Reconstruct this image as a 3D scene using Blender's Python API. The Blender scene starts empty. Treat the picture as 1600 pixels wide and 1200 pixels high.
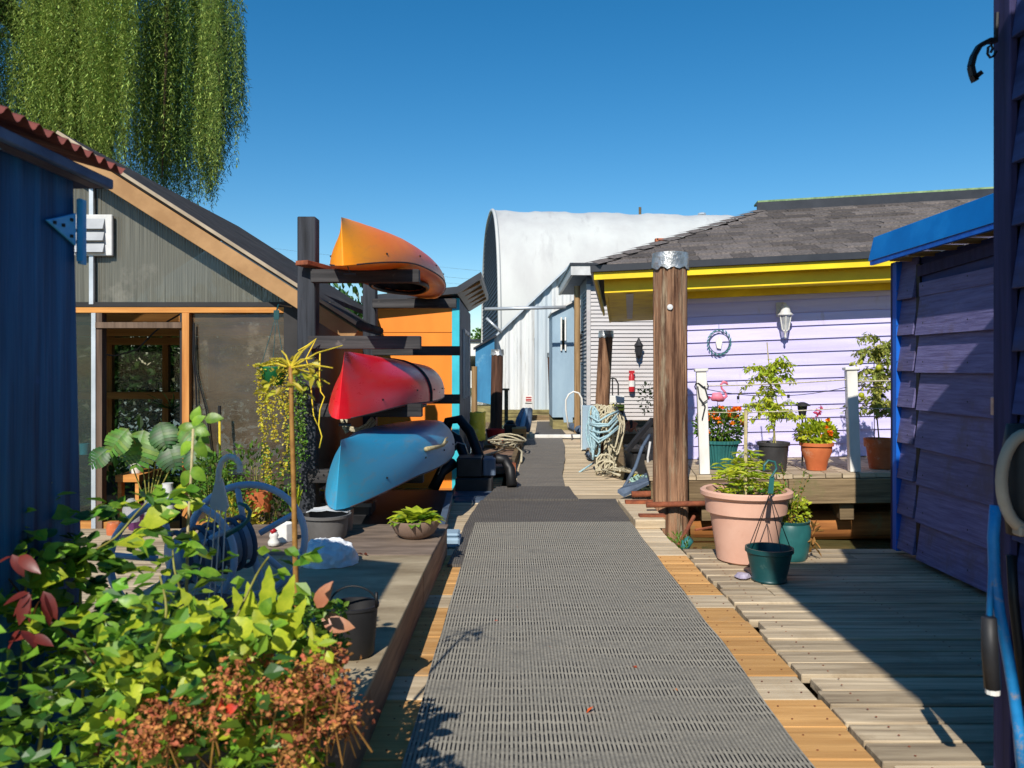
import bpy, math, random
import numpy as np
from mathutils import Vector, Matrix, noise
R = math.radians
random.seed(7)
rnd = random.random
def U(a, b): return a + (b - a) * random.random()
scene = bpy.context.scene
col = scene.collection

# ------------------------------------------------------------------ camera, sky, sun
EYE = 1.25
FPX = 1250.0            # focal length in pixels of a 1600 px wide picture
cam_d = bpy.data.cameras.new('camera')
cam_d.sensor_width = 36; cam_d.lens = 36 * FPX / 1600
cam_d.clip_start = 0.05; cam_d.clip_end = 3000
cam_d.shift_y = -20 / 1600
cam_d.dof.use_dof = True; cam_d.dof.focus_distance = 7.5; cam_d.dof.aperture_fstop = 5.6
cam = bpy.data.objects.new('camera', cam_d); col.objects.link(cam)
cam.location = (0, 0, EYE); cam.rotation_euler = (R(90), 0, 0)
scene.camera = cam

SUN_EL = R(38); SUN_DX = 0.26
sd = Vector((SUN_DX, 1, 0)).normalized() * math.cos(SUN_EL); sd.z = -math.sin(SUN_EL)
w = bpy.data.worlds.new('World'); scene.world = w; w.use_nodes = True
nt = w.node_tree
sky = nt.nodes.new('ShaderNodeTexSky'); sky.sky_type = 'NISHITA'; sky.sun_disc = False
sky.sun_elevation = SUN_EL; sky.sun_rotation = math.atan2(-sd.x, -sd.y)
sky.air_density = 1.0; sky.dust_density = 0.1; sky.ozone_density = 3.0
hs_ = nt.nodes.new('ShaderNodeHueSaturation'); hs_.inputs['Saturation'].default_value = 1.38; hs_.inputs['Hue'].default_value = .495
nt.links.new(sky.outputs[0], hs_.inputs['Color']); nt.links.new(hs_.outputs[0], nt.nodes['Background'].inputs[0])
nt.nodes['Background'].inputs[1].default_value = 0.107
sl = bpy.data.lights.new('sun', 'SUN'); sl.energy = 4.9; sl.angle = R(0.55); sl.color = (1, .94, .85)
so = bpy.data.objects.new('sun', sl); col.objects.link(so)
so.rotation_euler = sd.to_track_quat('-Z', 'Y').to_euler(); so.location = (-3, -10, 12)
scene.view_settings.view_transform = 'Standard'; scene.view_settings.look = 'None'
scene.view_settings.exposure = 0.15; scene.view_settings.gamma = 1
scene.view_settings.use_curve_mapping = False

# ------------------------------------------------------------------ helpers
def at(px, py, Y):      # point of the place seen at a picture position, at distance Y
    return Vector(((px - 800) * Y / FPX, Y, EYE - (py - 580) * Y / FPX))
def on(px, py, z=0.0):  # the same on the level z
    return at(px, py, (EYE - z) * FPX / (py - 580))
def tag(o, label=None, cat=None, group=None, kind=None):
    if label: o['label'] = label
    if cat: o['category'] = cat
    if group: o['group'] = group
    if kind: o['kind'] = kind
    return o
def thing(name, label, cat, loc=(0, 0, 0), group=None, mat=None, kind=None):
    o = bpy.data.objects.new(name, None); col.objects.link(o); o.empty_display_size = .1
    if mat is not None: o.matrix_basis = mat
    else: o.location = loc
    return tag(o, label, cat, group, kind)
def mw(o):
    m = o.matrix_basis.copy()
    while o.parent: o = o.parent; m = o.matrix_basis @ m
    return m
def copy_tree(o, parent=None):
    c = o.copy(); col.objects.link(c); c.parent = parent
    for ch in list(o.children): copy_tree(ch, c)
    return c
class MB:
    def __init__(s): s.v = []; s.f = []
    def add(s, vs, fs):
        n = len(s.v); s.v += [tuple(p) for p in vs]; s.f += [tuple(n + i for i in f) for f in fs]; return s
    def box(s, c, d, rot=None):
        c = Vector(c); m = rot if rot is not None else Matrix.Identity(3)
        vs = [c + m @ Vector((x * d[0] / 2, y * d[1] / 2, z * d[2] / 2)) for z in (-1, 1) for y in (-1, 1) for x in (-1, 1)]
        return s.add(vs, [(0, 2, 3, 1), (4, 5, 7, 6), (0, 1, 5, 4), (2, 6, 7, 3), (0, 4, 6, 2), (1, 3, 7, 5)])
    def bx(s, x0, x1, y0, y1, z0, z1):
        return s.box(((x0 + x1) / 2, (y0 + y1) / 2, (z0 + z1) / 2), (abs(x1 - x0), abs(y1 - y0), abs(z1 - z0)))
    def beam(s, a, b, wd, ht, up=(0, 0, 1)):
        a = Vector(a); b = Vector(b); d = (b - a); L = d.length; d.normalize(); up = Vector(up)
        x = d.cross(up).normalized(); z = x.cross(d)
        return s.box((a + b) / 2, (wd, L, ht), Matrix((x, d, z)).transposed())
    def tube(s, pts, r, n=6, caps=True, closed=False):
        pts = [Vector(p) for p in pts]; k = len(pts); rs = r if isinstance(r, (list, tuple)) else [r] * k
        base = len(s.v); prev = None
        for i, p in enumerate(pts):
            if closed: t = pts[(i + 1) % k] - pts[i - 1]
            else: t = pts[min(i + 1, k - 1)] - pts[max(i - 1, 0)]
            if t.length < 1e-9: t = Vector((0, 0, 1))
            t.normalize()
            if prev is None:
                prev = t.orthogonal().normalized()
            prev = (prev - t * prev.dot(t))
            if prev.length < 1e-6: prev = t.orthogonal()
            prev.normalize(); q = t.cross(prev)
            for j in range(n):
                a = 2 * math.pi * j / n
                s.v.append(tuple(p + (prev * math.cos(a) + q * math.sin(a)) * rs[i]))
        for i in range(k if closed else k - 1):
            for j in range(n):
                a0 = base + i * n; a1 = base + ((i + 1) % k) * n
                s.f.append((a0 + j, a0 + (j + 1) % n, a1 + (j + 1) % n, a1 + j))
        if caps and not closed:
            s.f.append(tuple(base + j for j in range(n))[::-1]); s.f.append(tuple(base + (k - 1) * n + j for j in range(n)))
        return s
    def lathe(s, c, prof, n=28, wob=0, cap0=True, cap1=True, flute=0, fn=0):
        c = Vector(c); base = len(s.v)
        for i, (r, z) in enumerate(prof):
            for j in range(n):
                a = 2 * math.pi * j / n
                rr = r * (1 + wob * math.sin(3 * a + i)) * (1 + (flute if (fn and j % 2) else 0))
                s.v.append((c.x + rr * math.cos(a), c.y + rr * math.sin(a), c.z + z))
        for i in range(len(prof) - 1):
            for j in range(n):
                s.f.append((base + i * n + j, base + i * n + (j + 1) % n, base + (i + 1) * n + (j + 1) % n, base + (i + 1) * n + j))
        if cap0: s.f.append(tuple(base + j for j in range(n))[::-1])
        if cap1: s.f.append(tuple(base + (len(prof) - 1) * n + j for j in range(n)))
        return s
    def prism(s, poly, d):   # planar polygon (3D points) pushed along vector d
        n = len(poly); d = Vector(d); vs = [Vector(p) for p in poly] + [Vector(p) + d for p in poly]
        return s.add(vs, [tuple(range(n))[::-1], tuple(range(n, 2 * n))] + [(i, (i + 1) % n, n + (i + 1) % n, n + i) for i in range(n)])
    def leaf(s, p, d, L, W, nrm=None, fold=.25, curl=.2):
        p = Vector(p); d = Vector(d).normalized()
        nrm = Vector(nrm) if nrm is not None else Vector((U(-1, 1), U(-1, 1), U(.2, 1.4)))
        x = d.cross(nrm)
        if x.length < 1e-4: x = d.orthogonal()
        x.normalize(); n = x.cross(d)
        a = p; m1 = p + d * L * .45 - n * W * fold * .5
        l = p + d * L * .42 + x * W / 2 + n * W * fold * .4; r = p + d * L * .42 - x * W / 2 + n * W * fold * .4
        l2 = p + d * L * .75 + x * W * .33 - n * L * curl * .2; r2 = p + d * L * .75 - x * W * .33 - n * L * curl * .2
        t = p + d * L - n * L * curl * .6
        return s.add([a, l, m1, r, l2, r2, t], [(0, 2, 1), (0, 3, 2), (1, 2, 4), (2, 3, 5), (2, 6, 4), (2, 5, 6)])
    def build(s, name, m, parent=None, smooth=False, bevel=0, kind=None, subsurf=0, auto=None):
        vs = s.v
        if parent is not None:
            inv = mw(parent).inverted(); vs = [tuple(inv @ Vector(p)) for p in vs]; org = Vector((0, 0, 0))
        else:
            a = np.array(vs); org = Vector((float((a[:, 0].min() + a[:, 0].max()) / 2), float((a[:, 1].min() + a[:, 1].max()) / 2), float(a[:, 2].min())))
            vs = [(p[0] - org.x, p[1] - org.y, p[2] - org.z) for p in vs]
        me = bpy.data.meshes.new(name); me.from_pydata(vs, [], s.f); me.update()
        if smooth or auto:
            me.polygons.foreach_set('use_smooth', [True] * len(me.polygons))
        me.materials.append(m)
        o = bpy.data.objects.new(name, me); col.objects.link(o); o.location = org
        if parent is not None: o.parent = parent
        if auto:
            me.set_sharp_from_angle(angle=R(auto))
        if bevel:
            b = o.modifiers.new('b', 'BEVEL'); b.width = bevel; b.segments = 1; b.limit_method = 'ANGLE'
        if subsurf:
            q = o.modifiers.new('s', 'SUBSURF'); q.levels = subsurf; q.render_levels = subsurf
        if kind: o['kind'] = kind
        return o

# ------------------------------------------------------------------ materials
def srgb(r, g, b):
    f = lambda c: (c / 255) / 12.92 if c / 255 <= .04045 else ((c / 255 + .055) / 1.055) ** 2.4
    return (f(r), f(g), f(b))
def mat(name, c1, c2=None, scale=(3, 3, 3), rough=.7, bump=.15, metal=0, var=.12, spec=.4, detail=6, c3=None, blotch=1.2, bthr=.55,
        ramp=(.35, .65), translucent=0, island=False, clear=0, tr=0, coat=0, bdist=.01, fine=None, bs=None):
    m = bpy.data.materials.new(name); m.use_nodes = True; n = m.node_tree; N = n.nodes; Lk = n.links.new
    b = N['Principled BSDF']; out = N['Material Output']
    tc = N.new('ShaderNodeTexCoord'); oi = N.new('ShaderNodeObjectInfo')
    off = N.new('ShaderNodeVectorMath'); off.operation = 'SCALE'; off.inputs[3].default_value = 37.0
    cmb = N.new('ShaderNodeCombineXYZ')
    for i in range(3): Lk(oi.outputs['Random'], cmb.inputs[i])
    Lk(cmb.outputs[0], off.inputs[0])
    add = N.new('ShaderNodeVectorMath'); add.operation = 'ADD'; Lk(tc.outputs['Object'], add.inputs[0]); Lk(off.outputs[0], add.inputs[1])
    mp = N.new('ShaderNodeMapping'); mp.inputs['Scale'].default_value = scale; Lk(add.outputs[0], mp.inputs[0])
    nz = N.new('ShaderNodeTexNoise'); nz.inputs['Scale'].default_value = 1; nz.inputs['Detail'].default_value = detail; nz.inputs['Roughness'].default_value = .62
    Lk(mp.outputs[0], nz.inputs['Vector'])
    if c2 is None: c2 = tuple(c * .72 for c in c1)
    rp = N.new('ShaderNodeValToRGB'); rp.color_ramp.elements[0].position = ramp[0]; rp.color_ramp.elements[1].position = ramp[1]
    rp.color_ramp.elements[0].color = (*c2, 1); rp.color_ramp.elements[1].color = (*c1, 1)
    Lk(nz.outputs['Fac'], rp.inputs[0]); cout = rp.outputs[0]
    if c3 is not None:
        nb = N.new('ShaderNodeTexNoise'); nb.inputs['Scale'].default_value = blotch; nb.inputs['Detail'].default_value = 8; nb.inputs['Roughness'].default_value = .7
        if bs:
            m3 = N.new('ShaderNodeMapping'); m3.inputs['Scale'].default_value = bs; Lk(add.outputs[0], m3.inputs[0]); Lk(m3.outputs[0], nb.inputs['Vector'])
        else: Lk(add.outputs[0], nb.inputs['Vector'])
        mr = N.new('ShaderNodeMapRange'); mr.inputs[1].default_value = bthr; mr.inputs[2].default_value = bthr + .12; Lk(nb.outputs['Fac'], mr.inputs[0])
        mx = N.new('ShaderNodeMix'); mx.data_type = 'RGBA'; Lk(mr.outputs[0], mx.inputs[0]); Lk(cout, mx.inputs[6]); mx.inputs[7].default_value = (*c3, 1); cout = mx.outputs[2]
    if var:
        hs = N.new('ShaderNodeHueSaturation'); mr = N.new('ShaderNodeMapRange')
        if island:
            g = N.new('ShaderNodeNewGeometry'); src = g.outputs['Random Per Island']
        else: src = oi.outputs['Random']
        Lk(src, mr.inputs[0]); mr.inputs[3].default_value = 1 - var; mr.inputs[4].default_value = 1 + var
        Lk(mr.outputs[0], hs.inputs['Value'])
        if island:
            m2 = N.new('ShaderNodeMath'); m2.operation = 'MULTIPLY_ADD'; m2.inputs[1].default_value = .05; m2.inputs[2].default_value = .475
            wv = N.new('ShaderNodeMath'); wv.operation = 'FRACT'; mm = N.new('ShaderNodeMath'); mm.operation = 'MULTIPLY'; mm.inputs[1].default_value = 7.3
            Lk(src, mm.inputs[0]); Lk(mm.outputs[0], wv.inputs[0]); Lk(wv.outputs[0], m2.inputs[0]); Lk(m2.outputs[0], hs.inputs['Hue'])
        Lk(cout, hs.inputs['Color']); cout = hs.outputs[0]
    Lk(cout, b.inputs['Base Color'])
    b.inputs['Roughness'].default_value = rough; b.inputs['Metallic'].default_value = metal; b.inputs['Specular IOR Level'].default_value = spec
    if coat: b.inputs['Coat Weight'].default_value = coat; b.inputs['Coat Roughness'].default_value = .12
    if bump:
        bp = N.new('ShaderNodeBump'); bp.inputs['Strength'].default_value = bump; bp.inputs['Distance'].default_value = bdist
        Lk(nz.outputs['Fac'], bp.inputs['Height']); Lk(bp.outputs[0], b.inputs['Normal'])
    if translucent:
        tl = N.new('ShaderNodeBsdfTranslucent'); Lk(cout, tl.inputs[0]); ms = N.new('ShaderNodeMixShader'); ms.inputs[0].default_value = translucent
        Lk(b.outputs[0], ms.inputs[1]); Lk(tl.outputs[0], ms.inputs[2]); Lk(ms.outputs[0], out.inputs[0])
    if tr:
        t2 = N.new('ShaderNodeBsdfTransparent'); ms = N.new('ShaderNodeMixShader'); ms.inputs[0].default_value = tr
        Lk(b.outputs[0], ms.inputs[1]); Lk(t2.outputs[0], ms.inputs[2]); Lk(ms.outputs[0], out.inputs[0])
    return m
def wood(name, c1, c2, axis='x', **k):
    s = {'x': (1.2, 22, 22), 'y': (22, 1.2, 22), 'z': (22, 22, 1.2)}[axis]
    k.setdefault('bump', .45); k.setdefault('rough', .8); k.setdefault('ramp', (.3, .7)); k.setdefault('var', .18); k.setdefault('spec', .2)
    return mat(name, c1, c2, s, **k)
M = {}
M['deck_grey'] = wood('deck_grey', srgb(206, 188, 158), srgb(122, 106, 86), 'x', c3=srgb(156, 138, 112), blotch=2.5)
M['walk_orange'] = wood('walk_orange', srgb(222, 174, 112), srgb(180, 132, 78), 'x', c3=srgb(196, 160, 116), blotch=2.0, bthr=.6)
M['walk_grey'] = wood('walk_grey', srgb(212, 194, 164), srgb(156, 138, 112), 'x', c3=srgb(178, 158, 128), blotch=2.0)
M['ply'] = mat('ply', srgb(184, 168, 138), srgb(132, 116, 90), (1.6, 5, 2), rough=.85, bump=.3, c3=srgb(156, 140, 112), blotch=3, var=.05)
M['ply_dark'] = mat('ply_dark', srgb(134, 116, 100), srgb(96, 82, 70), (3, 12, 2), rough=.85, bump=.3, var=.05)
M['board_side'] = wood('board_side', srgb(176, 144, 116), srgb(112, 90, 72), 'y', c3=srgb(140, 114, 92), blotch=2)
M['blackpaint_z'] = wood('blackpaint_z', srgb(64, 68, 76), srgb(24, 26, 30), 'z', c3=srgb(96, 92, 88), blotch=5, bthr=.62, rough=.65)
M['blackpaint_x'] = wood('blackpaint_x', srgb(74, 72, 72), srgb(30, 30, 32), 'x', c3=srgb(110, 104, 98), blotch=5, bthr=.6, rough=.65)
M['piling'] = mat('piling', srgb(160, 122, 94), srgb(70, 46, 34), (16, 16, 1.1), rough=.85, spec=.2, var=.08, detail=12, ramp=(.36, .62), c3=srgb(150, 136, 112), blotch=1, bthr=.54, bump=1, bdist=.04, bs=(7, 7, .9))
M['piling_dark'] = wood('piling_dark', srgb(112, 78, 62), srgb(48, 34, 28), 'z', bump=.8, bdist=.02)
M['piling_tan'] = wood('piling_tan', srgb(168, 138, 98), srgb(110, 84, 56), 'z', bump=.6)
M['metal_cap'] = mat('metal_cap', (.62, .62, .60), (.32, .32, .31), (9, 9, 9), rough=.42, metal=.75, bump=.8, bdist=.03, var=.05, detail=3)
M['orange_k'] = None
M['purple'] = mat('purple', srgb(204, 198, 238), srgb(188, 180, 224), (1, 20, 14), rough=.6, bump=.12, var=.05, spec=.3, c3=srgb(184, 172, 192), blotch=1, bs=(9, 4, 1.6), bthr=.6)
M['yellow'] = mat('yellow', srgb(246, 214, 20), srgb(226, 190, 16), (2, 2, 2), rough=.5, bump=.05, var=.04, c3=srgb(186, 160, 30), blotch=2.2, bthr=.62)
M['yellow_bounce'] = mat('yellow_bounce', srgb(250, 222, 40), srgb(226, 192, 34), (3, 3, 3), rough=.6, bump=.05, var=.04, c3=srgb(206, 170, 50), blotch=1.5, bthr=.58)  # the eave yellow again, bounced light added to the colour of shaded parts
M['shingle'] = mat('shingle', srgb(112, 104, 100), srgb(78, 74, 72), (40, 40, 40), rough=.95, bump=.5, var=.32, spec=.1, detail=3)
M['gutter'] = mat('gutter', srgb(52, 54, 60), srgb(38, 40, 46), rough=.4, bump=0, var=0)
M['moss'] = mat('moss', srgb(140, 164, 120), srgb(100, 124, 84), (14, 14, 14), rough=.9, bump=.4)
M['blue_roof'] = mat('blue_roof', srgb(0, 112, 190), srgb(0, 98, 172), (2, 2, 2), rough=.4, bump=.03, var=0, c3=srgb(20, 122, 196), blotch=1)
M['blue_trim'] = mat('blue_trim', srgb(16, 104, 206), srgb(10, 84, 180), (12, 12, 1.5), rough=.5, bump=.1, var=.03)
M['mauve'] = mat('mauve', srgb(116, 112, 156), srgb(88, 82, 124), (60, 4, 60), rough=.55, detail=8, bump=.5, c3=srgb(98, 88, 112), blotch=2.2, bthr=.54, var=.14)
M['mauve_dk'] = wood('mauve_dk', srgb(66, 80, 132), srgb(40, 46, 84), 'y', rough=.6, bump=.3, c3=srgb(72, 66, 92), blotch=2, var=.1)
M['mauve_trim'] = wood('mauve_trim', srgb(60, 58, 96), srgb(36, 34, 62), 'z', rough=.65, bump=.3)
M['navy'] = wood('navy', srgb(36, 112, 166), srgb(12, 50, 92), 'z', rough=.6, bump=.5, c3=srgb(40, 96, 158), blotch=6, bthr=.62, var=.05)
M['hinge'] = mat('hinge', srgb(80, 196, 250), srgb(50, 160, 226), (8, 8, 8), rough=.45, bump=.1)
M['redroof'] = mat('redroof', srgb(140, 74, 62), srgb(104, 54, 48), (6, 6, 6), rough=.7)
M['fascia_blue'] = mat('fascia_blue', srgb(96, 120, 158), srgb(62, 84, 122), (2, 8, 8), rough=.6)
M['soffit'] = mat('soffit', srgb(120, 108, 120), srgb(88, 78, 92), rough=.8)
M['rafter'] = wood('rafter', srgb(184, 146, 96), srgb(128, 92, 54), 'x', bump=.2)
M['barge'] = mat('barge', srgb(178, 138, 92), srgb(150, 112, 70), (3, 3, 3), rough=.7, bump=.2, var=.03, c3=srgb(130, 98, 66), blotch=5, bthr=.62)
M['drip'] = mat('drip', srgb(176, 160, 136), srgb(146, 130, 108), (4, 4, 4), rough=.7, bump=.2)
M['gh_wood'] = wood('gh_wood', srgb(206, 146, 84), srgb(158, 100, 50), 'z', bump=.2)
M['gh_woodx'] = wood('gh_woodx', srgb(212, 152, 84), srgb(166, 108, 54), 'x', bump=.2)
M['gh_dark'] = mat('gh_dark', srgb(40, 38, 38), srgb(24, 22, 22), rough=.6, bump=.1)
M['felt'] = mat('felt', srgb(72, 70, 70), srgb(52, 50, 50), (6, 6, 6), rough=.95, bump=.4, var=0, spec=.1, c3=srgb(84, 80, 78), blotch=2)
M['poly'] = mat('poly', srgb(120, 118, 106), srgb(92, 90, 80), (120, 1, 1.0), rough=.22, bump=.1, var=0, tr=.16, spec=.5, detail=1, c3=srgb(136, 132, 120), blotch=1.3)
M['film'] = mat('film', srgb(96, 82, 66), srgb(66, 58, 46), (2, 2, 5), rough=.2, bump=.25, bdist=.03, var=0, tr=.28, spec=.7, c3=srgb(138, 126, 106), blotch=1.5)
M['glass'] = mat('glass', srgb(60, 66, 60), srgb(44, 50, 46), rough=.05, bump=0, var=0, tr=.62, spec=.8)
M['darkglass'] = mat('darkglass', srgb(24, 30, 30), srgb(18, 22, 22), rough=.06, bump=0, var=0, spec=.8)
M['alu'] = mat('alu', srgb(206, 210, 214), srgb(180, 186, 190), rough=.4, bump=.05, metal=.5, var=.04)
M['louvre'] = mat('louvre', srgb(150, 154, 158), srgb(130, 134, 138), rough=.5, bump=.05, metal=.2, var=.06)
M['jamb'] = wood('jamb', srgb(120, 100, 84), srgb(76, 62, 52), 'z', bump=.2)
M['orange'] = mat('orange', srgb(246, 142, 40), srgb(236, 128, 30), (1.5, 1.5, .5), rough=.6, bump=.05, var=.02)
M['cyan'] = mat('cyan', srgb(60, 192, 208), srgb(44, 170, 188), rough=.6, bump=.05)
M['slate'] = mat('slate', srgb(88, 104, 124), srgb(64, 76, 94), (8, 8, 1), rough=.6)
M['white_fab'] = mat('white_fab', srgb(198, 200, 196), srgb(182, 182, 180), (.5, .5, .15), rough=.5, bump=.1, var=0, c3=srgb(176, 176, 174), blotch=1, bthr=.56, bdist=.1, bs=(.9, .25, .16))
M['arch_end'] = mat('arch_end', srgb(112, 126, 148), srgb(74, 86, 106), (.1, .1, 9), rough=.7, bump=.3, var=0)  # shadowed end face, its shade mixed into the dark blue-grey
M['white_sheet'] = mat('white_sheet', srgb(220, 222, 220), srgb(200, 203, 204), (8, 8, .6), rough=.45, bump=.1, var=.04, c3=srgb(176, 174, 166), blotch=1, bs=(5, 5, .5), bthr=.56)
M['grey_sheet'] = mat('grey_sheet', srgb(190, 200, 206), srgb(172, 184, 192), (8, 8, .6), rough=.45, bump=.1, var=.04)
M['lightblue'] = mat('lightblue', srgb(152, 176, 192), srgb(136, 160, 178), (3, 3, 1), rough=.6, bump=.05, var=0)
M['teal_wall'] = mat('teal_wall', srgb(60, 134, 176), srgb(46, 112, 152), (4, 4, .8), rough=.6, bump=.05, var=0, c3=srgb(110, 160, 186), blotch=1.6, bthr=.6)
M['beige'] = mat('beige', srgb(188, 184, 182), srgb(176, 170, 168), (1, 8, 8), rough=.55, bump=.03, var=.03)
M['beige_dk'] = mat('beige_dk', srgb(110, 118, 134), srgb(80, 88, 104), rough=.6, bump=.03)
M['white'] = mat('white', srgb(232, 230, 224), srgb(206, 204, 196), (6, 6, 2), rough=.5, bump=.08, var=.03, c3=srgb(196, 194, 178), blotch=6, bthr=.64)
M['offwhite'] = mat('offwhite', srgb(206, 206, 204), srgb(184, 184, 182), (5, 5, 5), rough=.6, bump=.1)
M['timber'] = wood('timber', srgb(142, 122, 92), srgb(74, 60, 44), 'x', bump=.7, bdist=.015, c3=srgb(110, 100, 70), blotch=3)
M['log'] = wood('log', srgb(184, 122, 66), srgb(120, 74, 40), 'x', bump=.5, c3=srgb(130, 120, 80), blotch=2)
M['mosslog'] = mat('mosslog', srgb(150, 140, 92), srgb(92, 84, 56), (3, 9, 9), rough=.9, bump=.5)
M['terracotta'] = mat('terracotta', srgb(196, 108, 62), srgb(176, 90, 50), (5, 5, 5), rough=.85, bump=.15, var=.06, c3=srgb(196, 160, 134), blotch=7, bthr=.56)
M['pinkpot'] = mat('pinkpot', srgb(220, 176, 154), srgb(206, 158, 136), (3, 3, 3), rough=.7, bump=.06, var=0, c3=srgb(200, 152, 128), blotch=5, bthr=.6)
M['greenpot'] = mat('greenpot', srgb(22, 74, 76), srgb(16, 60, 62), (3, 3, 8), rough=.4, bump=.03, var=0, c3=srgb(64, 92, 88), blotch=11, bthr=.6)
M['tealpot'] = mat('tealpot', srgb(52, 118, 116), srgb(38, 92, 92), (3, 3, 3), rough=.4, bump=.05, var=.05)
M['blackpot'] = mat('blackpot', srgb(66, 64, 64), srgb(50, 48, 48), (5, 5, 5), rough=.5, bump=.05, var=.05, c3=srgb(104, 98, 90), blotch=9, bthr=.62)
M['charcoal'] = mat('charcoal', srgb(44, 44, 46), srgb(30, 30, 32), (6, 6, 6), rough=.55, bump=.1, var=.05)
M['black'] = mat('black', srgb(24, 24, 26), srgb(16, 16, 18), rough=.5, bump=.05, var=0)
M['greytub'] = mat('greytub', srgb(108, 106, 104), srgb(88, 86, 84), (4, 4, 4), rough=.6)
M['taupe'] = mat('taupe', srgb(148, 124, 108), srgb(124, 102, 88), (4, 4, 4), rough=.7, var=0)
M['purplepot'] = mat('purplepot', srgb(96, 44, 92), srgb(80, 34, 78), rough=.45, bump=.02)
M['soil'] = mat('soil', srgb(58, 44, 34), srgb(34, 26, 20), (20, 20, 20), rough=.95, bump=.6)
M['palelilac'] = mat('palelilac', srgb(190, 182, 200), srgb(160, 150, 172), (30, 30, 30), rough=.6)
M['seam'] = mat('seam', srgb(60, 44, 44), srgb(44, 34, 34), rough=.6, bump=0)
M['rust'] = mat('rust', srgb(150, 84, 54), srgb(104, 56, 38), (14, 14, 14), rough=.85, bump=.4, var=.1)
M['brownplate'] = mat('brownplate', srgb(132, 104, 84), srgb(98, 76, 62), (6, 6, 6), rough=.85, bump=.4, c3=srgb(110, 96, 84), blotch=4)
M['rope_w'] = mat('rope_w', srgb(206, 198, 172), srgb(160, 150, 122), (60, 60, 60), rough=.9, bump=.6, var=.1)
M['rope_b'] = mat('rope_b', srgb(172, 200, 206), srgb(130, 164, 176), (60, 60, 60), rough=.9, bump=.6, var=.1)
M['rope_y'] = mat('rope_y', srgb(226, 204, 60), srgb(196, 170, 40), (60, 60, 60), rough=.8, bump=.3)
M['rope_o'] = mat('rope_o', srgb(226, 128, 84), srgb(206, 108, 64), rough=.6, bump=.1)
M['rope_g'] = mat('rope_g', srgb(170, 200, 186), srgb(132, 166, 152), (50, 50, 50), rough=.9, bump=.5)
M['hose_b'] = mat('hose_b', srgb(30, 136, 200), srgb(20, 110, 170), (10, 10, 10), rough=.45, bump=.1, c3=srgb(150, 140, 130), blotch=14, bthr=.58)
M['reel'] = mat('reel', srgb(190, 206, 222), srgb(164, 182, 202), (4, 4, 4), rough=.55, bump=.05)
M['reel_beige'] = mat('reel_beige', srgb(196, 178, 156), srgb(172, 154, 132), (4, 4, 4), rough=.5, bump=.05)
M['plasticbag'] = mat('plasticbag', srgb(236, 238, 240), srgb(214, 218, 222), (9, 9, 9), rough=.35, bump=.5, bdist=.02, translucent=.15)
M['red'] = mat('red', srgb(190, 36, 44), srgb(160, 26, 34), rough=.45, bump=.03)
M['pink'] = mat('pink', srgb(226, 130, 150), srgb(206, 104, 128), (8, 8, 8), rough=.55)
M['redorange'] = mat('redorange', srgb(226, 96, 64), srgb(204, 78, 50), rough=.5)
M['bright_yellow'] = mat('bright_yellow', srgb(244, 236, 90), srgb(226, 214, 64), (10, 10, 10), rough=.7, bump=.5, c3=srgb(246, 238, 130), blotch=8)
M['silver'] = mat('silver', srgb(210, 210, 206), srgb(170, 170, 166), (20, 20, 20), rough=.35, metal=.6, bump=.1)
M['clearglass'] = mat('clearglass', (.7, .72, .7), (.6, .62, .6), rough=.05, bump=0, tr=.6, var=0)
M['bark'] = wood('bark', srgb(96, 78, 60), srgb(54, 42, 32), 'z', bump=1, bdist=.05)
M['cane'] = mat('cane', srgb(150, 150, 70), srgb(120, 112, 52), (20, 20, 20), rough=.6, bump=.1)
M['cane_brown'] = mat('cane_brown', srgb(164, 122, 60), srgb(128, 88, 42), (30, 30, 30), rough=.6, bump=.1)
M['cane_pale'] = mat('cane_pale', srgb(196, 182, 140), srgb(160, 146, 104), (30, 30, 30), rough=.7)
def leafm(name, c1, c2, var=.3, tl=.35, rough=.45):
    return mat(name, c1, c2, (9, 9, 9), rough=rough, bump=.1, var=var, translucent=tl, island=True, spec=.45)
M['willow'] = leafm('willow', srgb(172, 190, 98), srgb(122, 146, 66), .35, .3, .55)
M['willow_shaded'] = leafm('willow_shaded', srgb(106, 136, 68), srgb(68, 98, 48), .35, .25, .55)  # deeper fronds, the crown's inner shade put into the leaf colour
M['rose'] = leafm('rose', srgb(142, 178, 56), srgb(92, 138, 38), .3, .35)
M['lime'] = leafm('lime', srgb(200, 208, 58), srgb(160, 180, 44), .22, .4)
M['green'] = leafm('green', srgb(110, 146, 48), srgb(70, 110, 34), .3, .3)
M['darkgreen'] = leafm('darkgreen', srgb(66, 104, 40), srgb(38, 70, 28), .3, .25)
M['yellowleaf'] = leafm('yellowleaf', srgb(212, 200, 62), srgb(170, 160, 48), .25, .35)
M['tomato'] = leafm('tomato', srgb(176, 180, 84), srgb(126, 138, 60), .28, .3, .6)
M['sedum'] = leafm('sedum', srgb(198, 130, 76), srgb(150, 88, 50), .35, .15, .8)
M['marigold'] = leafm('marigold', srgb(250, 150, 26), srgb(240, 110, 20), .12, .2, .7)
M['magenta'] = leafm('magenta', srgb(226, 96, 140), srgb(200, 70, 116), .15, .2, .6)
M['maroon'] = leafm('maroon', srgb(124, 60, 42), srgb(86, 40, 32), .2, .25, .4)
M['redleaf'] = leafm('redleaf', srgb(236, 110, 44), srgb(200, 74, 40), .2, .35, .4)
M['peachleaf'] = leafm('peachleaf', srgb(206, 160, 112), srgb(176, 116, 80), .15, .3, .4)
M['lavender'] = leafm('lavender', srgb(120, 104, 176), srgb(90, 76, 146), .2, .2, .7)

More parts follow.
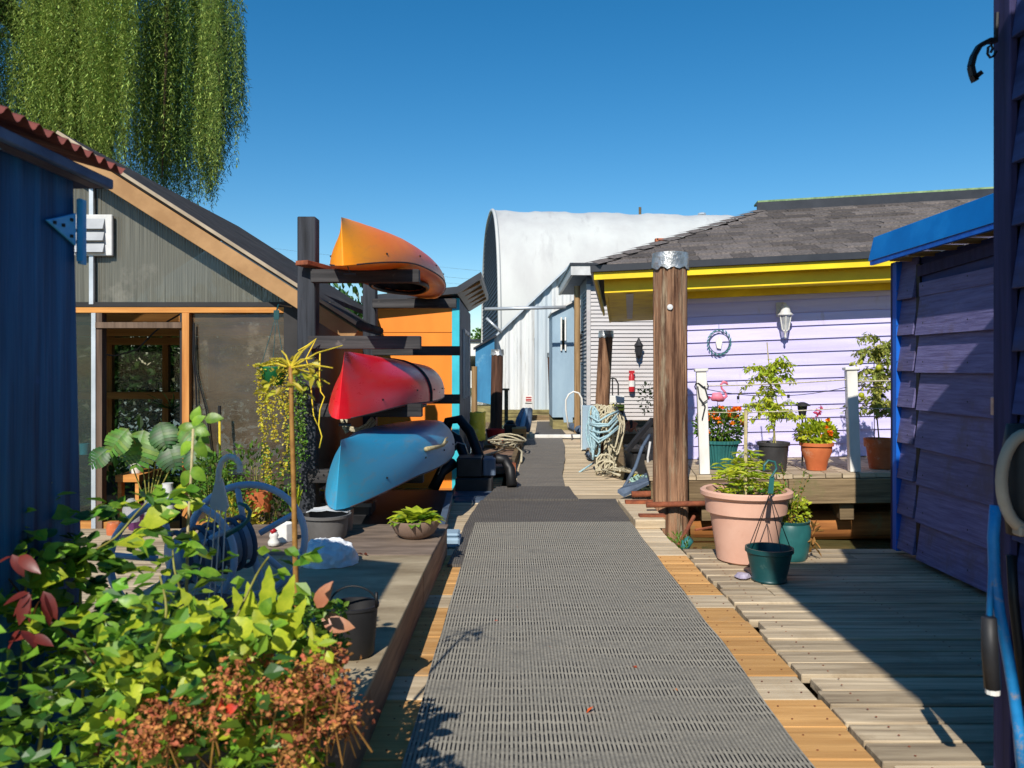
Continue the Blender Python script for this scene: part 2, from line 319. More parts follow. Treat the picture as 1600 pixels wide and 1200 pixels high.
def noisecolor_k(name, stops, rough=.3, scuff=None):
    # moulded plastic whose colour runs along the hull
    m = bpy.data.materials.new(name); m.use_nodes = True; N = m.node_tree.nodes; L = m.node_tree.links.new; b = N['Principled BSDF']
    tc = N.new('ShaderNodeTexCoord'); sp = N.new('ShaderNodeSeparateXYZ'); L(tc.outputs['Object'], sp.inputs[0])
    nz = N.new('ShaderNodeTexNoise'); nz.inputs['Scale'].default_value = 2.2; nz.inputs['Detail'].default_value = 4; L(tc.outputs['Object'], nz.inputs['Vector'])
    ma = N.new('ShaderNodeMath'); ma.operation = 'MULTIPLY_ADD'; ma.inputs[1].default_value = 1 / 3.4; L(sp.outputs[1], ma.inputs[0])
    m2 = N.new('ShaderNodeMath'); m2.operation = 'MULTIPLY_ADD'; m2.inputs[1].default_value = .4; m2.inputs[2].default_value = -.2; L(nz.outputs['Fac'], m2.inputs[0]); L(m2.outputs[0], ma.inputs[2])
    rp = N.new('ShaderNodeValToRGB'); L(ma.outputs[0], rp.inputs[0])
    e = rp.color_ramp.elements; e[0].position = stops[0][0]; e[0].color = (*stops[0][1], 1); e[1].position = stops[-1][0]; e[1].color = (*stops[-1][1], 1)
    for p, c in stops[1:-1]:
        q = e.new(p); q.color = (*c, 1)
    cout = rp.outputs[0]
    n2 = N.new('ShaderNodeTexNoise'); n2.inputs['Scale'].default_value = 1; n2.inputs['Detail'].default_value = 9; n2.inputs['Roughness'].default_value = .75
    mp = N.new('ShaderNodeMapping'); mp.inputs['Scale'].default_value = (14, 2, 14); L(tc.outputs['Object'], mp.inputs[0]); L(mp.outputs[0], n2.inputs['Vector'])
    if scuff:
        mr = N.new('ShaderNodeMapRange'); mr.inputs[1].default_value = .52; mr.inputs[2].default_value = .75; mr.inputs[4].default_value = scuff[1]; L(n2.outputs['Fac'], mr.inputs[0])
        mx = N.new('ShaderNodeMix'); mx.data_type = 'RGBA'; L(mr.outputs[0], mx.inputs[0]); L(cout, mx.inputs[6]); mx.inputs[7].default_value = (*scuff[0], 1); cout = mx.outputs[2]
    L(cout, b.inputs['Base Color'])
    r2 = N.new('ShaderNodeMapRange'); r2.inputs[3].default_value = rough - .08; r2.inputs[4].default_value = rough + .25; L(n2.outputs['Fac'], r2.inputs[0]); L(r2.outputs[0], b.inputs['Roughness'])
    bp = N.new('ShaderNodeBump'); bp.inputs['Strength'].default_value = .12; bp.inputs['Distance'].default_value = .004; L(n2.outputs['Fac'], bp.inputs['Height']); L(bp.outputs[0], b.inputs['Normal'])
    return m

# rubber walkway mat: longitudinal ribs with short slots
def rubber_mat(name, c1, c2, slot=1.0):
    m = bpy.data.materials.new(name); m.use_nodes = True; N = m.node_tree.nodes; L = m.node_tree.links.new; b = N['Principled BSDF']
    tc = N.new('ShaderNodeTexCoord'); sp = N.new('ShaderNodeSeparateXYZ'); L(tc.outputs['Object'], sp.inputs[0])
    nd = N.new('ShaderNodeTexNoise'); nd.inputs['Scale'].default_value = 3; L(tc.outputs['Object'], nd.inputs['Vector'])
    def math_(op, a, bb=None, c=None):
        q = N.new('ShaderNodeMath'); q.operation = op
        for i, x in enumerate((a, bb, c)):
            if x is None: continue
            if isinstance(x, (int, float)): q.inputs[i].default_value = x
            else: L(x, q.inputs[i])
        return q.outputs[0]
    xs = math_('MULTIPLY_ADD', nd.outputs['Fac'], .004, sp.outputs[0])
    fx = math_('FRACT', math_('MULTIPLY', xs, 1 / .0145))
    row = math_('FLOOR', math_('MULTIPLY', xs, 1 / .0145))
    sh = math_('MULTIPLY', math_('FRACT', math_('MULTIPLY', row, .37)), .16)
    ys = math_('MULTIPLY_ADD', nd.outputs['Fac'], .03, sp.outputs[1])
    fy = math_('FRACT', math_('ADD', math_('MULTIPLY', ys, 1 / .074), sh))
    sx = N.new('ShaderNodeMapRange'); sx.interpolation_type = 'SMOOTHSTEP'; sx.inputs[1].default_value = .27; sx.inputs[2].default_value = .13; L(math_('ABSOLUTE', math_('SUBTRACT', fx, .5)), sx.inputs[0])
    sy = N.new('ShaderNodeMapRange'); sy.interpolation_type = 'SMOOTHSTEP'; sy.inputs[1].default_value = .42; sy.inputs[2].default_value = .34; L(math_('ABSOLUTE', math_('SUBTRACT', fy, .5)), sy.inputs[0])
    hole = math_('MULTIPLY', sx.outputs[0], sy.outputs[0])
    n2 = N.new('ShaderNodeTexNoise'); n2.inputs['Scale'].default_value = 1; n2.inputs['Detail'].default_value = 7; n2.inputs['Roughness'].default_value = .65
    mp = N.new('ShaderNodeMapping'); mp.inputs['Scale'].default_value = (2.2, 5.5, 1); L(tc.outputs['Object'], mp.inputs[0]); L(mp.outputs[0], n2.inputs['Vector'])
    mr = N.new('ShaderNodeMapRange'); mr.inputs[1].default_value = .40; mr.inputs[2].default_value = .54; mr.inputs[3].default_value = .2; mr.inputs[4].default_value = 1.0; L(n2.outputs['Fac'], mr.inputs[0])
    n3 = N.new('ShaderNodeTexNoise'); n3.inputs['Scale'].default_value = 60; n3.inputs['Detail'].default_value = 4; L(tc.outputs['Object'], n3.inputs['Vector'])
    depth = math_('MULTIPLY', math_('MAXIMUM', math_('MULTIPLY', hole, mr.outputs[0]), math_('MULTIPLY', sx.outputs[0], .36)), slot)
    rp = N.new('ShaderNodeValToRGB'); rp.color_ramp.elements[0].position = .3; rp.color_ramp.elements[1].position = .7
    rp.color_ramp.elements[0].color = (*c2, 1); rp.color_ramp.elements[1].color = (*c1, 1)
    mixn = math_('MULTIPLY_ADD', n3.outputs['Fac'], .35, math_('MULTIPLY', n2.outputs['Fac'], .65)); L(mixn, rp.inputs[0])
    mx = N.new('ShaderNodeMix'); mx.data_type = 'RGBA'; L(depth, mx.inputs[0]); L(rp.outputs[0], mx.inputs[6]); mx.inputs[7].default_value = (.012, .012, .014, 1)
    L(mx.outputs[2], b.inputs['Base Color']); b.inputs['Roughness'].default_value = .75; b.inputs['Specular IOR Level'].default_value = .3
    bp = N.new('ShaderNodeBump'); bp.inputs['Strength'].default_value = .5; bp.inputs['Distance'].default_value = .004; bp.invert = True
    L(math_('ADD', sx.outputs[0], math_('MULTIPLY', n3.outputs['Fac'], .3)), bp.inputs['Height']); L(bp.outputs[0], b.inputs['Normal'])
    return m
M['mat_light'] = rubber_mat('mat_light', srgb(178, 171, 154), srgb(110, 107, 100))
M['mat_dark'] = rubber_mat('mat_dark', srgb(122, 116, 108), srgb(66, 63, 62), .8)
M['mat_mid'] = rubber_mat('mat_mid', srgb(140, 133, 122), srgb(92, 88, 84), .5)

# ------------------------------------------------------------------ the setting: water and far bank
def water_mat():
    m = bpy.data.materials.new('water'); m.use_nodes = True; N = m.node_tree.nodes; L = m.node_tree.links.new; b = N['Principled BSDF']
    b.inputs['Base Color'].default_value = (*srgb(92, 88, 56), 1); b.inputs['Roughness'].default_value = .06; b.inputs['IOR'].default_value = 1.33
    tc = N.new('ShaderNodeTexCoord'); nz = N.new('ShaderNodeTexNoise'); nz.inputs['Scale'].default_value = 5; nz.inputs['Detail'].default_value = 4; L(tc.outputs['Object'], nz.inputs['Vector'])
    bp = N.new('ShaderNodeBump'); bp.inputs['Strength'].default_value = .22; bp.inputs['Distance'].default_value = .05; L(nz.outputs['Fac'], bp.inputs['Height']); L(bp.outputs[0], b.inputs['Normal'])
    return m
WZ = -.30
me = MB(); me.add([(-900, -300, WZ), (900, -300, WZ), (900, 1600, WZ), (-900, 1600, WZ)], [(0, 1, 2, 3)])
tag(me.build('water', water_mat()), kind='structure')
me = MB()
gx = [-400 + i * 20 for i in range(41)]
for i, x in enumerate(gx):
    for j, (y, z) in enumerate([(118, -.8), (122, .8), (140, 1.6), (240, 3)]):
        me.v.append((x, y + 6 * noise.noise(Vector((x * .02, j, 0))), z))
for i in range(40):
    for j in range(3):
        a = i * 4 + j; me.f.append((a, a + 4, a + 5, a + 1))
M['bank'] = mat('bank', srgb(110, 112, 70), srgb(80, 84, 52), (.5, .5, .5), rough=.95)
tag(me.build('far_bank', M['bank']), kind='structure')

# ------------------------------------------------------------------ walkway
walk = thing('walkway', None, None, (0.35, 3, 0), kind='structure')
walk['kind'] = 'structure'
y = 1.15; k = 0
MAT_Z = .012
while y < 20.5:
    pw = .238 if y < 5.45 else (.19 if y < 9 else .142)
    if y < 5.45:
        orange = k % 5 != 3
        m_ = M['walk_orange'] if orange else M['walk_grey']
    else: m_ = M['walk_grey']
    xl = -.78 + U(-.01, .01); xr = 1.18 + U(-.012, .012)
    if y > 7.9: xl = .0 + U(-.02, .02) + max(0, (y - 9)) * .02; xr = 1.27 + U(-.02, .02)
    if y > 14.5: xl = .35; xr = 1.35
    b = MB(); a = U(-.0015, .0015)
    b.box(((xl + xr) / 2, y + pw / 2, -.022 + U(-.002, .002)), (xr - xl, pw - .006, .04), Matrix.Rotation(a, 3, 'Z'))
    b.build('plank', m_, walk, bevel=.004)
    y += pw; k += 1
def nails(parent, pts):
    b = MB()
    for (x, y_, z) in pts: b.lathe((x, y_, z), [(.0042, 0), (.004, .0012)], 6, cap0=False)
    b.build('nail_heads', M['rust'], parent, kind='stuff')
nails(walk, [(x + U(-.008, .008), 1.15 + .238 * i + o, .0005) for i in range(18) for o in (.06, .17) for x in (1.0, 1.13, -.42)])
b = MB()
for x in (-.6, .3, 1.05): b.bx(x - .05, x + .05, 1.2, 20.4, -.25, -.044)
b.build('joist', M['timber'], walk)

def make_mat_strip(name, label, pts, m, thick=.012, z=0.002, wob=.016, uoff=0):
    # pts: list of (y, xleft, xright)
    b = MB(); nx = 26; rows = []
    ys = []; 
    for (y0, l0, r0), (y1, l1, r1) in zip(pts[:-1], pts[1:]):
        n = max(2, int((y1 - y0) / .06))
        for i in range(n):
            t = i / n; ys.append((y0 + (y1 - y0) * t, l0 + (l1 - l0) * t, r0 + (r1 - r0) * t))
    ys.append(pts[-1])
    for (yy, l, r) in ys:
        l += .012 * noise.noise(Vector((yy * 1.3, 1, uoff))); r += .014 * noise.noise(Vector((yy * 1.3, 5, uoff)))
        for i in range(nx + 1):
            x = l + (r - l) * i / nx
            zz = z + thick + wob * (.5 + .5 * noise.noise(Vector((x * 1.2, yy * 3.2, uoff))))
            b.v.append((x, yy, zz))
    R_ = len(ys); top = 0
    for j in range(R_ - 1):
        for i in range(nx):
            a = j * (nx + 1) + i; b.f.append((a, a + 1, a + nx + 2, a + nx + 1))
    # skirt
    loop = [i for i in range(nx + 1)] + [(j + 1) * (nx + 1) - 1 for j in range(1, R_)] + [(R_ - 1) * (nx + 1) + i for i in range(nx - 1, -1, -1)] + [j * (nx + 1) for j in range(R_ - 2, 0, -1)]
    s0 = len(b.v)
    for i in loop: v = b.v[i]; b.v.append((v[0], v[1], z))
    n = len(loop)
    for i in range(n): b.f.append((loop[i], s0 + i, s0 + (i + 1) % n, loop[(i + 1) % n]))
    o = b.build(name, m, None, smooth=True, auto=40)
    return tag(o, label, 'mat', 'rubber mats laid along the walkway')
make_mat_strip('rubber_mat', 'wide grey ribbed rubber mat covering the front of the dock walkway', [(1.2, -.34, .92), (2.8, -.335, .93), (4.4, -.325, .95), (6.45, -.30, .955)], M['mat_light'], z=.016)
make_mat_strip('rubber_mat', 'dark rubber mat section crossing the walkway just beyond the front mat', [(5.1, -.405, .86), (6.3, -.38, .95), (7.0, -.345, .99), (7.72, -.29, 1.0)], M['mat_dark'], thick=.012, z=.001, uoff=3)
make_mat_strip('rubber_mat', 'short darker rubber mat offset left between wide mats and narrow runner', [(7.6, -.27, .63), (8.45, -.16, .60)], M['mat_dark'], thick=.012, z=.016, uoff=6)
make_mat_strip('rubber_mat', 'narrow grey rubber runner curving away along the middle of the walkway', [(8.3, .02, .555), (9.5, .07, .60), (11.5, .14, .76), (13, .2, .86), (14.7, .27, .92)], M['mat_mid'], z=.001, uoff=9)
make_mat_strip('rubber_mat', 'farthest rubber mat running beyond the white threshold bar', [(14.9, .42, 1.05), (19.6, .62, 1.06)], M['mat_dark'], z=.001, uoff=12)
b = MB(); b.bx(.42, 1.27, 14.72, 14.82, .016, .08)
tag(b.build('threshold_bar', M['white'], bevel=.008), 'white painted timber bar lying across the far walkway between two mats', 'bar')

# near left deck boards (between the blue shed and the platform) and platform
ldeck = thing('left_deck', None, None, (-2.6, 3.5, 0), kind='structure')
y = 1.2; k = 0
while y < 6.4:
    pw = .145
    b = MB(); b.box((-2.42, y + pw / 2, -.03 + U(-.003, .003)), (3.2 + U(-.02, .02), pw - .008, .04)); b.build('plank', M['deck_grey'], ldeck, bevel=.004); y += pw
plat = thing('platform', 'low weathered plywood platform left of the walkway with boarded side', 'platform', (-1.1, 3.4, 0))
b = MB(); b.prism([(-1.75, .9, .19), (-.49, .9, .19), (-.455, 4.52, .19), (-1.75, 4.52, .19)], (0, 0, .02)); b.build('top_sheet', M['ply'], plat, bevel=.003)
b = MB(); b.prism([(-1.75, 4.525, .19), (-.455, 4.525, .19), (-.43, 5.42, .19), (-1.75, 5.42, .19)], (0, 0, .023)); o = b.build('top_sheet', M['ply_dark'], plat, bevel=.003); o['label'] = 'darker brown plywood sheet at the far end'
for (x0, y0, x1, y1) in [(-.505, .9, -.49, 2.7), (-.49, 2.705, -.478, 4.2), (-.475, 4.205, -.45, 5.41)]:
    b = MB(); b.beam((x0, y0, .093), (x1, y1, .093), .022, .186); b.build('side_board', M['board_side'], plat, bevel=.003)
b = MB(); b.bx(-1.74, -.47, 5.39, 5.41, 0, .188); b.build('side_board', M['board_side'], plat)
b = MB(); b.bx(-1.74, -1.72, .9, 5.39, 0, .188); b.build('side_board', M['board_side'], plat)

# right deck
rdeck = thing('right_deck', None, None, (2.8, 3.5, 0), kind='structure')
y = .95; k = 0
while y < 5.66:
    pw = .148; xl = 1.195 + U(0, .022) + (.03 if k % 5 == 0 else 0); z = -.032 + U(-.004, .003)
    a = U(-.002, .002)
    js = 2.35 + U(-.03, .03)
    segs = [(xl, 4.6)] if k % 3 else [(xl, js), (js + .006, 4.6)]
    if y > 4.4 and y < 5.0: segs = [(xl, 1.48), (1.486, 4.6)]
    for (x0, x1) in segs:
        b = MB(); b.box(((x0 + x1) / 2, y + pw / 2, z + U(-.002, .002)), (x1 - x0, pw - .017, .04), Matrix.Rotation(a, 3, 'Z')); b.build('plank', M['deck_grey'], rdeck, bevel=.004)
    y += pw; k += 1
nails(rdeck, [(x + U(-.01, .01), .95 + .148 * i + o, -.0085) for i in range(32) for o in (.04, .105) for x in (1.33, 2.0, 2.6)])
b = MB()
for x in (1.4, 2.4, 3.4): b.bx(x - .06, x + .06, 1, 5.6, -.28, -.06)
b.build('joist', M['timber'], rdeck)

# ------------------------------------------------------------------ right shed (blue roof, mauve lapped boards)
shed = thing('board_shed', 'mauve and blue shed with lapped boards and bright blue roof edge right of the deck', 'shed', (3.0, 4.2, 0))
WX = 2.60
def lap_board(x, y0, y1, z0, z1, m, parent, t=.022, tilt=.014, sag0=0, sag1=0, name='siding_board'):
    # board on a wall facing -X: bottom edge proud
    b = MB()
    poly = [(x - t - tilt, z0), (x - tilt * .2 - .004, z1), (x + .004, z1), (x - tilt + .004, z0)]
    vs = [(px_, y0, pz + (sag0 if pz == z0 else 0)) for px_, pz in poly] + [(px_, y1, pz + (sag1 if pz == z0 else 0)) for px_, pz in poly]
    b.add(vs, [(0, 1, 2, 3), (7, 6, 5, 4), (0, 4, 5, 1), (1, 5, 6, 2), (2, 6, 7, 3), (3, 7, 4, 0)])
    return b.build(name, m, parent, bevel=.002)
b = MB(); b.bx(WX + .012, 4.5, 2.2, 5.33, .06, 2.0); b.build('wall', M['mauve_dk'], shed)
door = MB().bx(WX - .012, WX + .01, 3.2, 5.02, .08, 1.9).build('door', M['mauve_dk'], shed)
zz = .07; pit = .242
for i in range(8):
    lap_board(WX, 5.06, 5.325, zz + i * pit - .03, zz + (i + 1) * pit, M['mauve'], shed, t=.03, tilt=.02)
for i in range(8):
    z0 = zz + i * pit - .04
    if i == 7: break
    lap_board(WX - .016, 3.2 + U(-.0, .01), 5.0 + U(-.012, .012), z0 - .0, z0 + pit + .04, M['mauve'], door, t=.026, tilt=.02, sag0=U(-.05, .0) * (1 if i in (2, 3) else .3), sag1=0)
b = MB(); b.bx(WX - .035, WX - .005, 3.2, 5.0, zz + 7 * pit - .03, zz + 7 * pit + .06); b.build('siding_board', M['mauve'], door, bevel=.002)
b = MB(); b.beam((WX - .02, 5.02, 1.9), (WX - .02, 3.2, 1.955), .03, .07); b.build('header_board', M['mauve_trim'], shed)
b = MB(); b.bx(WX - .05, WX + .045, 5.33, 5.36, .02, 2.0); b.build('corner_board', M['mauve_trim'], shed, bevel=.003)
b = MB(); b.bx(WX - .052, WX - .012, 5.27, 5.328, .02, 2.0); b.build('corner_board', M['blue_trim'], shed, bevel=.003)['label'] = 'bright blue corner board'
b = MB(); b.bx(WX - .028, WX - .006, 5.005, 5.05, .06, 1.95); b.build('door_gap', M['black'], shed)  # black strip standing in for the shadowed gap beside the door
b = MB()
b.add([(2.42, 1.0, 2.02), (2.42, 5.42, 2.02), (2.46, 5.42, 2.19), (2.46, 1.0, 2.19), (2.452, 1.0, 2.02), (2.452, 5.42, 2.02), (4.7, 5.42, 2.5), (4.7, 1.0, 2.5), (4.7, 1.0, 2.44), (4.7, 5.42, 2.44)],
      [(0, 1, 2, 3), (0, 4, 5, 1), (3, 2, 6, 7), (4, 8, 9, 5), (1, 5, 9, 6, 2), (0, 3, 7, 8, 4)])
b.build('roof', M['blue_roof'], shed, bevel=.003)
b = MB(); b.bx(2.425, 2.448, 1.02, 5.40, 1.99, 2.017); b.build('drip_edge', M['blue_trim'], shed)
b = MB(); b.box((WX - .05, 4.14, 1.06), (.03, .07, .10)); b.build('door_latch', M['silver'], shed, bevel=.004)
for i in range(8): MB().box((2.55, 3.4 + i * .25, 2.0), (.2, .02, .03)).build('rafter', M['rafter'], shed)

b = MB()
for i in range(8):
    for yy in (3.4, 3.9, 4.4, 4.9, 5.12, 5.26):
        z = zz + i * pit + .03 + U(-.01, .01); xx = WX - (.052 if yy > 5.05 else .062); b.add([(xx, yy - .005, z - .005), (xx, yy + .005, z - .005), (xx, yy + .005, z + .005), (xx, yy - .005, z + .005)], [(0, 3, 2, 1)])
b.build('nail_heads', M['charcoal'], shed, kind='stuff')
shed.location += Vector((.08, .2, 0))
# ------------------------------------------------------------------ near right building
nb = thing('near_building', 'dark mauve lapped-board building wall filling the right edge of the view', 'building', (2.6, 1.2, 0))
NX = 1.5
b = MB(); b.bx(NX + .03, 2.45, -1.8, 2.44, .0, 3.1); b.build('wall', M['mauve_dk'], nb)
for i in range(17):
    lap_board(NX + .026, -1.8, 2.385, .02 + i * .187 - .02, .02 + (i + 1) * .187, M['mauve_dk'], nb, t=.02, tilt=.018)
b = MB(); b.bx(NX - .012, NX + .012, 2.39, 2.475, 0, 3.1); b.build('corner_board', M['mauve_trim'], nb, bevel=.003)
b = MB(); b.bx(NX + .014, NX + .11, 2.446, 2.47, 0, 3.1); b.build('corner_board', M['mauve_trim'], nb, bevel=.003)
HB = 3.1
offx = SUN_DX * math.cos(SUN_EL) / math.sin(SUN_EL) / math.sqrt(1 + SUN_DX ** 2) * HB; offy = math.cos(SUN_EL) / math.sin(SUN_EL) / math.sqrt(1 + SUN_DX ** 2) * HB
b = MB(); b.bx(1.55 - offx, 2.5, -2.2, 5.12 - offy, HB, HB + .12); b.build('roof', M['gutter'], nb)
b = MB()
# scroll bracket
pts = []
for i in range(15):
    t = i / 14; a = R(75 + 150 * t); pts.append((1.475 + .075 * math.cos(a) - .02, 2.43, 2.19 + .10 * math.sin(a)))
br = thing('scroll_bracket', 'black wrought iron scroll bracket at top of the near building corner', 'bracket', (1.5, 2.43, 2.1))
pts = [at(x, y_, 2.43) for x, y_ in [(1556, 64), (1545, 64), (1530, 72), (1521, 88), (1517, 104), (1520, 118), (1524, 127)]]
for p, q in zip(pts[:-1], pts[1:]): b.beam(p, q, .022, .013, up=(1, 0, .3))
b.beam(at(1520, 124, 2.43), at(1532, 114, 2.43), .022, .013, up=(1, 0, .3))
b.build('flat_bar', M['black'], br)
b = MB(); b.tube([at(x, y_, 2.43) for x, y_ in [(1557, 80), (1552, 88), (1547, 90), (1543, 84), (1544, 74), (1549, 70), (1551, 76), (1548, 82)]], .004, 6); b.tube([at(x, y_, 2.43) for x, y_ in [(1556, 66), (1558, 20)]], .006, 6)
b.build('scroll', M['black'], br)
# hose gear hanging on the near building
hr = thing('hose_hanger', 'beige plastic hose hanger at the lower right edge of the view', 'hose hanger', (1.42, 2.2, .7))
b = MB(); cx, cz = at(1606, 752, 2.28).x, at(1606, 752, 2.28).z
for i in range(28):
    pass
ring = [(cx + .075 * math.cos(2 * math.pi * i / 28), 2.28, cz + .135 * math.sin(2 * math.pi * i / 28)) for i in range(28)]
b.tube(ring, .017, 8, closed=True); b.build('hoop', M['reel_beige'], hr, smooth=True)
b = MB(); b.box((cx - .01, 2.28, cz - .14), (.05, .04, .03)); b.build('clip', M['reel_beige'], hr, bevel=.005)
b = MB(); b.lathe((cx + .02, 2.32, cz - .16), [(.05, 0), (.06, .1), (.06, .25), (.05, .32)], 16); b.build('drum', M['charcoal'], hr, smooth=True)
hs = thing('hose', 'bright blue worn garden hose hanging at the right edge with black grip', 'hose', (1.45, 2.2, .2))
b = MB(); b.tube([at(x, y_, 2.3) for x, y_ in [(1556, 790), (1552, 840), (1554, 900), (1562, 960), (1574, 1020), (1584, 1080), (1592, 1140), (1600, 1230)]], .016, 10)
b.tube([at(x, y_, 2.3) for x, y_ in [(1556, 790), (1551, 850), (1548, 920), (1545, 975)]], .009, 8); b.build('tube', M['hose_b'], hs, smooth=True)
b = MB(); b.tube([at(x, y_, 2.28) for x, y_ in [(1545, 965), (1547, 1020), (1551, 1075)]], [.02, .022, .022], 10); b.build('grip', M['charcoal'], hs, smooth=True)
b = MB(); b.tube([at(1551, 1074, 2.28), at(1551, 1084, 2.28)], .019, 10); b.build('nozzle', M['white'], hs)
b = MB(); b.tube([at(x, y_, 2.34) for x, y_ in [(1580, 868), (1584, 940), (1592, 1010), (1600, 1100)]], .014, 8)
tag(b.build('pipe', M['black'], smooth=True), 'thin black pipe hanging beside the blue hose at the right edge', 'pipe')

# ------------------------------------------------------------------ left blue shed
ls = thing('blue_shed', 'dark blue plank shed wall with corrugated red roof at the left edge', 'shed', (-1.6, 1.6, 0))
LX = -1.20
b = MB()
b.add([(LX, 1.5, 0), (LX, 2.26, 0), (LX, 2.19, 1.77), (LX, 1.5, 1.77), (LX - .03, 1.5, 0), (LX - .03, 2.26, 0), (LX - .03, 2.19, 1.77), (LX - .03, 1.5, 1.77)],
      [(0, 1, 2, 3), (4, 7, 6, 5), (1, 5, 6, 2), (0, 4, 5, 1), (3, 2, 6, 7)]); b.build('door', M['navy'], ls, bevel=.003)
b = MB(); b.bx(LX - 1.3, LX - .035, 1.5, 2.12, 0, 1.76); b.build('wall', M['navy'], ls)
EX = -1.15
b = MB()   # corrugated roof rising away from the walkway
nc = 15; y0 = 1.42; y1 = 2.32
rows = []
for i in range(nc * 6 + 1):
    yy = y0 + (y1 - y0) * i / (nc * 6); h = .012 * math.cos(2 * math.pi * i / 6)
    rows.append(yy); 
    b.v += [(EX + .03, yy, 1.825 + h), (LX - 1.3, yy, 2.22 + h)]
for i in range(nc * 6): a = 2 * i; b.f.append((a, a + 2, a + 3, a + 1))
b.build('corrugated_roof', M['redroof'], ls, smooth=True)
b = MB(); b.bx(EX - .015, EX + .005, 1.42, 2.30, 1.772, 1.80); b.build('fascia', M['fascia_blue'], ls, bevel=.003)
b = MB(); b.bx(LX - .0, EX - .016, 1.45, 2.28, 1.772, 1.784); b.build('soffit', M['soffit'], ls)
b = MB(); b.add([(EX - .02, 2.29, 1.772), (EX - .02, 2.29, 1.80), (LX - 1.2, 2.29, 2.16), (LX - 1.2, 2.29, 1.772)], [(0, 1, 2, 3)]); b.build('gable_board', M['soffit'], ls)
hg = MB()
hz = at(100, 352, 2.12).z
hg.prism([(LX + .004, 2.045, hz + .0), (LX + .004, 2.185, hz + .045), (LX + .004, 2.185, hz - .045)], (.006, 0, 0)); 
hgo = hg.build('hinge', M['hinge'], ls, bevel=.002)
b = MB(); b.tube([(LX + .012, 2.20, hz - .085), (LX + .012, 2.20, hz + .085)], .009, 10); b.box((LX + .006, 2.222, hz), (.008, .03, .18)); b.build('hinge_pin', M['hinge'], hgo)
b = MB()
for dy, dz in ((2.08, 0), (2.12, 0), (2.16, .022), (2.16, -.022)): b.lathe((LX + .01, dy, hz + dz), [(.006, -.004), (.006, .004)], 8)
b.build('screw', M['black'], hgo)

# ------------------------------------------------------------------ greenhouse
GY = 6.8; q = GY / FPX
def gx_(px): return (px - 800) * q
def gz_(py): return EYE - (py - 580) * q
gh = thing('greenhouse', 'timber framed greenhouse with clear plastic gable and dark felt roof', 'greenhouse', (-3.7, 8.5, -.15))
AX = gx_(115); AZ = gz_(217); EXr = gx_(573); EZ = gz_(510); BY = 10.9; Z0 = -.15; CX = gx_(462); WZt = gz_(480)
EXl = 2 * AX - EXr
NXr = -1.78; NZr = EZ + (EXr - NXr) * (AZ - EZ) / (EXr - AX)
rp_t = [(EXr, GY - .22, EZ), (EXr, 7.55, EZ), (NXr, 7.55, NZr), (NXr, BY, NZr), (AX, BY, AZ), (AX, GY - .22, AZ)]
b = MB(); b.prism(rp_t, (0, 0, -.05)); b.build('roof', M['felt'], gh)
b = MB(); b.add([(EXl, GY - .22, EZ), (AX - .001, GY - .22, AZ), (AX - .001, BY, AZ), (EXl, BY, EZ), (EXl, GY - .22, EZ - .05), (AX - .001, GY - .22, AZ - .05), (AX - .001, BY, AZ - .05), (EXl, BY, EZ - .05)],
                [(0, 1, 2, 3), (4, 7, 6, 5)]); b.build('roof', M['felt'], gh)
b = MB(); b.tube([(EXr - .01, GY - .25, EZ + .0), (EXr - .01, 7.55, EZ + .0)], .035, 8); b.build('roof_edge', M['felt'], gh, smooth=True)
dv = Vector((EXr - AX, 0, EZ - AZ)).normalized(); nv = Vector((-dv.z, 0, dv.x)); nv = -nv if nv.z > 0 else nv
b = MB(); a = Vector((AX, GY - .20, AZ)); e = Vector((EXr, GY - .20, EZ))
b.prism([a + nv * .05, e + nv * .05, e + nv * .17, a + nv * .19], (0, -.03, 0)); b.build('barge_board', M['barge'], gh, bevel=.003)
b = MB(); b.prism([a + nv * .0, e + nv * .0, e + nv * .028, a + nv * .028], (0, -.045, 0)); b.build('drip_board', M['drip'], gh, bevel=.003)
b = MB(); b.prism([Vector((EXl, GY - .2, EZ)) + Vector((0, 0, -.05)), Vector((AX - .05, GY - .2, AZ - .05)), Vector((AX - .05, GY - .2, AZ - .2)), Vector((EXl, GY - .2, EZ - .2))], (0, -.03, 0)); b.build('barge_board', M['rafter'], gh)
# gable panels, one corrugated sheet each side of the mullion
def gable_panel(x0, x1):
    b = MB(); n = int((x1 - x0) / .012); prev = None
    for i in range(n + 1):
        x = x0 + (x1 - x0) * i / n; top = AZ - .1 - abs(x - AX) * .64; top = max(top, WZt + .045)
        yy = GY + .003 * (i % 2); b.v += [(x, yy, WZt + .04), (x, yy, top)]
        if i: a = 2 * (i - 1); b.f.append((a, a + 2, a + 3, a + 1))
    return b.build('gable_panel', M['poly'], gh)
b = MB(); b.add([(EXl + .35, BY - .05, WZt), (CX, BY - .05, WZt), (AX, BY - .05, AZ - .08)], [(0, 1, 2)]); b.build('back_gable', M['poly'], gh)
gable_panel(AX - 1.8, gx_(143)); gable_panel(gx_(151), EXr - .25)
b = MB(); b.bx(gx_(143.5), gx_(150.5), GY - .05, GY - .015, WZt + .02, AZ - .15); b.build('mullion', M['alu'], gh, bevel=.002)
b = MB(); b.bx(EXl + .3, CX + .02, GY - .045, GY + .02, WZt + .0, WZt + .04); b.build('sill_strip', M['gh_dark'], gh)
b = MB(); b.bx(EXl + .3, CX, GY - .04, GY + .06, WZt - .05, WZt - .002); b.build('top_plate', M['gh_woodx'], gh, bevel=.002)
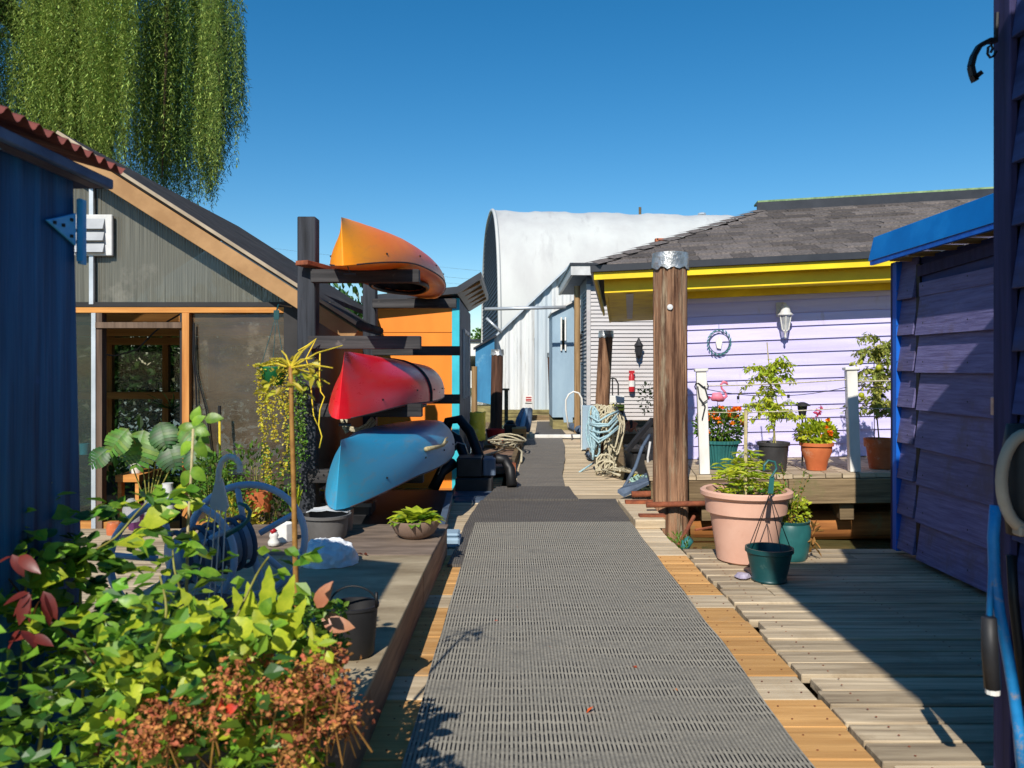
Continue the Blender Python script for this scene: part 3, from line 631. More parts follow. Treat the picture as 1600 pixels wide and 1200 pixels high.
# louvre vent
vent = MB().bx(gx_(119), gx_(180), GY - .055, GY - .02, gz_(401), gz_(337)).build('vent_frame', M['offwhite'], gh, bevel=.006)
for i in range(3):
    z = gz_(352 + 18 * i); b = MB(); b.add([(gx_(122), GY - .06, z + .045), (gx_(169), GY - .06, z + .045), (gx_(169), GY - .095, z - .045), (gx_(122), GY - .095, z - .045), (gx_(122), GY - .056, z + .045), (gx_(169), GY - .056, z + .045), (gx_(169), GY - .06, z - .045), (gx_(122), GY - .06, z - .045)], [(0, 1, 2, 3), (4, 7, 6, 5), (0, 3, 7, 4), (1, 5, 6, 2), (3, 2, 6, 7)])
    b.build('louvre_slat', M['louvre'], vent)
# front framing
DL = gx_(160); DR = gx_(290)
for x0, x1, m_, y_ in ((gx_(147), gx_(154), M['alu'], GY - .05), (gx_(154), gx_(163), M['jamb'], GY - .04), (gx_(288), gx_(299), M['gh_wood'], GY - .05), (gx_(283), gx_(288), M['gh_dark'], GY - .03)):
    b = MB(); b.bx(x0, x1, y_, GY + .04, Z0, WZt - .052); b.build('door_jamb', m_, gh, bevel=.002)
b = MB(); b.bx(gx_(154), gx_(288), GY - .055, GY - .02, gz_(513), gz_(504)); b.build('door_header', M['jamb'], gh)
b = MB(); b.bx(gx_(446), gx_(468), GY - .05, GY + .05, Z0, WZt + .05); b.build('corner_post', M['gh_dark'], gh)
b = MB()   # plastic film panel, slightly bowed
n1, n2 = 24, 24
for j in range(n2 + 1):
    for i in range(n1 + 1):
        u = i / n1; v = j / n2; x = gx_(300) + (gx_(447) - gx_(300)) * u; z = Z0 + .12 + (WZt - .05 - Z0 - .12) * v
        b.v.append((x, GY + .01 - .02 * math.sin(math.pi * u) * math.sin(math.pi * v) + .008 * noise.noise(Vector((u * 4, v * 5, 2))), z))
for j in range(n2):
    for i in range(n1): a = j * (n1 + 1) + i; b.f.append((a, a + 1, a + n1 + 2, a + n1 + 1))
b.build('film_panel', M['film'], gh, smooth=True)
b = MB(); b.bx(AX - 1.8, gx_(147), GY, GY + .006, Z0 + .2, WZt - .05); b.build('window_pane', M['glass'], gh)
b = MB(); b.tube([at(x, y_, GY - .03) for x, y_ in [(303, 510), (306, 580), (322, 640), (330, 700), (332, 770), (330, 830)]], .006, 6); b.tube([at(x, y_, GY - .03) for x, y_ in [(303, 505), (302, 560), (306, 600), (309, 680), (310, 740)]], .008, 6); b.build('cable', M['black'], gh)
b = MB(); b.bx(EXl + .3, CX, GY - .02, GY + .05, Z0 - .12, Z0 + .12); b.build('base_board', M['gh_woodx'], gh)
b = MB(); b.bx(CX - .02, CX + .01, GY + .055, BY - .1, Z0, EZ + .1); b.build('side_wall', M['gh_dark'], gh)
b = MB(); b.bx(EXl + .3, EXl + .33, GY + .05, BY - .1, Z0, EZ + .1); b.build('side_wall', M['glass'], gh)
b = MB(); b.bx(EXl + .34, CX - .03, BY - .13, BY - .11, Z0, WZt); b.build('back_wall', M['glass'], gh)
for px_ in (170, 258, 330):
    x = (px_ - 800) * (BY - .2) / FPX; b = MB(); b.bx(x - .03, x + .05, BY - .22, BY - .14, Z0, WZt); b.build('stud', M['gh_wood'], gh)
b = MB(); b.bx(EXl + .34, CX - .03, BY - .24, BY - .14, 1.60, 1.70); b.build('back_rail', M['gh_woodx'], gh)
b = MB(); b.bx(EXl + .34, CX - .06, 8.9, 8.96, 1.64, 1.76); b.build('tie_beam', M['gh_woodx'], gh)
b = MB(); b.bx(EXl + .34, CX - .06, 7.9, 7.95, 1.74, 1.84); b.build('tie_beam', M['gh_woodx'], gh)
b = MB(); b.bx(EXl + .34, CX - .06, 10.1, BY - .25, .96, .98); b.bx(EXl + .34, CX - .06, 10.04, 10.098, .9, .985); b.build('shelf', M['gh_woodx'], gh)
b = MB(); b.bx(gx_(162), gx_(200), 7.0, 7.5, .28, .34); b.bx(gx_(164), gx_(170), 7.02, 7.08, Z0, .278); b.bx(gx_(192), gx_(198), 7.02, 7.08, Z0, .278); b.build('bench', M['gh_woodx'], gh)
b = MB(); b.bx(EXl, CX, GY - .4, BY, Z0 - .15, Z0 - .01); b.build('floor', M['gh_dark'], gh)
b = MB(); b.tube([at(x, y_, 7.6) for x, y_ in [(150, 552), (180, 556), (215, 546), (240, 520), (262, 502), (290, 486)]], .008, 6); b.build('cable', M['charcoal'], gh)

# ------------------------------------------------------------------ foliage helpers
def cloud_leaves(b, c, r, n, L, W, fl=1.0, up=.3, shell=.5):
    c = Vector(c)
    for i in range(n):
        while True:
            p = Vector((U(-1, 1), U(-1, 1), U(-1, 1)))
            if p.length <= 1 and p.length > shell * rnd(): break
        d = (p + Vector((U(-.6, .6), U(-.6, .6), U(-.6, .6) + up))).normalized()
        b.leaf(c + Vector((p.x * r[0], p.y * r[1], p.z * r[2])), d, L * U(.6, 1.3), W * U(.6, 1.3))
    return b
def stem(b, pts, r0, r1=None, n=6):
    r1 = r0 * .5 if r1 is None else r1; k = len(pts)
    b.tube(pts, [r0 + (r1 - r0) * i / (k - 1) for i in range(k)], n); return b
def pot(name, label, cat, c, prof, m, n=32, group=None, soil_z=None, soil_r=None, flute=0, rimcap=False):
    t = thing(name, label, cat, c, group)
    b = MB(); b.lathe(c, prof, n * (2 if flute else 1), cap0=True, cap1=False, flute=flute, fn=1 if flute else 0); b.build('body', m, t, auto=40)
    if soil_z is not None:
        b = MB(); b.lathe(c, [(soil_r, soil_z - .01), (soil_r * .5, soil_z + .006), (.001, soil_z + .01)], n, cap0=False); b.build('soil', M['soil'], t, smooth=True)
    return t
def potprof(rb, rt, h, rim=.03, rimt=.012, th=.008):
    return [(rb, 0), (rt - .004, h - rim), (rt + rimt, h - rim), (rt + rimt, h), (rt + rimt - th * 1.5, h), (rt - th * 2, h - rim), (rb * .9, h * .3)]

# shared leaf meshes for individually countable foreground leaves
def leaf_mesh(name, L, W, m, K=5, curl=.25, fold=.22, serr=0):
    b = MB()
    for i in range(K + 1):
        f = i / K; wd = W * .5 * (math.sin(math.pi * min(1, f ** .8)) ** .75) if 0 < i < K else .0005
        if serr and 0 < i < K: wd *= 1 + (serr if i % 2 else -serr)
        z = -curl * L * f * f
        b.v += [(-wd, f * L, z + wd * fold), (0, f * L, z), (wd, f * L, z + wd * fold)]
    for i in range(K): a = 3 * i; b.f += [(a, a + 1, a + 4, a + 3), (a + 1, a + 2, a + 5, a + 4)]
    me = bpy.data.meshes.new(name); me.from_pydata(b.v, [], b.f); me.polygons.foreach_set('use_smooth', [True] * len(me.polygons)); me.materials.append(m); return me
M['rose_o'] = mat('rose_o', srgb(138, 176, 56), srgb(90, 136, 38), (30, 30, 30), rough=.38, bump=.15, var=.3, translucent=.35)
M['lime_o'] = mat('lime_o', srgb(200, 208, 58), srgb(158, 178, 42), (30, 30, 30), rough=.4, bump=.15, var=.22, translucent=.4)
M['dgreen_o'] = mat('dgreen_o', srgb(72, 116, 44), srgb(46, 84, 30), (30, 30, 30), rough=.35, bump=.15, var=.3, translucent=.3)
LM = [leaf_mesh('leaf', .05, .034, M['rose_o']), leaf_mesh('leaf', .062, .044, M['rose_o']), leaf_mesh('leaf', .055, .036, M['dgreen_o']), leaf_mesh('leaf', .075, .062, M['lime_o']), leaf_mesh('leaf', .05, .03, M['lime_o'])]
BIG = leaf_mesh('leaf', .10, .095, M['lime_o'], K=8, serr=.06); LONG = leaf_mesh('leaf', .17, .045, M['lime_o'], K=12, serr=.10, curl=.12)
MAR = leaf_mesh('leaf', .07, .028, M['maroon']); PEA = leaf_mesh('leaf', .09, .05, M['peachleaf']); REDL = leaf_mesh('leaf', .07, .05, M['redleaf'])
def leaf_obj(parent, me, p, d, s=1, nrm=None):
    o = bpy.data.objects.new('leaf', me); col.objects.link(o)
    d = Vector(d).normalized(); nrm = Vector(nrm if nrm is not None else (U(-.6, .6), U(-1.1, .1), U(.4, 1.2))); x = d.cross(nrm)
    if x.length < 1e-3: x = d.orthogonal()
    x.normalize(); n = x.cross(d); m = Matrix((x, d, n)).transposed().to_4x4(); m.translation = Vector(p)
    o.parent = parent; o.matrix_basis = mw(parent).inverted() @ m @ Matrix.Scale(s, 4); return o
# ------------------------------------------------------------------ willow and far trees
def build_willow():
    t = thing('willow_tree', 'large weeping willow with long hanging fronds rising behind the greenhouse', 'tree', (-10.5, 19, -.2))
    b = MB(); stem(b, [(-10.5, 19, -.2), (-10.3, 19, 3), (-10.0, 19.1, 6), (-9.6, 19.2, 9)], .5, .3, 12); b.build('trunk', M['bark'], t, smooth=True)
    b = MB()
    for i in range(14):
        a = U(1.9, 4.6); r = U(2, 5); b.tube([(-10, 19, 6 + U(-1, 2)), (-10 + r * .5 * math.cos(a), 19 + r * .5 * math.sin(a), 9.5), (-10 + r * math.cos(a), 19 + r * math.sin(a), 10)], [.16, .09, .03], 6)
    for i in range(5):
        x = U(-9.8, -6.2); b.tube([(x, U(15.5, 18), U(9, 10)), (x + U(.2, .5), U(15.5, 17), 7.5), (x + U(.1, .9), U(15.3, 16.5), U(5, 6.5))], [.05, .03, .012], 5)
    b.build('branch', M['bark'], t, smooth=True)
    for name_m, count, ylo, yhi, seed in (('willow', 1000, 14.6, 16.6, 1), ('willow_shaded', 2300, 16.0, 21.5, 2)):
        random.seed(seed + 40); V = []; F = []
        cl = []
        for c in range(64):
            cl.append((U(-13.5, -5.2), U(ylo, yhi), U(0, 1)))
        for s_ in range(count):
            cx_, cy_, cv = cl[int(rnd() ** .9 * len(cl)) % len(cl)]
            x0 = cx_ + random.gauss(0, .21); y0 = cy_ + random.gauss(0, .25)
            px_ = 800 + FPX * x0 / y0
            if px_ > 384: continue
            # lowest point of the fringe as it runs towards the tree's edge
            if px_ > 366: zb = U(165, 240)
            elif px_ > 345: zb = U(150, 285)
            elif px_ > 320: zb = U(250, 335)
            elif px_ > 210: zb = U(230, 340)
            else: zb = U(180, 330)
            if name_m == 'willow' and px_ > 215 and px_ < 300 and rnd() < .75: continue  # pale fronds thinned to keep a shaded band in the crown
            zbot = EYE - (zb - 580) * y0 / FPX + cv * .5
            ztop = min(10.6 - abs(x0 + 9.6) * .12 + U(-.8, .2), zbot + U(3.2, 6.5))
            if px_ > 340: ztop = min(ztop, 9.6)
            n = int((ztop - zbot) / .062); sx = U(-.16, .12); sy = U(-.1, .1); ph = U(0, 6)
            for i in range(n):
                f = i / n; z = ztop - (ztop - zbot) * f
                x = x0 + sx * f * f + .05 * math.sin(z * 1.6 + ph); yy = y0 + sy * f
                for _ in range(2):
                    L = U(.07, .15); W = U(.014, .024); a = U(0, 6.283); dn = U(-1.1, .05)
                    d = Vector((math.cos(a) * .7, math.sin(a) * .7, dn)).normalized(); sd_ = Vector((-math.sin(a), math.cos(a), U(-.4, .4))).normalized()
                    p = Vector((x + U(-.02, .02), yy + U(-.02, .02), z)); k0 = len(V)
                    V += [tuple(p), tuple(p + d * L * .5 + sd_ * W / 2), tuple(p + d * L), tuple(p + d * L * .5 - sd_ * W / 2)]
                    F.append((k0, k0 + 1, k0 + 2, k0 + 3))
        b = MB(); b.v = V; b.f = F; b.build('hanging_fronds', M[name_m], t, kind='stuff')
    random.seed(11)
build_willow()
def far_tree(x, y, h, r, label):
    t = thing('tree', label, 'tree', (x, y, 0), 'trees on the far bank')
    b = MB(); stem(b, [(x, y, 0), (x + .2, y, h * .5), (x, y, h * .8)], .3, .1, 6); b.build('trunk', M['bark'], t)
    b = MB()
    for i in range(9): cloud_leaves(b, (x + U(-.5, .5) * r, y + U(-.5, .5) * r, h * U(.4, .9)), (r * .6, r * .6, r * .55), 130, .7, .45)
    b.build('crown', M['darkgreen' if rnd() < .5 else 'green'], t, kind='stuff')
for i, (x, h) in enumerate([(-9, 9), (-5.5, 8), (-3.2, 7), (-14, 10), (-20, 11), (-27, 9), (4, 8), (12, 9), (40, 9), (55, 11), (70, 10)]):
    far_tree(x, 128 + i % 3 * 4, h, h * .42, ['rounded', 'spreading', 'narrow', 'bushy', 'tall', 'low', 'dark', 'thin', 'broad', 'loose', 'dense'][i] + ' green tree standing on the far bank beyond the dock')
# dense shrub mass behind the greenhouse
b = MB()
for i in range(34): cloud_leaves(b, (-9.5 + (i % 17) * .45, 12.4 + (i // 17) * .9 + U(-.2, .2), U(.5, 1.9)), (.7, .5, 1.0), 420, .16, .09)
tag(b.build('shrubbery', M['darkgreen']), 'dark green shrub growth filling the bank behind the greenhouse', 'shrubs', kind='stuff')
# power lines
pl = thing('power_line', 'faint set of overhead power wires crossing the sky low above the roofs', 'power line', (-60, 150, 20))
for i, (ya, yb) in enumerate([(385, 418), (400, 432), (412, 440), (430, 452)]):
    A = at(180, ya - 30, 150); B = at(1000, yb + 26, 150); pts = []
    for k in range(13): t_ = k / 12; p = A.lerp(B, t_); p.z -= 3 * 4 * t_ * (1 - t_) * .3; pts.append(p)
    b = MB(); b.tube(pts, .02, 4); b.build('wire', M['charcoal'], pl)
for X in (A.x, B.x):
    b = MB(); b.tube([(X, 150, 0), (X, 150, 32)], .25, 8); b.bx(X - 1.5, X + 1.5, 149.7, 150.3, 24, 24.3); b.build('pylon', M['timber'], pl)

# ------------------------------------------------------------------ far boathouse, sheds
bh = thing('boathouse', 'huge white arched fabric boathouse rising behind the dock sheds', 'boathouse', (6, 38, 0))
def arch(u):  # u 0 near wall foot .. 1 far wall foot ; returns depth offset, height
    a = math.pi * u
    yy = 7 - 7.0 * math.copysign(abs(math.cos(a)) ** .80, math.cos(a)); zz_ = 1.2 + 7.6 * math.sin(a) ** .70
    return yy, zz_
BD = Vector((-.087, 1, 0)).normalized()
b = MB(); NU = 64; NXs = 60; O_ = Vector((-.44, 32, 0)); AXv = Vector((1, .10, 0)).normalized()
for i in range(NXs + 1):
    X = 16.5 * i / NXs
    for j in range(NU + 1):
        yy, z = arch(j / NU); rib = .05 * abs(math.sin(X * math.pi / 1.3)) ** 10
        s_ = -.07 * math.sin(math.pi * ((X / 2.6) % 1)) * math.sin(math.pi * j / NU)
        p = O_ + AXv * X + BD * yy; b.v.append((p.x, p.y, z + rib + s_ + .03 * noise.noise(Vector((X * .6, j * .2, 0)))))
for i in range(NXs):
    for j in range(NU): a = i * (NU + 1) + j; b.f.append((a, a + NU + 1, a + NU + 2, a + 1))
b.build('fabric_cover', M['white_fab'], bh, smooth=True)
b = MB(); pr = [arch(j / NU) for j in range(NU + 1)]
poly = [O_ + BD * yy + Vector((-.02, 0, z)) for yy, z in pr]
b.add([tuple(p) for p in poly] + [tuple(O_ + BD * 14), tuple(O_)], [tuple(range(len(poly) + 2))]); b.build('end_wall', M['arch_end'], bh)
b = MB()
for j in range(1, 40):
    z = .6 + j * .2
    cand = [(yy, zz_) for yy, zz_ in pr if zz_ >= z]
    if len(cand) < 2: break
    p0 = O_ + BD * (cand[0][0] + .1) + Vector((-.05, 0, z)); p1 = O_ + BD * (cand[-1][0] - .1) + Vector((-.05, 0, z)); b.beam(p0, p1, .05, .035)
b.build('end_slats', M['slate'], bh, kind='stuff')
b = MB(); b.tube([tuple(p + Vector((-.03, 0, 0))) for p in poly], .08, 6); b.build('arch_rim', M['white_fab'], bh, smooth=True)
b = MB(); b.lathe(O_ + AXv * 10.6 + BD * 7 + Vector((0, 0, 8.7)), [(.12, 0), (.12, .35), (.2, .38), (.2, .45), (.02, .5)], 10); b.build('vent', M['alu'], bh)

FY = 21; fq = FY / FPX
ws = thing('metal_shed', 'white corrugated metal gable shed beyond the end of the walkway', 'shed', (1.5, 23, .2))
def fx(px): return (px - 800) * fq
def fz(py): return EYE - (py - 580) * fq
def corr_wall(x0, x1, zlo, ztopf, m, name='wall_panel'):
    b = MB(); n = int((x1 - x0) / .05)
    for i in range(n + 1):
        x = x0 + (x1 - x0) * i / n; yy = FY + (.0 if i % 4 < 2 else .035); b.v += [(x, yy, zlo), (x, yy, ztopf(x))]
        if i: a = 2 * (i - 1); b.f.append((a, a + 2, a + 3, a + 1))
    b.build(name, m, ws)
axp = fx(893); azp = fz(414); sl_ = (fz(414) - fz(528)) / (fx(893) - fx(772))
top = lambda x: azp - abs(x - axp) * sl_
xs = [772, 790, 808, 826, 835, 862, 893, 935, 1010]
for i in range(len(xs) - 1):
    corr_wall(fx(xs[i]) + .004, fx(xs[i + 1]), fz(640), top, M['grey_sheet'] if 826 < xs[i] < 862 or xs[i] == 835 else M['white_sheet'])
b = MB()
L0 = fx(745); b.add([(L0, FY - .15, top(L0) + .03), (axp, FY - .15, azp + .06), (axp, FY + 5, azp + .06), (L0, FY + 5, top(L0) + .03), (L0, FY - .15, top(L0) - .03), (axp, FY - .15, azp), (axp, FY + 5, azp), (L0, FY + 5, top(L0) - .03)], [(0, 1, 2, 3), (0, 4, 5, 1), (4, 7, 6, 5)]); b.build('roof', M['alu'], ws)
b = MB(); R0 = fx(1010); b.add([(R0, FY - .15, top(R0) + .03), (axp + .003, FY - .15, azp + .06), (axp + .003, FY + 5, azp + .06), (R0, FY + 5, top(R0) + .03), (R0, FY - .15, top(R0) - .03), (axp + .003, FY - .15, azp)], [(3, 2, 1, 0), (1, 5, 4, 0)]); b.build('roof', M['alu'], ws)
b = MB(); b.bx(fx(772), fx(1010), FY + .05, FY + 5, .2, fz(528)); b.build('core', M['slate'], ws)
b = MB()
for k in range(4): b.bx(fx(768), fx(900), FY - .1 - .02 * k, FY + .6, fz(640 + 6 * (k + 1)) + .01, fz(640 + 6 * k)); 
b.build('float_timber', M['mosslog'], ws)
ts = thing('teal_shed', 'small teal blue shed wall left of the white metal shed', 'shed', (-.7, 20.9, .2))
b = MB(); b.add([(fx(744), 20.6, fz(626)), (fx(773), 20.6, fz(632)), (fx(773), 20.6, fz(529)), (fx(744), 20.6, fz(546)), (fx(744), 20.9, fz(626)), (fx(773), 20.9, fz(632)), (fx(773), 20.9, fz(529)), (fx(744), 20.9, fz(546))], [(0, 1, 2, 3), (4, 7, 6, 5), (0, 4, 5, 1), (1, 5, 6, 2), (2, 6, 7, 3), (0, 3, 7, 4)]); b.build('wall', M['teal_wall'], ts)
b = MB(); b.prism([(fx(741), 20.5, fz(547)), (fx(776), 20.5, fz(527)), (fx(776), 20.5, fz(524)), (fx(741), 20.5, fz(544))], (0, .5, 0)); b.build('roof', M['gutter'], ts)
b = MB(); b.bx(fx(738), fx(775), 20.4, 21.2, -.3, fz(633)); b.build('float_base', M['mosslog'], ts)
lb = thing('light_blue_shed', 'tall narrow pale blue shed with slit window beyond the tan pole', 'shed', (1.2, 17.5, .1))
def a17(px, py): p = at(px, py, 17.2); return p
b = MB(); P_ = [a17(863, 652), a17(898, 652), a17(898, 472), a17(863, 489)]; b.prism(P_, (0, 1.5, 0)); b.build('wall', M['lightblue'], lb)
b = MB(); P_ = [a17(861, 490), a17(899, 471), a17(899, 468), a17(861, 487)]; b.prism([p + Vector((0, -.1, 0)) for p in P_], (0, 1.7, 0)); b.build('roof', M['offwhite'], lb)
b = MB(); c0 = a17(880, 522); b.box((c0.x, 17.18, c0.z), (.05, .03, .62)); wn = b.build('window', M['darkglass'], lb)
b = MB(); c0 = a17(880, 522)
for dx in (-.045, .045): b.box((c0.x + dx, 17.17, c0.z), (.03, .04, .72))
b.build('frame', M['white'], wn)
b = MB(); b.bx(a17(863, 652).x, a17(900, 652).x, 17.0, 18.5, -.3, .2); b.build('float_base', M['mosslog'], lb)

# pilings
def piling(c, zt, r, m, lean=(0, 0), label='', cap=True, group='mooring pilings beside the walkway', z0=-1.2, detail=14):
    t = thing('piling', label, 'piling', (c[0], c[1], z0), group)
    b = MB(); H = zt - z0; pts = []; rs = []
    nseg = 70 if detail > 20 else 18; ns = 150 if detail > 20 else 30
    base = len(b.v)
    for i in range(nseg + 1):
        f = i / nseg; z = z0 + H * f; x = c[0] + lean[0] * (z / zt) * 1; y_ = c[1] + lean[1] * (z / zt)
        for j in range(ns):
            a = 2 * math.pi * j / ns; rr = r * (1.04 - .07 * f) * (1 + .035 * noise.noise(Vector((math.cos(a) * 3.0, math.sin(a) * 3.0, z * .6 + c[0]))) + .02 * noise.noise(Vector((math.cos(a) * 9, math.sin(a) * 9, z * .8 + c[0]))) - (.11 * max(0, .16 - abs(noise.noise(Vector((math.cos(a) * 6, math.sin(a) * 6, z * .55 + 9))))) / .16 * (.4 + noise.noise(Vector((math.cos(a) * 2, math.sin(a) * 2, z * 1.3 + 3)))) + .018 * noise.noise(Vector((math.cos(a) * 26, math.sin(a) * 26, z * 1.5))) if detail > 20 else 0))
            b.v.append((x + rr * math.cos(a), y_ + rr * math.sin(a), z))
    for i in range(nseg):
        for j in range(ns): b.f.append((i * ns + j, i * ns + (j + 1) % ns, (i + 1) * ns + (j + 1) % ns, (i + 1) * ns + j))
    b.f.append(tuple(nseg * ns + j for j in range(ns)))
    b.build('shaft', m, t, smooth=True, auto=60)
    if cap:
        b = MB(); ns2 = 36; x = c[0] + lean[0]; y_ = c[1] + lean[1]
        for i in range(5):
            for j in range(ns2):
                a = 2 * math.pi * j / ns2; f = i / 4
                lowz = -r * .95 + r * .22 * noise.noise(Vector((math.cos(a) * 2.2, math.sin(a) * 2.2, c[0] * 3)))*1.5
                rr = r * (1.03 + .05 * f * 0 + .10 * (1 - f) * (.5 + noise.noise(Vector((math.cos(a) * 3, math.sin(a) * 3, 1 + c[0])))) + .025 * noise.noise(Vector((math.cos(a) * 6, math.sin(a) * 6, i * .9))))
                b.v.append((x + rr * math.cos(a), y_ + rr * math.sin(a), zt + lowz * (1 - f) + .012))
        for i in range(4):
            for j in range(ns2): b.f.append((i * ns2 + j, i * ns2 + (j + 1) % ns2, (i + 1) * ns2 + (j + 1) % ns2, (i + 1) * ns2 + j))
        b.f.append(tuple(4 * ns2 + j for j in range(ns2)))
        b.build('metal_cap', M['metal_cap'], t, auto=35)
    return t
mp_ = piling((1.375, 6.95), 2.26, .147, M['piling'], label='thick brown timber piling with crumpled metal cap beside the walkway, nearest one', detail=40)
b = MB(); b.lathe((0, 0, 0), [(.022, -.012), (.026, 0), (.022, .006), (.001, .008)], 14)
kn = b.build('knot', M['offwhite'], mp_); kn.data.transform(Matrix.Rotation(R(90), 4, 'X')); 
kp = at(1047, 480, 6.80); kn.data.transform(Matrix.Translation((0, 0, 0)))
for v in kn.data.vertices: pass
kn.matrix_basis = Matrix.Translation(Vector((kp.x, 6.80, kp.z)) - Vector((1.375, 6.95, -1.2))) @ Matrix.Translation(Vector((1.375, 6.95, -1.2)) * 0)
kn.data.transform(Matrix.Translation(-(sum((v.co for v in kn.data.vertices), Vector()) / len(kn.data.vertices))))
piling((1.43, 13.0), 1.25 + 62 * 13 / 1250, .115, M['piling'], lean=(.10, 0), label='leaning brown piling with silver cap just left of the beige house wall')
piling((1.02, 19.2), 1.25 + 28 * 19.2 / 1250, .115, M['piling_dark'], lean=(-.06, 0), label='dark piling with pale cap in front of the white metal shed, middle of the view')
piling((-.31, 15.4), 1.25 + 33 * 15.4 / 1250, .115, M['piling_dark'], lean=(.03, 0), label='near-black piling with pale cap beside the teal shed')
piling((1.32, 16.2), 1.25 + 133 * 16.2 / 1250, .062, M['piling_tan'], label='slim bare tan pole against the corner of the beige house', cap=False)
piling((-.78, 16.6), 1.25 - 0 * 16 / 1250 + .1, .06, M['piling_tan'], label='short weathered grey-brown post just right of the orange shed', cap=False)
t = thing('steel_rail', 'thin grey steel pipe spanning high between the sheds above the walkway', 'pipe', (.2, 16.2, 2.4))
b = MB(); b.tube([at(757, 483, 16.3), at(884, 480, 16.3)], .035, 8); b.build('pipe', M['alu'], t, smooth=True)
b = MB(); b.tube([at(760, 497, 16.3), at(784, 520, 16.3)], .03, 8); b.build('brace', M['alu'], t, smooth=True)

# ------------------------------------------------------------------ beige house
HY = 16.0; hq = HY / FPX
def hx(px): return (px - 800) * hq
def hzz(py): return EYE - (py - 580) * hq
bg = thing('beige_house', 'two-storey floating house with pale beige siding behind the rope pile', 'house', (3, 18, .1))
b = MB(); b.bx(hx(918), 5.4, HY + .03, 19.5, hzz(656), hzz(420)); b.build('wall', M['beige_dk'], bg)
b = MB(); z = hzz(656); 
while z < hzz(444) - .07:
    b.add([(hx(922), HY - .015, z), (5.4, HY - .015, z), (5.4, HY + .012, z + .079), (hx(922), HY + .012, z + .079), (hx(922), HY + .02, z), (5.4, HY + .02, z)], [(0, 1, 2, 3), (0, 4, 5, 1)]); z += .0787
b.build('front_siding', M['beige'], bg)
b = MB(); z = hzz(656)
while z < hzz(444) - .07:
    b.add([(hx(918) - .015, HY + .05, z), (hx(918) - .015, 19.5, z), (hx(918) + .012, 19.5, z + .079), (hx(918) + .012, HY + .05, z + .079), (hx(918) + .02, HY + .05, z), (hx(918) + .02, 19.5, z)], [(3, 2, 1, 0), (0, 1, 5, 4)]); z += .0787
b.build('side_siding', M['beige'], bg)
b = MB(); b.bx(hx(916.5), hx(922.5), HY - .03, HY + .05, hzz(656), hzz(444)); b.build('corner_trim', M['beige'], bg)
b = MB(); b.bx(hx(918) - .02, 5.4, HY - .025, HY + .02, hzz(443), hzz(431)); b.build('frieze', M['beige_dk'], bg)
b = MB(); b.bx(hx(890), 5.7, HY - .35, HY - .3, hzz(433), hzz(418)); b.bx(hx(890), hx(890) + .05, HY - .3, 19.8, hzz(433), hzz(418)); b.build('fascia', M['offwhite'], bg)
b = MB(); b.bx(hx(890) - .02, 5.8, HY - .38, 19.9, hzz(418) + .002, hzz(414.5)); b.build('roof', M['gutter'], bg)
b = MB(); b.bx(hx(890) + .05, 5.6, HY - .3, 19.8, hzz(432), hzz(431)); b.build('soffit', M['slate'], bg)
for (za, zb_) in ((515, 458), (650, 570)):
    wd = MB().bx(hx(918) - .03, hx(918) + .01, 17.0, 18.2, hzz(za) , hzz(zb_)).build('window', M['darkglass'], bg)
    b = MB()
    for yy in (16.95, 17.6, 18.2): b.bx(hx(918) - .045, hx(918) + .0, yy, yy + .07, hzz(za) - .02, hzz(zb_) + .02)
    for z in (hzz(za) - .04, hzz(zb_) - .0): b.bx(hx(918) - .043, hx(918) + .0, 16.95, 18.27, z, z + .06)
    b.build('frame', M['white'], wd)
b = MB(); b.bx(1.5, 5.6, HY - 2.0, HY + 3.5, -.12, .16); b.build('float_deck', M['timber'], bg)
b = MB(); b.bx(2.3, 5.6, HY - .25, HY - .02, .16, hzz(656)); b.build('skirt', M['timber'], bg)
# things on the beige wall
la = thing('wall_lantern', 'black lantern lamp mounted on the beige siding', 'lamp', at(998, 560, HY - .15))
c = at(998, 556, HY - .15); b = MB(); b.lathe(c, [(.005, -.12), (.02, -.05), (.06, 0), (.08, .18), (.10, .2), (.05, .27), (.01, .36)], 10); b.build('lantern', M['charcoal'], la); b = MB(); b.bx(c.x - .02, c.x + .02, HY - .15, HY, c.z + .2, c.z + .24); b.build('arm', M['charcoal'], la)
fe = thing('fire_extinguisher', 'small red and white fire extinguisher hung on the beige siding', 'fire extinguisher', at(987, 612, HY - .1))
c = at(987, 612, HY - .1); b = MB(); b.lathe(c, [(.055, 0), (.06, .03), (.06, .3), (.03, .36)], 12); b.build('cylinder', M['red'], fe, auto=40); b = MB(); b.lathe(c + Vector((0, 0, .1)), [(.0615, 0), (.0615, .12)], 12, cap0=False, cap1=False); b.build('label_band', M['white'], fe); b = MB(); b.box(c + Vector((0, 0, .39)), (.11, .04, .06)); b.build('handle', M['red'], fe)
yb = thing('utility_cart', 'yellow and white hose box with black hoop handle under the leaning piling', 'hose box', at(960, 655, 15.3))
def ap(px, py, Y=15.4): return at(px, py, Y)
for (p0, p1, m_) in (((946, 632), (974, 618), 'white'), ((945, 641), (974, 628), 'bright_yellow'), ((947, 637.5), (973, 635.5), 'black')):
    a0 = ap(*p0); a1 = ap(*p1); b = MB(); b.bx(a0.x, a1.x, 15.25 - (.03 if m_ == 'black' else 0), 15.7, a0.z, a1.z + (-.05 if m_ == 'white' else 0)) if False else b.bx(a0.x, a1.x, 15.25 - {'black': .02, 'white': 0, 'bright_yellow': .01}[m_], 15.7 - {'black': .1, 'white': 0, 'bright_yellow': .1}[m_], a0.z + {'black': 0, 'white': 0.03, 'bright_yellow': 0}[m_], a1.z if m_ != 'bright_yellow' else ap(0, 632).z); b.build('box_section', M[m_], yb, bevel=.01)
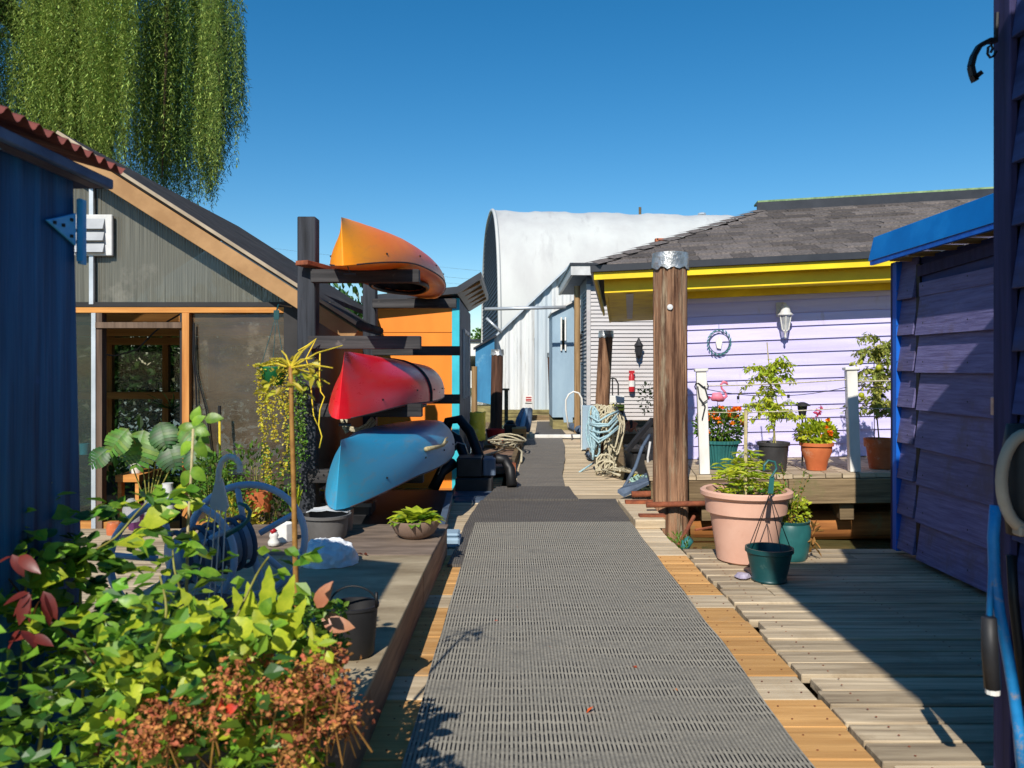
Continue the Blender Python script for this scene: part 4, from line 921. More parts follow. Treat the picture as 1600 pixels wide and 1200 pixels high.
b = MB(); b.tube([ap(951, 620), ap(950, 600), ap(953, 592), ap(957, 591)], .014, 6); b.tube([ap(966, 618), ap(966, 600), ap(962, 592), ap(957, 591)], .014, 6); b.tube([ap(957, 620), ap(957, 592)], .012, 6); b.build('handle', M['black'], yb)
b = MB(); a0 = ap(952, 642); a1 = ap(974, 651); b.bx(a0.x, a1.x, 15.4, 15.9, a1.z, a0.z); b.build('base', M['charcoal'], yb)
b = MB(); a0 = ap(952, 651); 
for dx in (.03, .25): b.bx(a0.x + dx, a0.x + dx + .04, 15.42, 15.5, .16, a0.z)
b.build('leg', M['charcoal'], yb)
co = thing('extension_cord', 'orange extension cord hung in loops from a hook on the beige house', 'cord', at(985, 690, 14.4))
b = MB()
for k in range(4):
    b.tube([at(976 + k * 3, 662, 14.4), at(974 + k * 3, 668, 14.38), at(982 + k, 672 + k * 2, 14.36), at(992 - k, 668 + k, 14.38), at(996 - k * 2, 662, 14.4), at(986, 657 + k, 14.42)], .014, 5, closed=True)
b.tube([at(978, 668, 14.4), at(977, 682, 14.38), at(978, 697, 14.36)], .012, 5); b.tube([at(992, 668, 14.4), at(997, 682, 14.38), at(1000, 692, 14.36)], .012, 5)
b.build('cable', M['rope_o'], co, smooth=True)
b = MB(); b.tube([at(986, 656, 14.4), at(986, 700, 14.4)], .03, 6); b.build('stake', M['charcoal'], co)

# ------------------------------------------------------------------ purple house
O_H = Vector((1.58, 8.57, .304))
MH = Matrix.Translation(O_H) @ Matrix.Rotation(R(-7.5), 4, 'Z') @ Matrix.Rotation(R(-1.9), 4, 'Y')
def H(u, v, z): return MH @ Vector((u, v, z))
ph = thing('purple_house', 'lavender floating cottage with yellow eaves and grey shingled hip roof', 'house', mat=MH)
class HB_(MB):
    def hbx(s, x0, x1, y0, y1, z0, z1):
        t = MB().bx(x0, x1, y0, y1, z0, z1); s.add([MH @ Vector(p) for p in t.v], t.f); return s
    def hpr(s, poly, d):
        t = MB().prism(poly, d); s.add([MH @ Vector(p) for p in t.v], t.f); return s
    def hadd(s, vs, fs): s.add([MH @ Vector(p) for p in vs], fs); return s
UL = 5.2; WH = 1.86
UW = .2
HB_().hbx(UW, UL, .03, 4.3, 0, WH + .1).build('wall', M['purple'], ph)
pit = .1375; nbd = int(WH / pit) + 1
for i in range(nbd):
    z0 = i * pit; z1 = min(z0 + pit + .01, WH + .02)
    b = HB_(); b.hadd([(UW, -.008, z0), (UL, -.008, z0), (UL, .014, z1), (UW, .014, z1), (UW, .028, z0), (UL, .028, z0), (UL, .028, z1), (UW, .028, z1)], [(0, 1, 2, 3), (0, 4, 5, 1), (0, 3, 7, 4), (1, 5, 6, 2), (3, 2, 6, 7)]); b.build('siding_board', M['purple'], ph)
def eave_z(py, Y): return EYE - (py - 580) * Y / FPX - O_H.z
V1 = -.58; V2 = -.44
zg = 2.02; z1t = zg - .045; z1b = z1t - .085; z2b = z1b - .125
UEL = -.62
HB_().hbx(UEL + .10, UL + .5, V2, V2 + .03, z2b, z1b + .03).build('fascia_board', M['yellow'], ph, bevel=.002)
HB_().hbx(UEL, UL + .5, V1, V1 + .03, z1b, z1t).build('fascia_board', M['yellow'], ph, bevel=.002)
HB_().hbx(UEL + .10, UEL + .13, V2 + .032, 4.6, z2b, z1b + .03).build('fascia_board', M['yellow_bounce'], ph, bevel=.002)
HB_().hbx(UEL, UEL + .03, V1 + .032, 4.7, z1b, z1t).build('fascia_board', M['yellow_bounce'], ph, bevel=.002)
HB_().hbx(UEL + .03, UL + .5, V1 + .03, V2 - .001, z1b + .02, z1b + .028).build('soffit', M['yellow_bounce'], ph)
HB_().hbx(UEL + .132, UL + .5, V2 + .032, 0.02, z2b + .012, z2b + .024).build('soffit', M['yellow_bounce'], ph)
HB_().hbx(UEL + .132, UW - .005, .022, 4.6, z2b + .012, z2b + .024).build('soffit', M['yellow_bounce'], ph)
HB_().hpr([(-.30, -.2, z2b + .008), (-.22, -.2, z2b + .008), (-.16, 3.8, z2b + .008), (-.24, 3.8, z2b + .008)], (0, 0, -.01)).build('soffit_patch', M['offwhite'], ph)
HB_().hbx(UEL - .03, UL + .52, V1 - .035, V1 - .002, z1t - .01, zg + .015).build('gutter', M['gutter'], ph, bevel=.004)
HB_().hbx(UEL - .033, UEL - .002, V1, 4.75, z1t - .01, zg + .015).build('gutter', M['gutter'], ph, bevel=.004)
HB_().hbx(UW, UL, -.03, .0, z2b - .06, z2b + .011).build('frieze_board', M['yellow_bounce'], ph)
# hip roof: front slope with single shingles
SL = .355; TOPV = 2.15; HI = 2.12
ze = zg + .02; zt_ = ze + SL * (TOPV - V1)
b = HB_(); b.hadd([(UEL - .03, V1 - .03, ze - .02), (UL + .5, V1 - .03, ze - .02), (UL + .5, TOPV, zt_ - .02), (UEL + HI, TOPV, zt_ - .02), (UEL - .03, 4.75, ze - .02), (UEL + HI, 3.2, zt_ - .02), (UL + .5, 3.2, zt_ - .02)],
                 [(0, 1, 2, 3), (4, 0, 3, 5), (3, 2, 6, 5)]); b.build('roof', M['shingle'], ph)
nrow = 12; rowd = (TOPV - V1) / nrow; sh_count = 0
for r_ in range(nrow):
    v0 = V1 - .03 + r_ * rowd; v1 = v0 + rowd * 1.02; zz0 = ze + SL * (v0 - V1) ; zz1 = ze + SL * (v1 - V1)
    ul = UEL - .03 + (HI + .02) * (v0 - V1) / (TOPV - V1); u = ul
    while u < 4.45:
        wd = U(.16, .34); u2 = u + wd - .004
        t0 = .011 + U(0, .012)
        ul1 = UEL + .02 + HI * (v1 - V1) / (TOPV - V1); ua = max(u, ul1)
        if ua < u2:
            b = HB_(); b.hadd([(u, v0, zz0 + t0), (u2, v0, zz0 + t0), (u2, v1, zz1 + .002), (min(ua, u2 - .01), v1, zz1 + .002), (u, v0, zz0 - .004), (u2, v0, zz0 - .004)], [(0, 1, 2, 3), (0, 4, 5, 1), (1, 5, 2), (0, 3, 4)])
            b.build('shingle', M['shingle'], ph); sh_count += 1
        u = u + wd
b = HB_(); 
for k in range(14):
    f0 = k / 14; f1 = (k + 1) / 14 + .015
    p0 = Vector((UEL - .03 + (HI + .02) * f0, V1 - .03 + (TOPV - V1 + .03) * f0, ze + SL * (TOPV - V1) * f0 + .028)); p1 = Vector((UEL - .03 + (HI + .02) * f1, V1 - .03 + (TOPV - V1 + .03) * f1, ze + SL * (TOPV - V1) * f1 + .012))
    sdv = Vector((.09, -.07, -.03)); b.hadd([p0 - sdv * Vector((1, 1, -1)).x * 1.0 + Vector((0, 0, -.03)), p0, p1, p1 - sdv + Vector((0, 0, -.03)), p0 + sdv, p1 + sdv], [(0, 1, 2, 3), (1, 4, 5, 2)])
b.build('hip_cap', M['shingle'], ph)
HB_().hbx(UEL + HI - .03, UL + .5, TOPV - .05, TOPV - .0, zt_ - .02, zt_ + .10).build('ridge_curb', M['gutter'], ph, bevel=.004)
HB_().hbx(UEL + HI - .02, UL + .5, TOPV - .04, TOPV + .25, zt_ + .102, zt_ + .125).build('moss_strip', M['moss'], ph)
# lattice box roof thing behind left
b = MB(); 
lt = thing('planter_frame', 'tan patterned frame poking above the purple house roof edge', 'frame', at(1045, 400, 12))
p0 = at(1028, 396, 12); p1 = at(1070, 376, 12)
b.bx(p0.x, p1.x, 12, 12.04, p0.z - .15, p1.z); b.build('panel', M['mosslog'], lt)
b = MB(); b.bx(p0.x - .02, p1.x, 11.96, 12.06, p1.z + .002, p1.z + .03); b.bx(p0.x - .04, p0.x - .002, 11.96, 12.06, p0.z - .15, p1.z + .03); b.build('rail', M['terracotta'], lt)
# deck of the purple house
hd = thing('cottage_deck', 'raised weathered timber deck in front of the lavender cottage', 'deck', mat=MH @ Matrix.Translation((0, -1.3, 0)))
k = 0; u = -.16
while u < 4.6:
    b = HB_(); b.hbx(u, u + .134, -1.34 + U(-.012, .01), -.012, -.045, -.004 + U(-.003, .002)); b.build('plank', M['deck_grey'], hd, bevel=.003); u += .14; k += 1
for (u0, u1) in ((-.15, 1.05), (1.055, 2.1), (2.105, 4.6)): HB_().hbx(u0, u1, -1.36, -1.3, -.27 + U(-.01, .01), -.05).build('rim_beam', M['timber'], hd, bevel=.006)
for u in (.3, 1.5, 2.7, 3.9): HB_().hbx(u, u + .12, -1.28, -.05, -.42, -.05).build('bearer', M['timber'], hd)
b = MB(); b.tube([H(-.2, -1.0, -.52), H(4.8, -1.0, -.52)], .13, 14); b.tube([H(-.2, -.3, -.54), H(4.8, -.3, -.54)], .15, 14); b.build('float_log', M['log'], hd, smooth=True)
HB_().hbx(-.1, 4.7, -.02, 5, -.5, -.01).build('hull', M['gh_dark'], hd)
# railing posts
posts = []
for (s_, lab, hh) in ((.34, 'white railing post with cap beside the marigolds, left one', .93), (1.643, 'white railing post between the two terracotta pots', .90), (3.1, 'white railing post hidden toward the blue roofed shed', .9)):
    t = thing('railing_post', lab, 'post', H(s_, -1.25, 0), 'white railing posts on the cottage deck')
    HB_().hbx(s_ - .045, s_ + .045, -1.295, -1.205, 0, hh).build('shaft', M['white'], t, bevel=.004)
    HB_().hbx(s_ - .06, s_ + .06, -1.31, -1.19, hh + .001, hh + .03).build('cap', M['white'], t, bevel=.006)
for k, (z0, z1, sg, lab, r_) in enumerate(((.80, .82, .01, 'upper slack grey rope strung between the white posts', .006), (.56, .57, .015, 'lower rope strung between the white posts', .005), (.78, .76, .08, 'thin black light string sagging between the white posts', .0035))):
    t = thing('railing_rope', lab, 'rope', H(.34, -1.25, z0))
    b = MB()
    for (sa, sb) in ((.34, 1.643), (1.643, 3.1)):
        b.tube([H(sa + (sb - sa) * i / 12, -1.25, z0 + (z1 - z0) * i / 12 - sg * 4 * (i / 12) * (1 - i / 12)) for i in range(13)], r_, 5)
    b.build('strand', M['rope_w'] if k < 2 else M['black'], t)
    if k == 2:
        for s_ in (.66, 1.10, 1.9, 2.3):
            zb = .70 if s_ < 1.5 else .68
            bo = MB().lathe(H(s_, -1.25, zb - .03), [(.012, 0), (.012, .03)], 8).build('socket', M['black'], t)
            MB().lathe(H(s_, -1.25, zb - .065), [(.004, 0), (.013, .012), (.012, .028), (.007, .034)], 8).build('bulb', M['clearglass'], bo, smooth=True)
t = thing('tied_cord', 'dark cord knotted round the top of the left white post', 'cord', H(.34, -1.3, .7))
b = MB(); b.tube([H(.34 + .06 * math.cos(a), -1.25 + .06 * math.sin(a), .80 + .03 * math.sin(a * 2)) for a in [i * .52 for i in range(12)]], .006, 5, closed=True); b.tube([H(.30, -1.31, .8), H(.31, -1.315, .7), H(.36, -1.315, .62), H(.33, -1.31, .5)], .006, 5); b.tube([H(.36, -1.31, .8), H(.39, -1.315, .68), H(.33, -1.315, .64)], .006, 5); b.build('loop', M['charcoal'], t)

# wall lamp on the purple wall
wl = thing('wall_lamp', 'white carriage lamp mounted high on the lavender wall', 'lamp', mat=MH @ Matrix.Translation((1.32, -.12, 1.30)))
c = H(1.32, -.13, 1.33)
b = MB(); b.lathe(c, [(.004, -.09), (.012, -.07), (.008, -.04), (.02, -.02), (.035, 0)], 12); b.build('finial', M['white'], wl, smooth=True)
b = MB()
for k in range(6):
    a = k * math.pi / 3 + .3; b.tube([c + Vector((.036 * math.cos(a), .036 * math.sin(a), 0)), c + Vector((.062 * math.cos(a), .062 * math.sin(a), .15))], .0055, 5)
b.build('frame_bar', M['white'], wl)
b = MB(); b.lathe(c, [(.033, .002), (.058, .148)], 12, cap0=False, cap1=False); b.build('glass', M['clearglass'], wl, smooth=True)
b = MB(); b.lathe(c, [(.078, .15), (.08, .158), (.05, .185), (.045, .23), (.02, .26), (.006, .28)], 14); b.build('hood', M['offwhite'], wl, smooth=True)
b = MB(); b.tube([c + Vector((0, 0, .26)), c + Vector((-.01, .05, .28)), c + Vector((-.01, .12, .22))], .01, 6); b.build('arm', M['offwhite'], wl)
b = MB(); cc = H(1.30, -.014, 1.55); b.box(cc, (.09, .02, .15)); b.build('back_plate', M['offwhite'], wl, bevel=.006)
# wreath ornament
wr = thing('wall_wreath', 'round stained metal ring ornament with small animal hanging on the lavender wall', 'ornament', H(.63, -.03, 1.1))
b = MB(); c = H(.66, -.03, 1.23)
for k in range(18):
    a = k * 2 * math.pi / 18; b.leaf(c + Vector((.115 * math.cos(a), 0, .125 * math.sin(a))), (-math.sin(a) * .8 + .2 * math.cos(a), -.1, math.cos(a)), .055, .016, nrm=(0, -1, .2))
b.build('leaf_ring', M['tealpot'], wr)
b = MB(); b.tube([c + Vector((.108 * math.cos(a), 0, .118 * math.sin(a))) for a in [i * .2618 for i in range(24)]], .005, 5, closed=True); b.tube([c + Vector((0, 0, .12)), c + Vector((0, .01, .2))], .003, 4); b.build('ring', M['slate'], wr)
b = MB(); b.prism([c + Vector(p) for p in [(-.02, 0, -.06), (.02, 0, -.07), (.03, 0, -.02), (.035, 0, .01), (.01, 0, .05), (0, 0, .075), (-.012, 0, .04), (-.035, 0, .01), (-.03, 0, -.02)]], (0, .012, 0)); b.build('figure', M['white'], wr)

# ------------------------------------------------------------------ plants on the cottage deck
def bush_plant(parent, c, r, n, L, W, m, stems=5, sm='cane', zbase=0):
    b = MB()
    for i in range(stems):
        p = Vector(c) + Vector((U(-.7, .7) * r[0], U(-.7, .7) * r[1], r[2] * U(-.2, .6)))
        stem(b, [(c[0], c[1], zbase), ((c[0] + p.x) / 2, (c[1] + p.y) / 2, zbase + (p.z - zbase) * .55), p], .004, .002, 5)
    b.build('stem', M[sm], parent, kind='stuff')
    b = MB(); cloud_leaves(b, c, r, n, L, W); b.build('foliage', M[m], parent, kind='stuff')
def tall_tomato(parent, base, h, spread, m, n_br, seedv):
    random.seed(seedv); bs = MB(); lf = MB(); base = Vector(base)
    main = [base + Vector((U(-.02, .02) * i, U(-.02, .02), h * i / 6)) for i in range(7)]
    stem(bs, main, .007, .003)
    for i in range(n_br):
        f = U(.28, 1); p = base + Vector((0, 0, h * f)); a = U(0, 6.28); L = spread * U(.5, 1.1) * (1 - .25 * f)
        q1 = p + Vector((math.cos(a) * L * .5, math.sin(a) * L * .35, .05)); q2 = p + Vector((math.cos(a) * L, math.sin(a) * L * .6, U(-.1, .07)))
        stem(bs, [p, q1, q2], .0035, .0015, 5)
        for j in range(int(11)):
            t_ = j / 10; pp = (p.lerp(q1, t_ * 2) if t_ < .5 else q1.lerp(q2, t_ * 2 - 1))
            for _ in range(4):
                lf.leaf(pp + Vector((U(-.015, .015), U(-.015, .015), U(-.02, .02))), (U(-1, 1), U(-1, 1), U(-1.3, .2)), U(.03, .07), U(.013, .03))
    bs.build('stem', M['cane'], parent, kind='stuff'); lf.build('foliage', M[m], parent, kind='stuff'); random.seed(seedv + 1)
def flower(parent, c, r, m, n=16, name='flower'):
    b = MB()
    for k in range(n):
        a = U(0, 6.28); e_ = U(-.2, 1.2); d = Vector((math.cos(a) * math.cos(e_), math.sin(a) * math.cos(e_), math.sin(e_))); b.leaf(c, d, r, r * .7, fold=.1)
    return b.build(name, M[m], parent)
c = H(.53, -.85, 0)
t = pot('flower_pot', 'teal ribbed pot of orange marigolds behind the left white post', 'flower pot', c, potprof(.115, .175, .27, .03, .01), M['tealpot'], flute=-.05, soil_z=.24, soil_r=.16)
bush_plant(t, (c[0] + .0, c[1], c[2] + .40), (.24, .16, .17), 1300, .05, .02, 'green', 14, zbase=c[2] + .25)
for k in range(24): flower(t, c + Vector((U(-.23, .24), U(-.2, -.06), U(.30, .60))), .034, 'marigold')
for k in range(2): flower(t, c + Vector((-.17 + .04 * k, -.1, .66 + .01 * k)), .028, 'magenta')
fl = thing('flamingo_ornament', 'small pink plastic flamingo standing among the marigolds', 'ornament', c + Vector((-.02, .08, .25)))
fc = c + Vector((-.01, .02, .66)); b = MB(); b.tube([fc + Vector((-.07, 0, -.01)), fc + Vector((-.04, 0, .02)), fc + Vector((.0, 0, .02)), fc + Vector((.05, 0, -.01))], [.012, .045, .05, .018], 10); b.build('body', M['pink'], fl, smooth=True)
b = MB(); b.tube([fc + Vector(p) for p in [(.04, 0, 0), (.075, 0, .03), (.06, 0, .07), (.03, 0, .10), (.02, 0, .14), (.045, 0, .165), (.075, 0, .155), (.09, 0, .13)]], [.016, .013, .010, .009, .010, .016, .013, .005], 8); b.build('neck', M['pink'], fl, smooth=True)
b = MB(); b.tube([fc + Vector((-.01, 0, -.03)), fc + Vector((-.01, 0, -.42))], .003, 5); b.build('leg', M['charcoal'], fl)
c = H(.975, -1.1, 0)
t = pot('nursery_pot', 'black nursery pot with tall bushy tomato plant in front of the lavender wall', 'flower pot', c, potprof(.112, .138, .265, .03, .008), M['blackpot'], soil_z=.23, soil_r=.13)
tall_tomato(t, c + Vector((0, 0, .22)), .78, .40, 'lime', 30, 21)
b = MB(); b.tube([c + Vector((.03, .02, .2)), c + Vector((-.05, .03, 1.18))], .006, 5); b.build('stake', M['cane_pale'], t)
c = H(1.36, -1.08, 0)
t = pot('terracotta_pot', 'terracotta pot of geranium and marigold left of the right white post', 'flower pot', c, [(.085, 0), (.10, .08), (.135, .17), (.135, .215), (.15, .22), (.15, .25), (.135, .25), (.12, .2), (.08, .1)], M['terracotta'], soil_z=.215, soil_r=.13)
bush_plant(t, (c[0], c[1], c[2] + .33), (.17, .12, .11), 420, .055, .045, 'lime', 8, zbase=c[2] + .2)
for k in range(5): flower(t, c + Vector((U(.02, .15), U(-.12, -.02), U(.28, .46))), .03, 'marigold')
for k in range(12): flower(t, c + Vector((.0 + U(-.04, .04), -.02, .52 + U(-.055, .055))), .024, 'magenta', 8)
b = MB(); cloud_leaves(b, c + Vector((-.15, 0, .33)), (.06, .05, .06), 80, .03, .012); b.build('lavender', M['lavender'], t, kind='stuff')
sl2 = thing('garden_lamp', 'small black solar path lamp standing behind the geranium pot', 'lamp', c + Vector((-.09, .12, 0)))
lc = c + Vector((-.10, .08, .48)); b = MB(); b.lathe(lc, [(.012, -.02), (.03, 0), (.045, .08), (.046, .1)], 8, cap1=False); b.build('cage', M['charcoal'], sl2); b = MB(); b.lathe(lc + Vector((0, 0, .1)), [(.075, 0), (.055, .02), (.02, .035), (.001, .036)], 12); b.build('hood', M['charcoal'], sl2); b = MB(); b.tube([lc, lc + Vector((0, 0, -.46))], .008, 6); b.build('spike', M['charcoal'], sl2)
c = H(1.93, -1.05, 0)
t = pot('terracotta_pot', 'plain terracotta pot with leggy tomato vine right of the right white post', 'flower pot', c, [(.10, 0), (.125, .195), (.142, .195), (.148, .27), (.135, .27), (.125, .22), (.09, .1)], M['terracotta'], soil_z=.235, soil_r=.13)
tall_tomato(t, c + Vector((-.02, 0, .22)), .95, .30, 'tomato', 42, 31)
for k in range(5):
    b = MB(); cc = c + Vector((U(-.25, .22), U(-.12, .05), U(.5, 1.05))); b.lathe(cc, [(.001, -.028), (.02, -.02), (.028, 0), (.02, .02), (.001, .026)], 10); b.build('tomato', M['lime'], t, smooth=True)
for dx in (-.05, .12): b = MB(); b.tube([c + Vector((dx, .02, .2)), c + Vector((dx, .03, 1.15))], .004, 5); b.build('stake', M['charcoal'], t)
b = MB(); c0 = H(.0, -1.375, -.06); b.box(c0, (.08, .02, .06)); tag(b.build('meter_box', M['slate'], bevel=.004), 'small blue-grey box fixed to the cottage deck edge by the big piling', 'box')

# ------------------------------------------------------------------ right side pots on the near deck
c = Vector((1.565, 5.35, 0.0)) + Vector((.0, 0, -.01))
t = pot('plant_pot', 'very large pale pink pot beside the thick piling', 'flower pot', c, [(.175, 0), (.19, .01), (.232, .29), (.238, .32), (.262, .325), (.272, .42), (.285, .425), (.30, .44), (.30, .465), (.285, .475), (.262, .47), (.255, .40), (.2, .2)], M['pinkpot'], n=48, soil_z=.42, soil_r=.255)
b = MB()
for i in range(110):
    a = U(0, 6.28); r_ = U(0, .2); p = c + Vector((.0 + r_ * math.cos(a), r_ * math.sin(a) * .8, .44 + U(0, .32) * (1 - r_ * 2)))
    for k in range(6):
        aa = U(0, 6.28); b.leaf(p, (math.cos(aa), math.sin(aa), U(-.25, .35)), U(.05, .10), U(.010, .02))
b.build('foliage', M['lime'], t, kind='stuff')
b = MB(); stem(b, [c + Vector((.0, 0, .42)), c + Vector((.0, 0, .6)), c + Vector((.0, 0, .78))], .006, .003); b.build('stem', M['cane'], t)
b = MB(); b.tube([c + Vector((-.02, -.05, .42)), c + Vector((-.015, -.05, 1.0))], .012, 7); b.build('stake', M['cane_pale'], t)
b = MB(); cloud_leaves(b, c + Vector((.0, -.1, .45)), (.2, .1, .03), 60, .04, .02); b.build('ground_cover', M['green'], t, kind='stuff')
c = Vector((1.55, 4.82, .0)) + Vector((.0, 0, -.01))
t = pot('hanging_pot', 'dark green hanging pot with wires set down before the pink pot', 'flower pot', c, [(.10, 0), (.105, .01), (.10, .02), (.132, .17), (.142, .175), (.142, .20), (.13, .2), (.12, .15), (.09, .05)], M['greenpot'], soil_z=.12, soil_r=.112)
hk = c + Vector((.01, .02, .62)); 
for k, (dx, dy) in enumerate(((-.135, -.02), (-.06, .12), (.03, -.13), (.134, .02))):
    b = MB(); b.tube([c + Vector((dx, dy, .19)), hk + Vector((0, 0, -.1))], .0028, 5); b.build('wire', M['charcoal'], t)
b = MB(); b.prism([hk + Vector(p) for p in [(-.012, 0, -.1), (.02, 0, -.1), (.028, 0, 0), (-.0, 0, 0)]], (0, .006, 0)); b.tube([hk + Vector(p) for p in [(.01, 0, 0), (.04, 0, .05), (.03, 0, .09), (-.01, 0, .10), (-.035, 0, .07), (-.035, 0, .04)]], .007, 6); b.build('hook', M['tealpot'], t)
c = Vector((1.87, 5.38, -.01))
t = pot('plant_pot', 'teal glazed planter with trailing yellow-green plant behind the green hanging pot', 'flower pot', c, [(.10, 0), (.12, .06), (.135, .20), (.12, .24), (.13, .26), (.115, .26), (.11, .2), (.09, .1)], M['tealpot'], soil_z=.23, soil_r=.11)
bush_plant(t, (c[0] - .03, c[1], c[2] + .33), (.16, .13, .10), 420, .035, .016, 'lime', 10, zbase=c[2] + .2)
b = MB(); lf = MB()
for k in range(8):
    tp = c + Vector((U(-.12, .12), U(-.05, .1), U(.45, .68))); stem(b, [c + Vector((0, 0, .2)), (c + tp) / 2 + Vector((0, 0, .12)), tp], .003, .001, 4)
    for j in range(28): f = U(.3, 1); lf.leaf((c + Vector((0, 0, .2))).lerp(tp, f), (U(-1, 1), U(-1, 1), U(0, 1)), .025, .012)
b.build('stem', M['cane_brown'], t); lf.build('foliage', M['green'], t, kind='stuff')
b = MB(); cloud_leaves(b, c + Vector((.14, -.03, .16)), (.025, .02, .09), 22, .07, .03); b.build('withered_leaf', M['cane_brown'], t, kind='stuff')
b = MB(); b.lathe((1.40, 4.86, -.008), [(.035, 0), (.05, .01), (.035, .03), (.001, .035)], 9, wob=.12); tag(b.build('shell', M['palelilac']), 'small pale lilac shell lying on the deck in front of the pink pot', 'shell')
# buoy / fender between walkway and deck
fd = MB(); fd.tube([(1.36, 6.1, -.03), (1.30, 6.15, -.12), (1.25, 6.2, -.15)], [.03, .05, .02], 10); tag(fd.build('fender', M['tealpot'], smooth=True), 'faded teal fender hanging in the gap beside the pink pot', 'fender')

# walkway edge block, rusty pipes at the piling
bk = thing('piling_bracket', 'weathered plank block with rusty pipes holding the thick piling', 'bracket', (1.15, 7.0, 0))
b = MB(); b.add([(.98, 6.35, .0), (1.22, 6.35, .0), (1.25, 7.4, .0), (.98, 7.4, .0), (.98, 6.35, .07), (1.22, 6.35, .07), (1.25, 7.4, .07), (.98, 7.4, .07)], [(0, 3, 2, 1), (4, 5, 6, 7), (0, 1, 5, 4), (1, 2, 6, 5), (2, 3, 7, 6), (3, 0, 4, 7)]); b.build('block', M['walk_grey'], bk, bevel=.006)
b = MB(); b.tube([(1.13, 6.73, .125), (1.75, 6.73, .14)], .024, 10); b.build('pipe', M['rust'], bk, smooth=True)
b = MB(); b.tube([(1.1, 7.35, .12), (1.75, 7.35, .13)], .028, 10); b.build('pipe', M['rust'], bk, smooth=True)
b = MB(); b.bx(1.03, 1.24, 6.45, 6.53, .072, .09); b.build('rust_plate', M['rust'], bk)
b = MB(); b.bx(1.01, 1.3, 7.1, 7.17, .072, .1); b.build('rust_plate', M['rust'], bk)
b = MB(); b.tube([(1.2, 5.95, -.12), (1.5, 6.6, .05)], .016, 8); b.tube([(1.42, 6.2, .02), (2.05, 6.4, .08)], .01, 6); b.build('brace_pipe', M['rust'], bk)
b = MB(); cloud_leaves(b, (1.29, 6.15, -.12), (.08, .3, .09), 150, .06, .012); tag(b.build('weeds', M['green']), 'green weeds sprouting in the gap between walkway and deck', 'weeds', kind='stuff')

# ------------------------------------------------------------------ kayak rack
rk = thing('kayak_rack', 'tall black timber rack with protruding arms holding three kayaks', 'rack', (-1.5, 7.4, 0))
b = MB(); b.bx(-1.665, -1.525, 6.2, 6.34, -.12, 2.45); b.build('post', M['blackpaint_z'], rk, bevel=.006)
b = MB(); b.bx(-1.62, -1.48, 8.68, 8.82, -.12, 2.25); b.build('post', M['blackpaint_z'], rk, bevel=.006)
for z, xr, xr2 in ((1.93, -.71, -.60), (1.42, -.70, -.56), (.90, -.69, -.56), (.395, -.68, -.6)):
    b = MB(); b.bx(-1.56 if z < 1.9 else -1.54, xr, 6.11, 6.198, z, z + .10); b.build('arm', M['blackpaint_x'], rk, bevel=.004)
    b = MB(); b.bx(-1.5, xr2, 8.59, 8.678, z, z + .10); b.build('arm', M['blackpaint_x'], rk, bevel=.004)
b = MB(); b.add([(-1.66, 6.08, 2.06), (-1.525, 6.08, 2.06), (-1.02, 7.2, 2.03), (-1.15, 7.2, 2.03), (-1.66, 6.08, 2.11), (-1.525, 6.08, 2.11), (-1.02, 7.2, 2.07), (-1.15, 7.2, 2.07)], [(0, 3, 2, 1), (4, 5, 6, 7), (0, 1, 5, 4), (1, 2, 6, 5), (2, 3, 7, 6), (3, 0, 4, 7)])
bb = MB(); bb.beam((-1.60, 6.08, 2.075), (-1.42, 6.45, 2.055), .12, .035); bb.build('bracket_board', M['rust'], rk, bevel=.003)
b = MB(); b.beam((-1.6, 6.35, .2), (-1.55, 8.68, .2), .1, .1); b.build('base_beam', M['blackpaint_x'], rk)

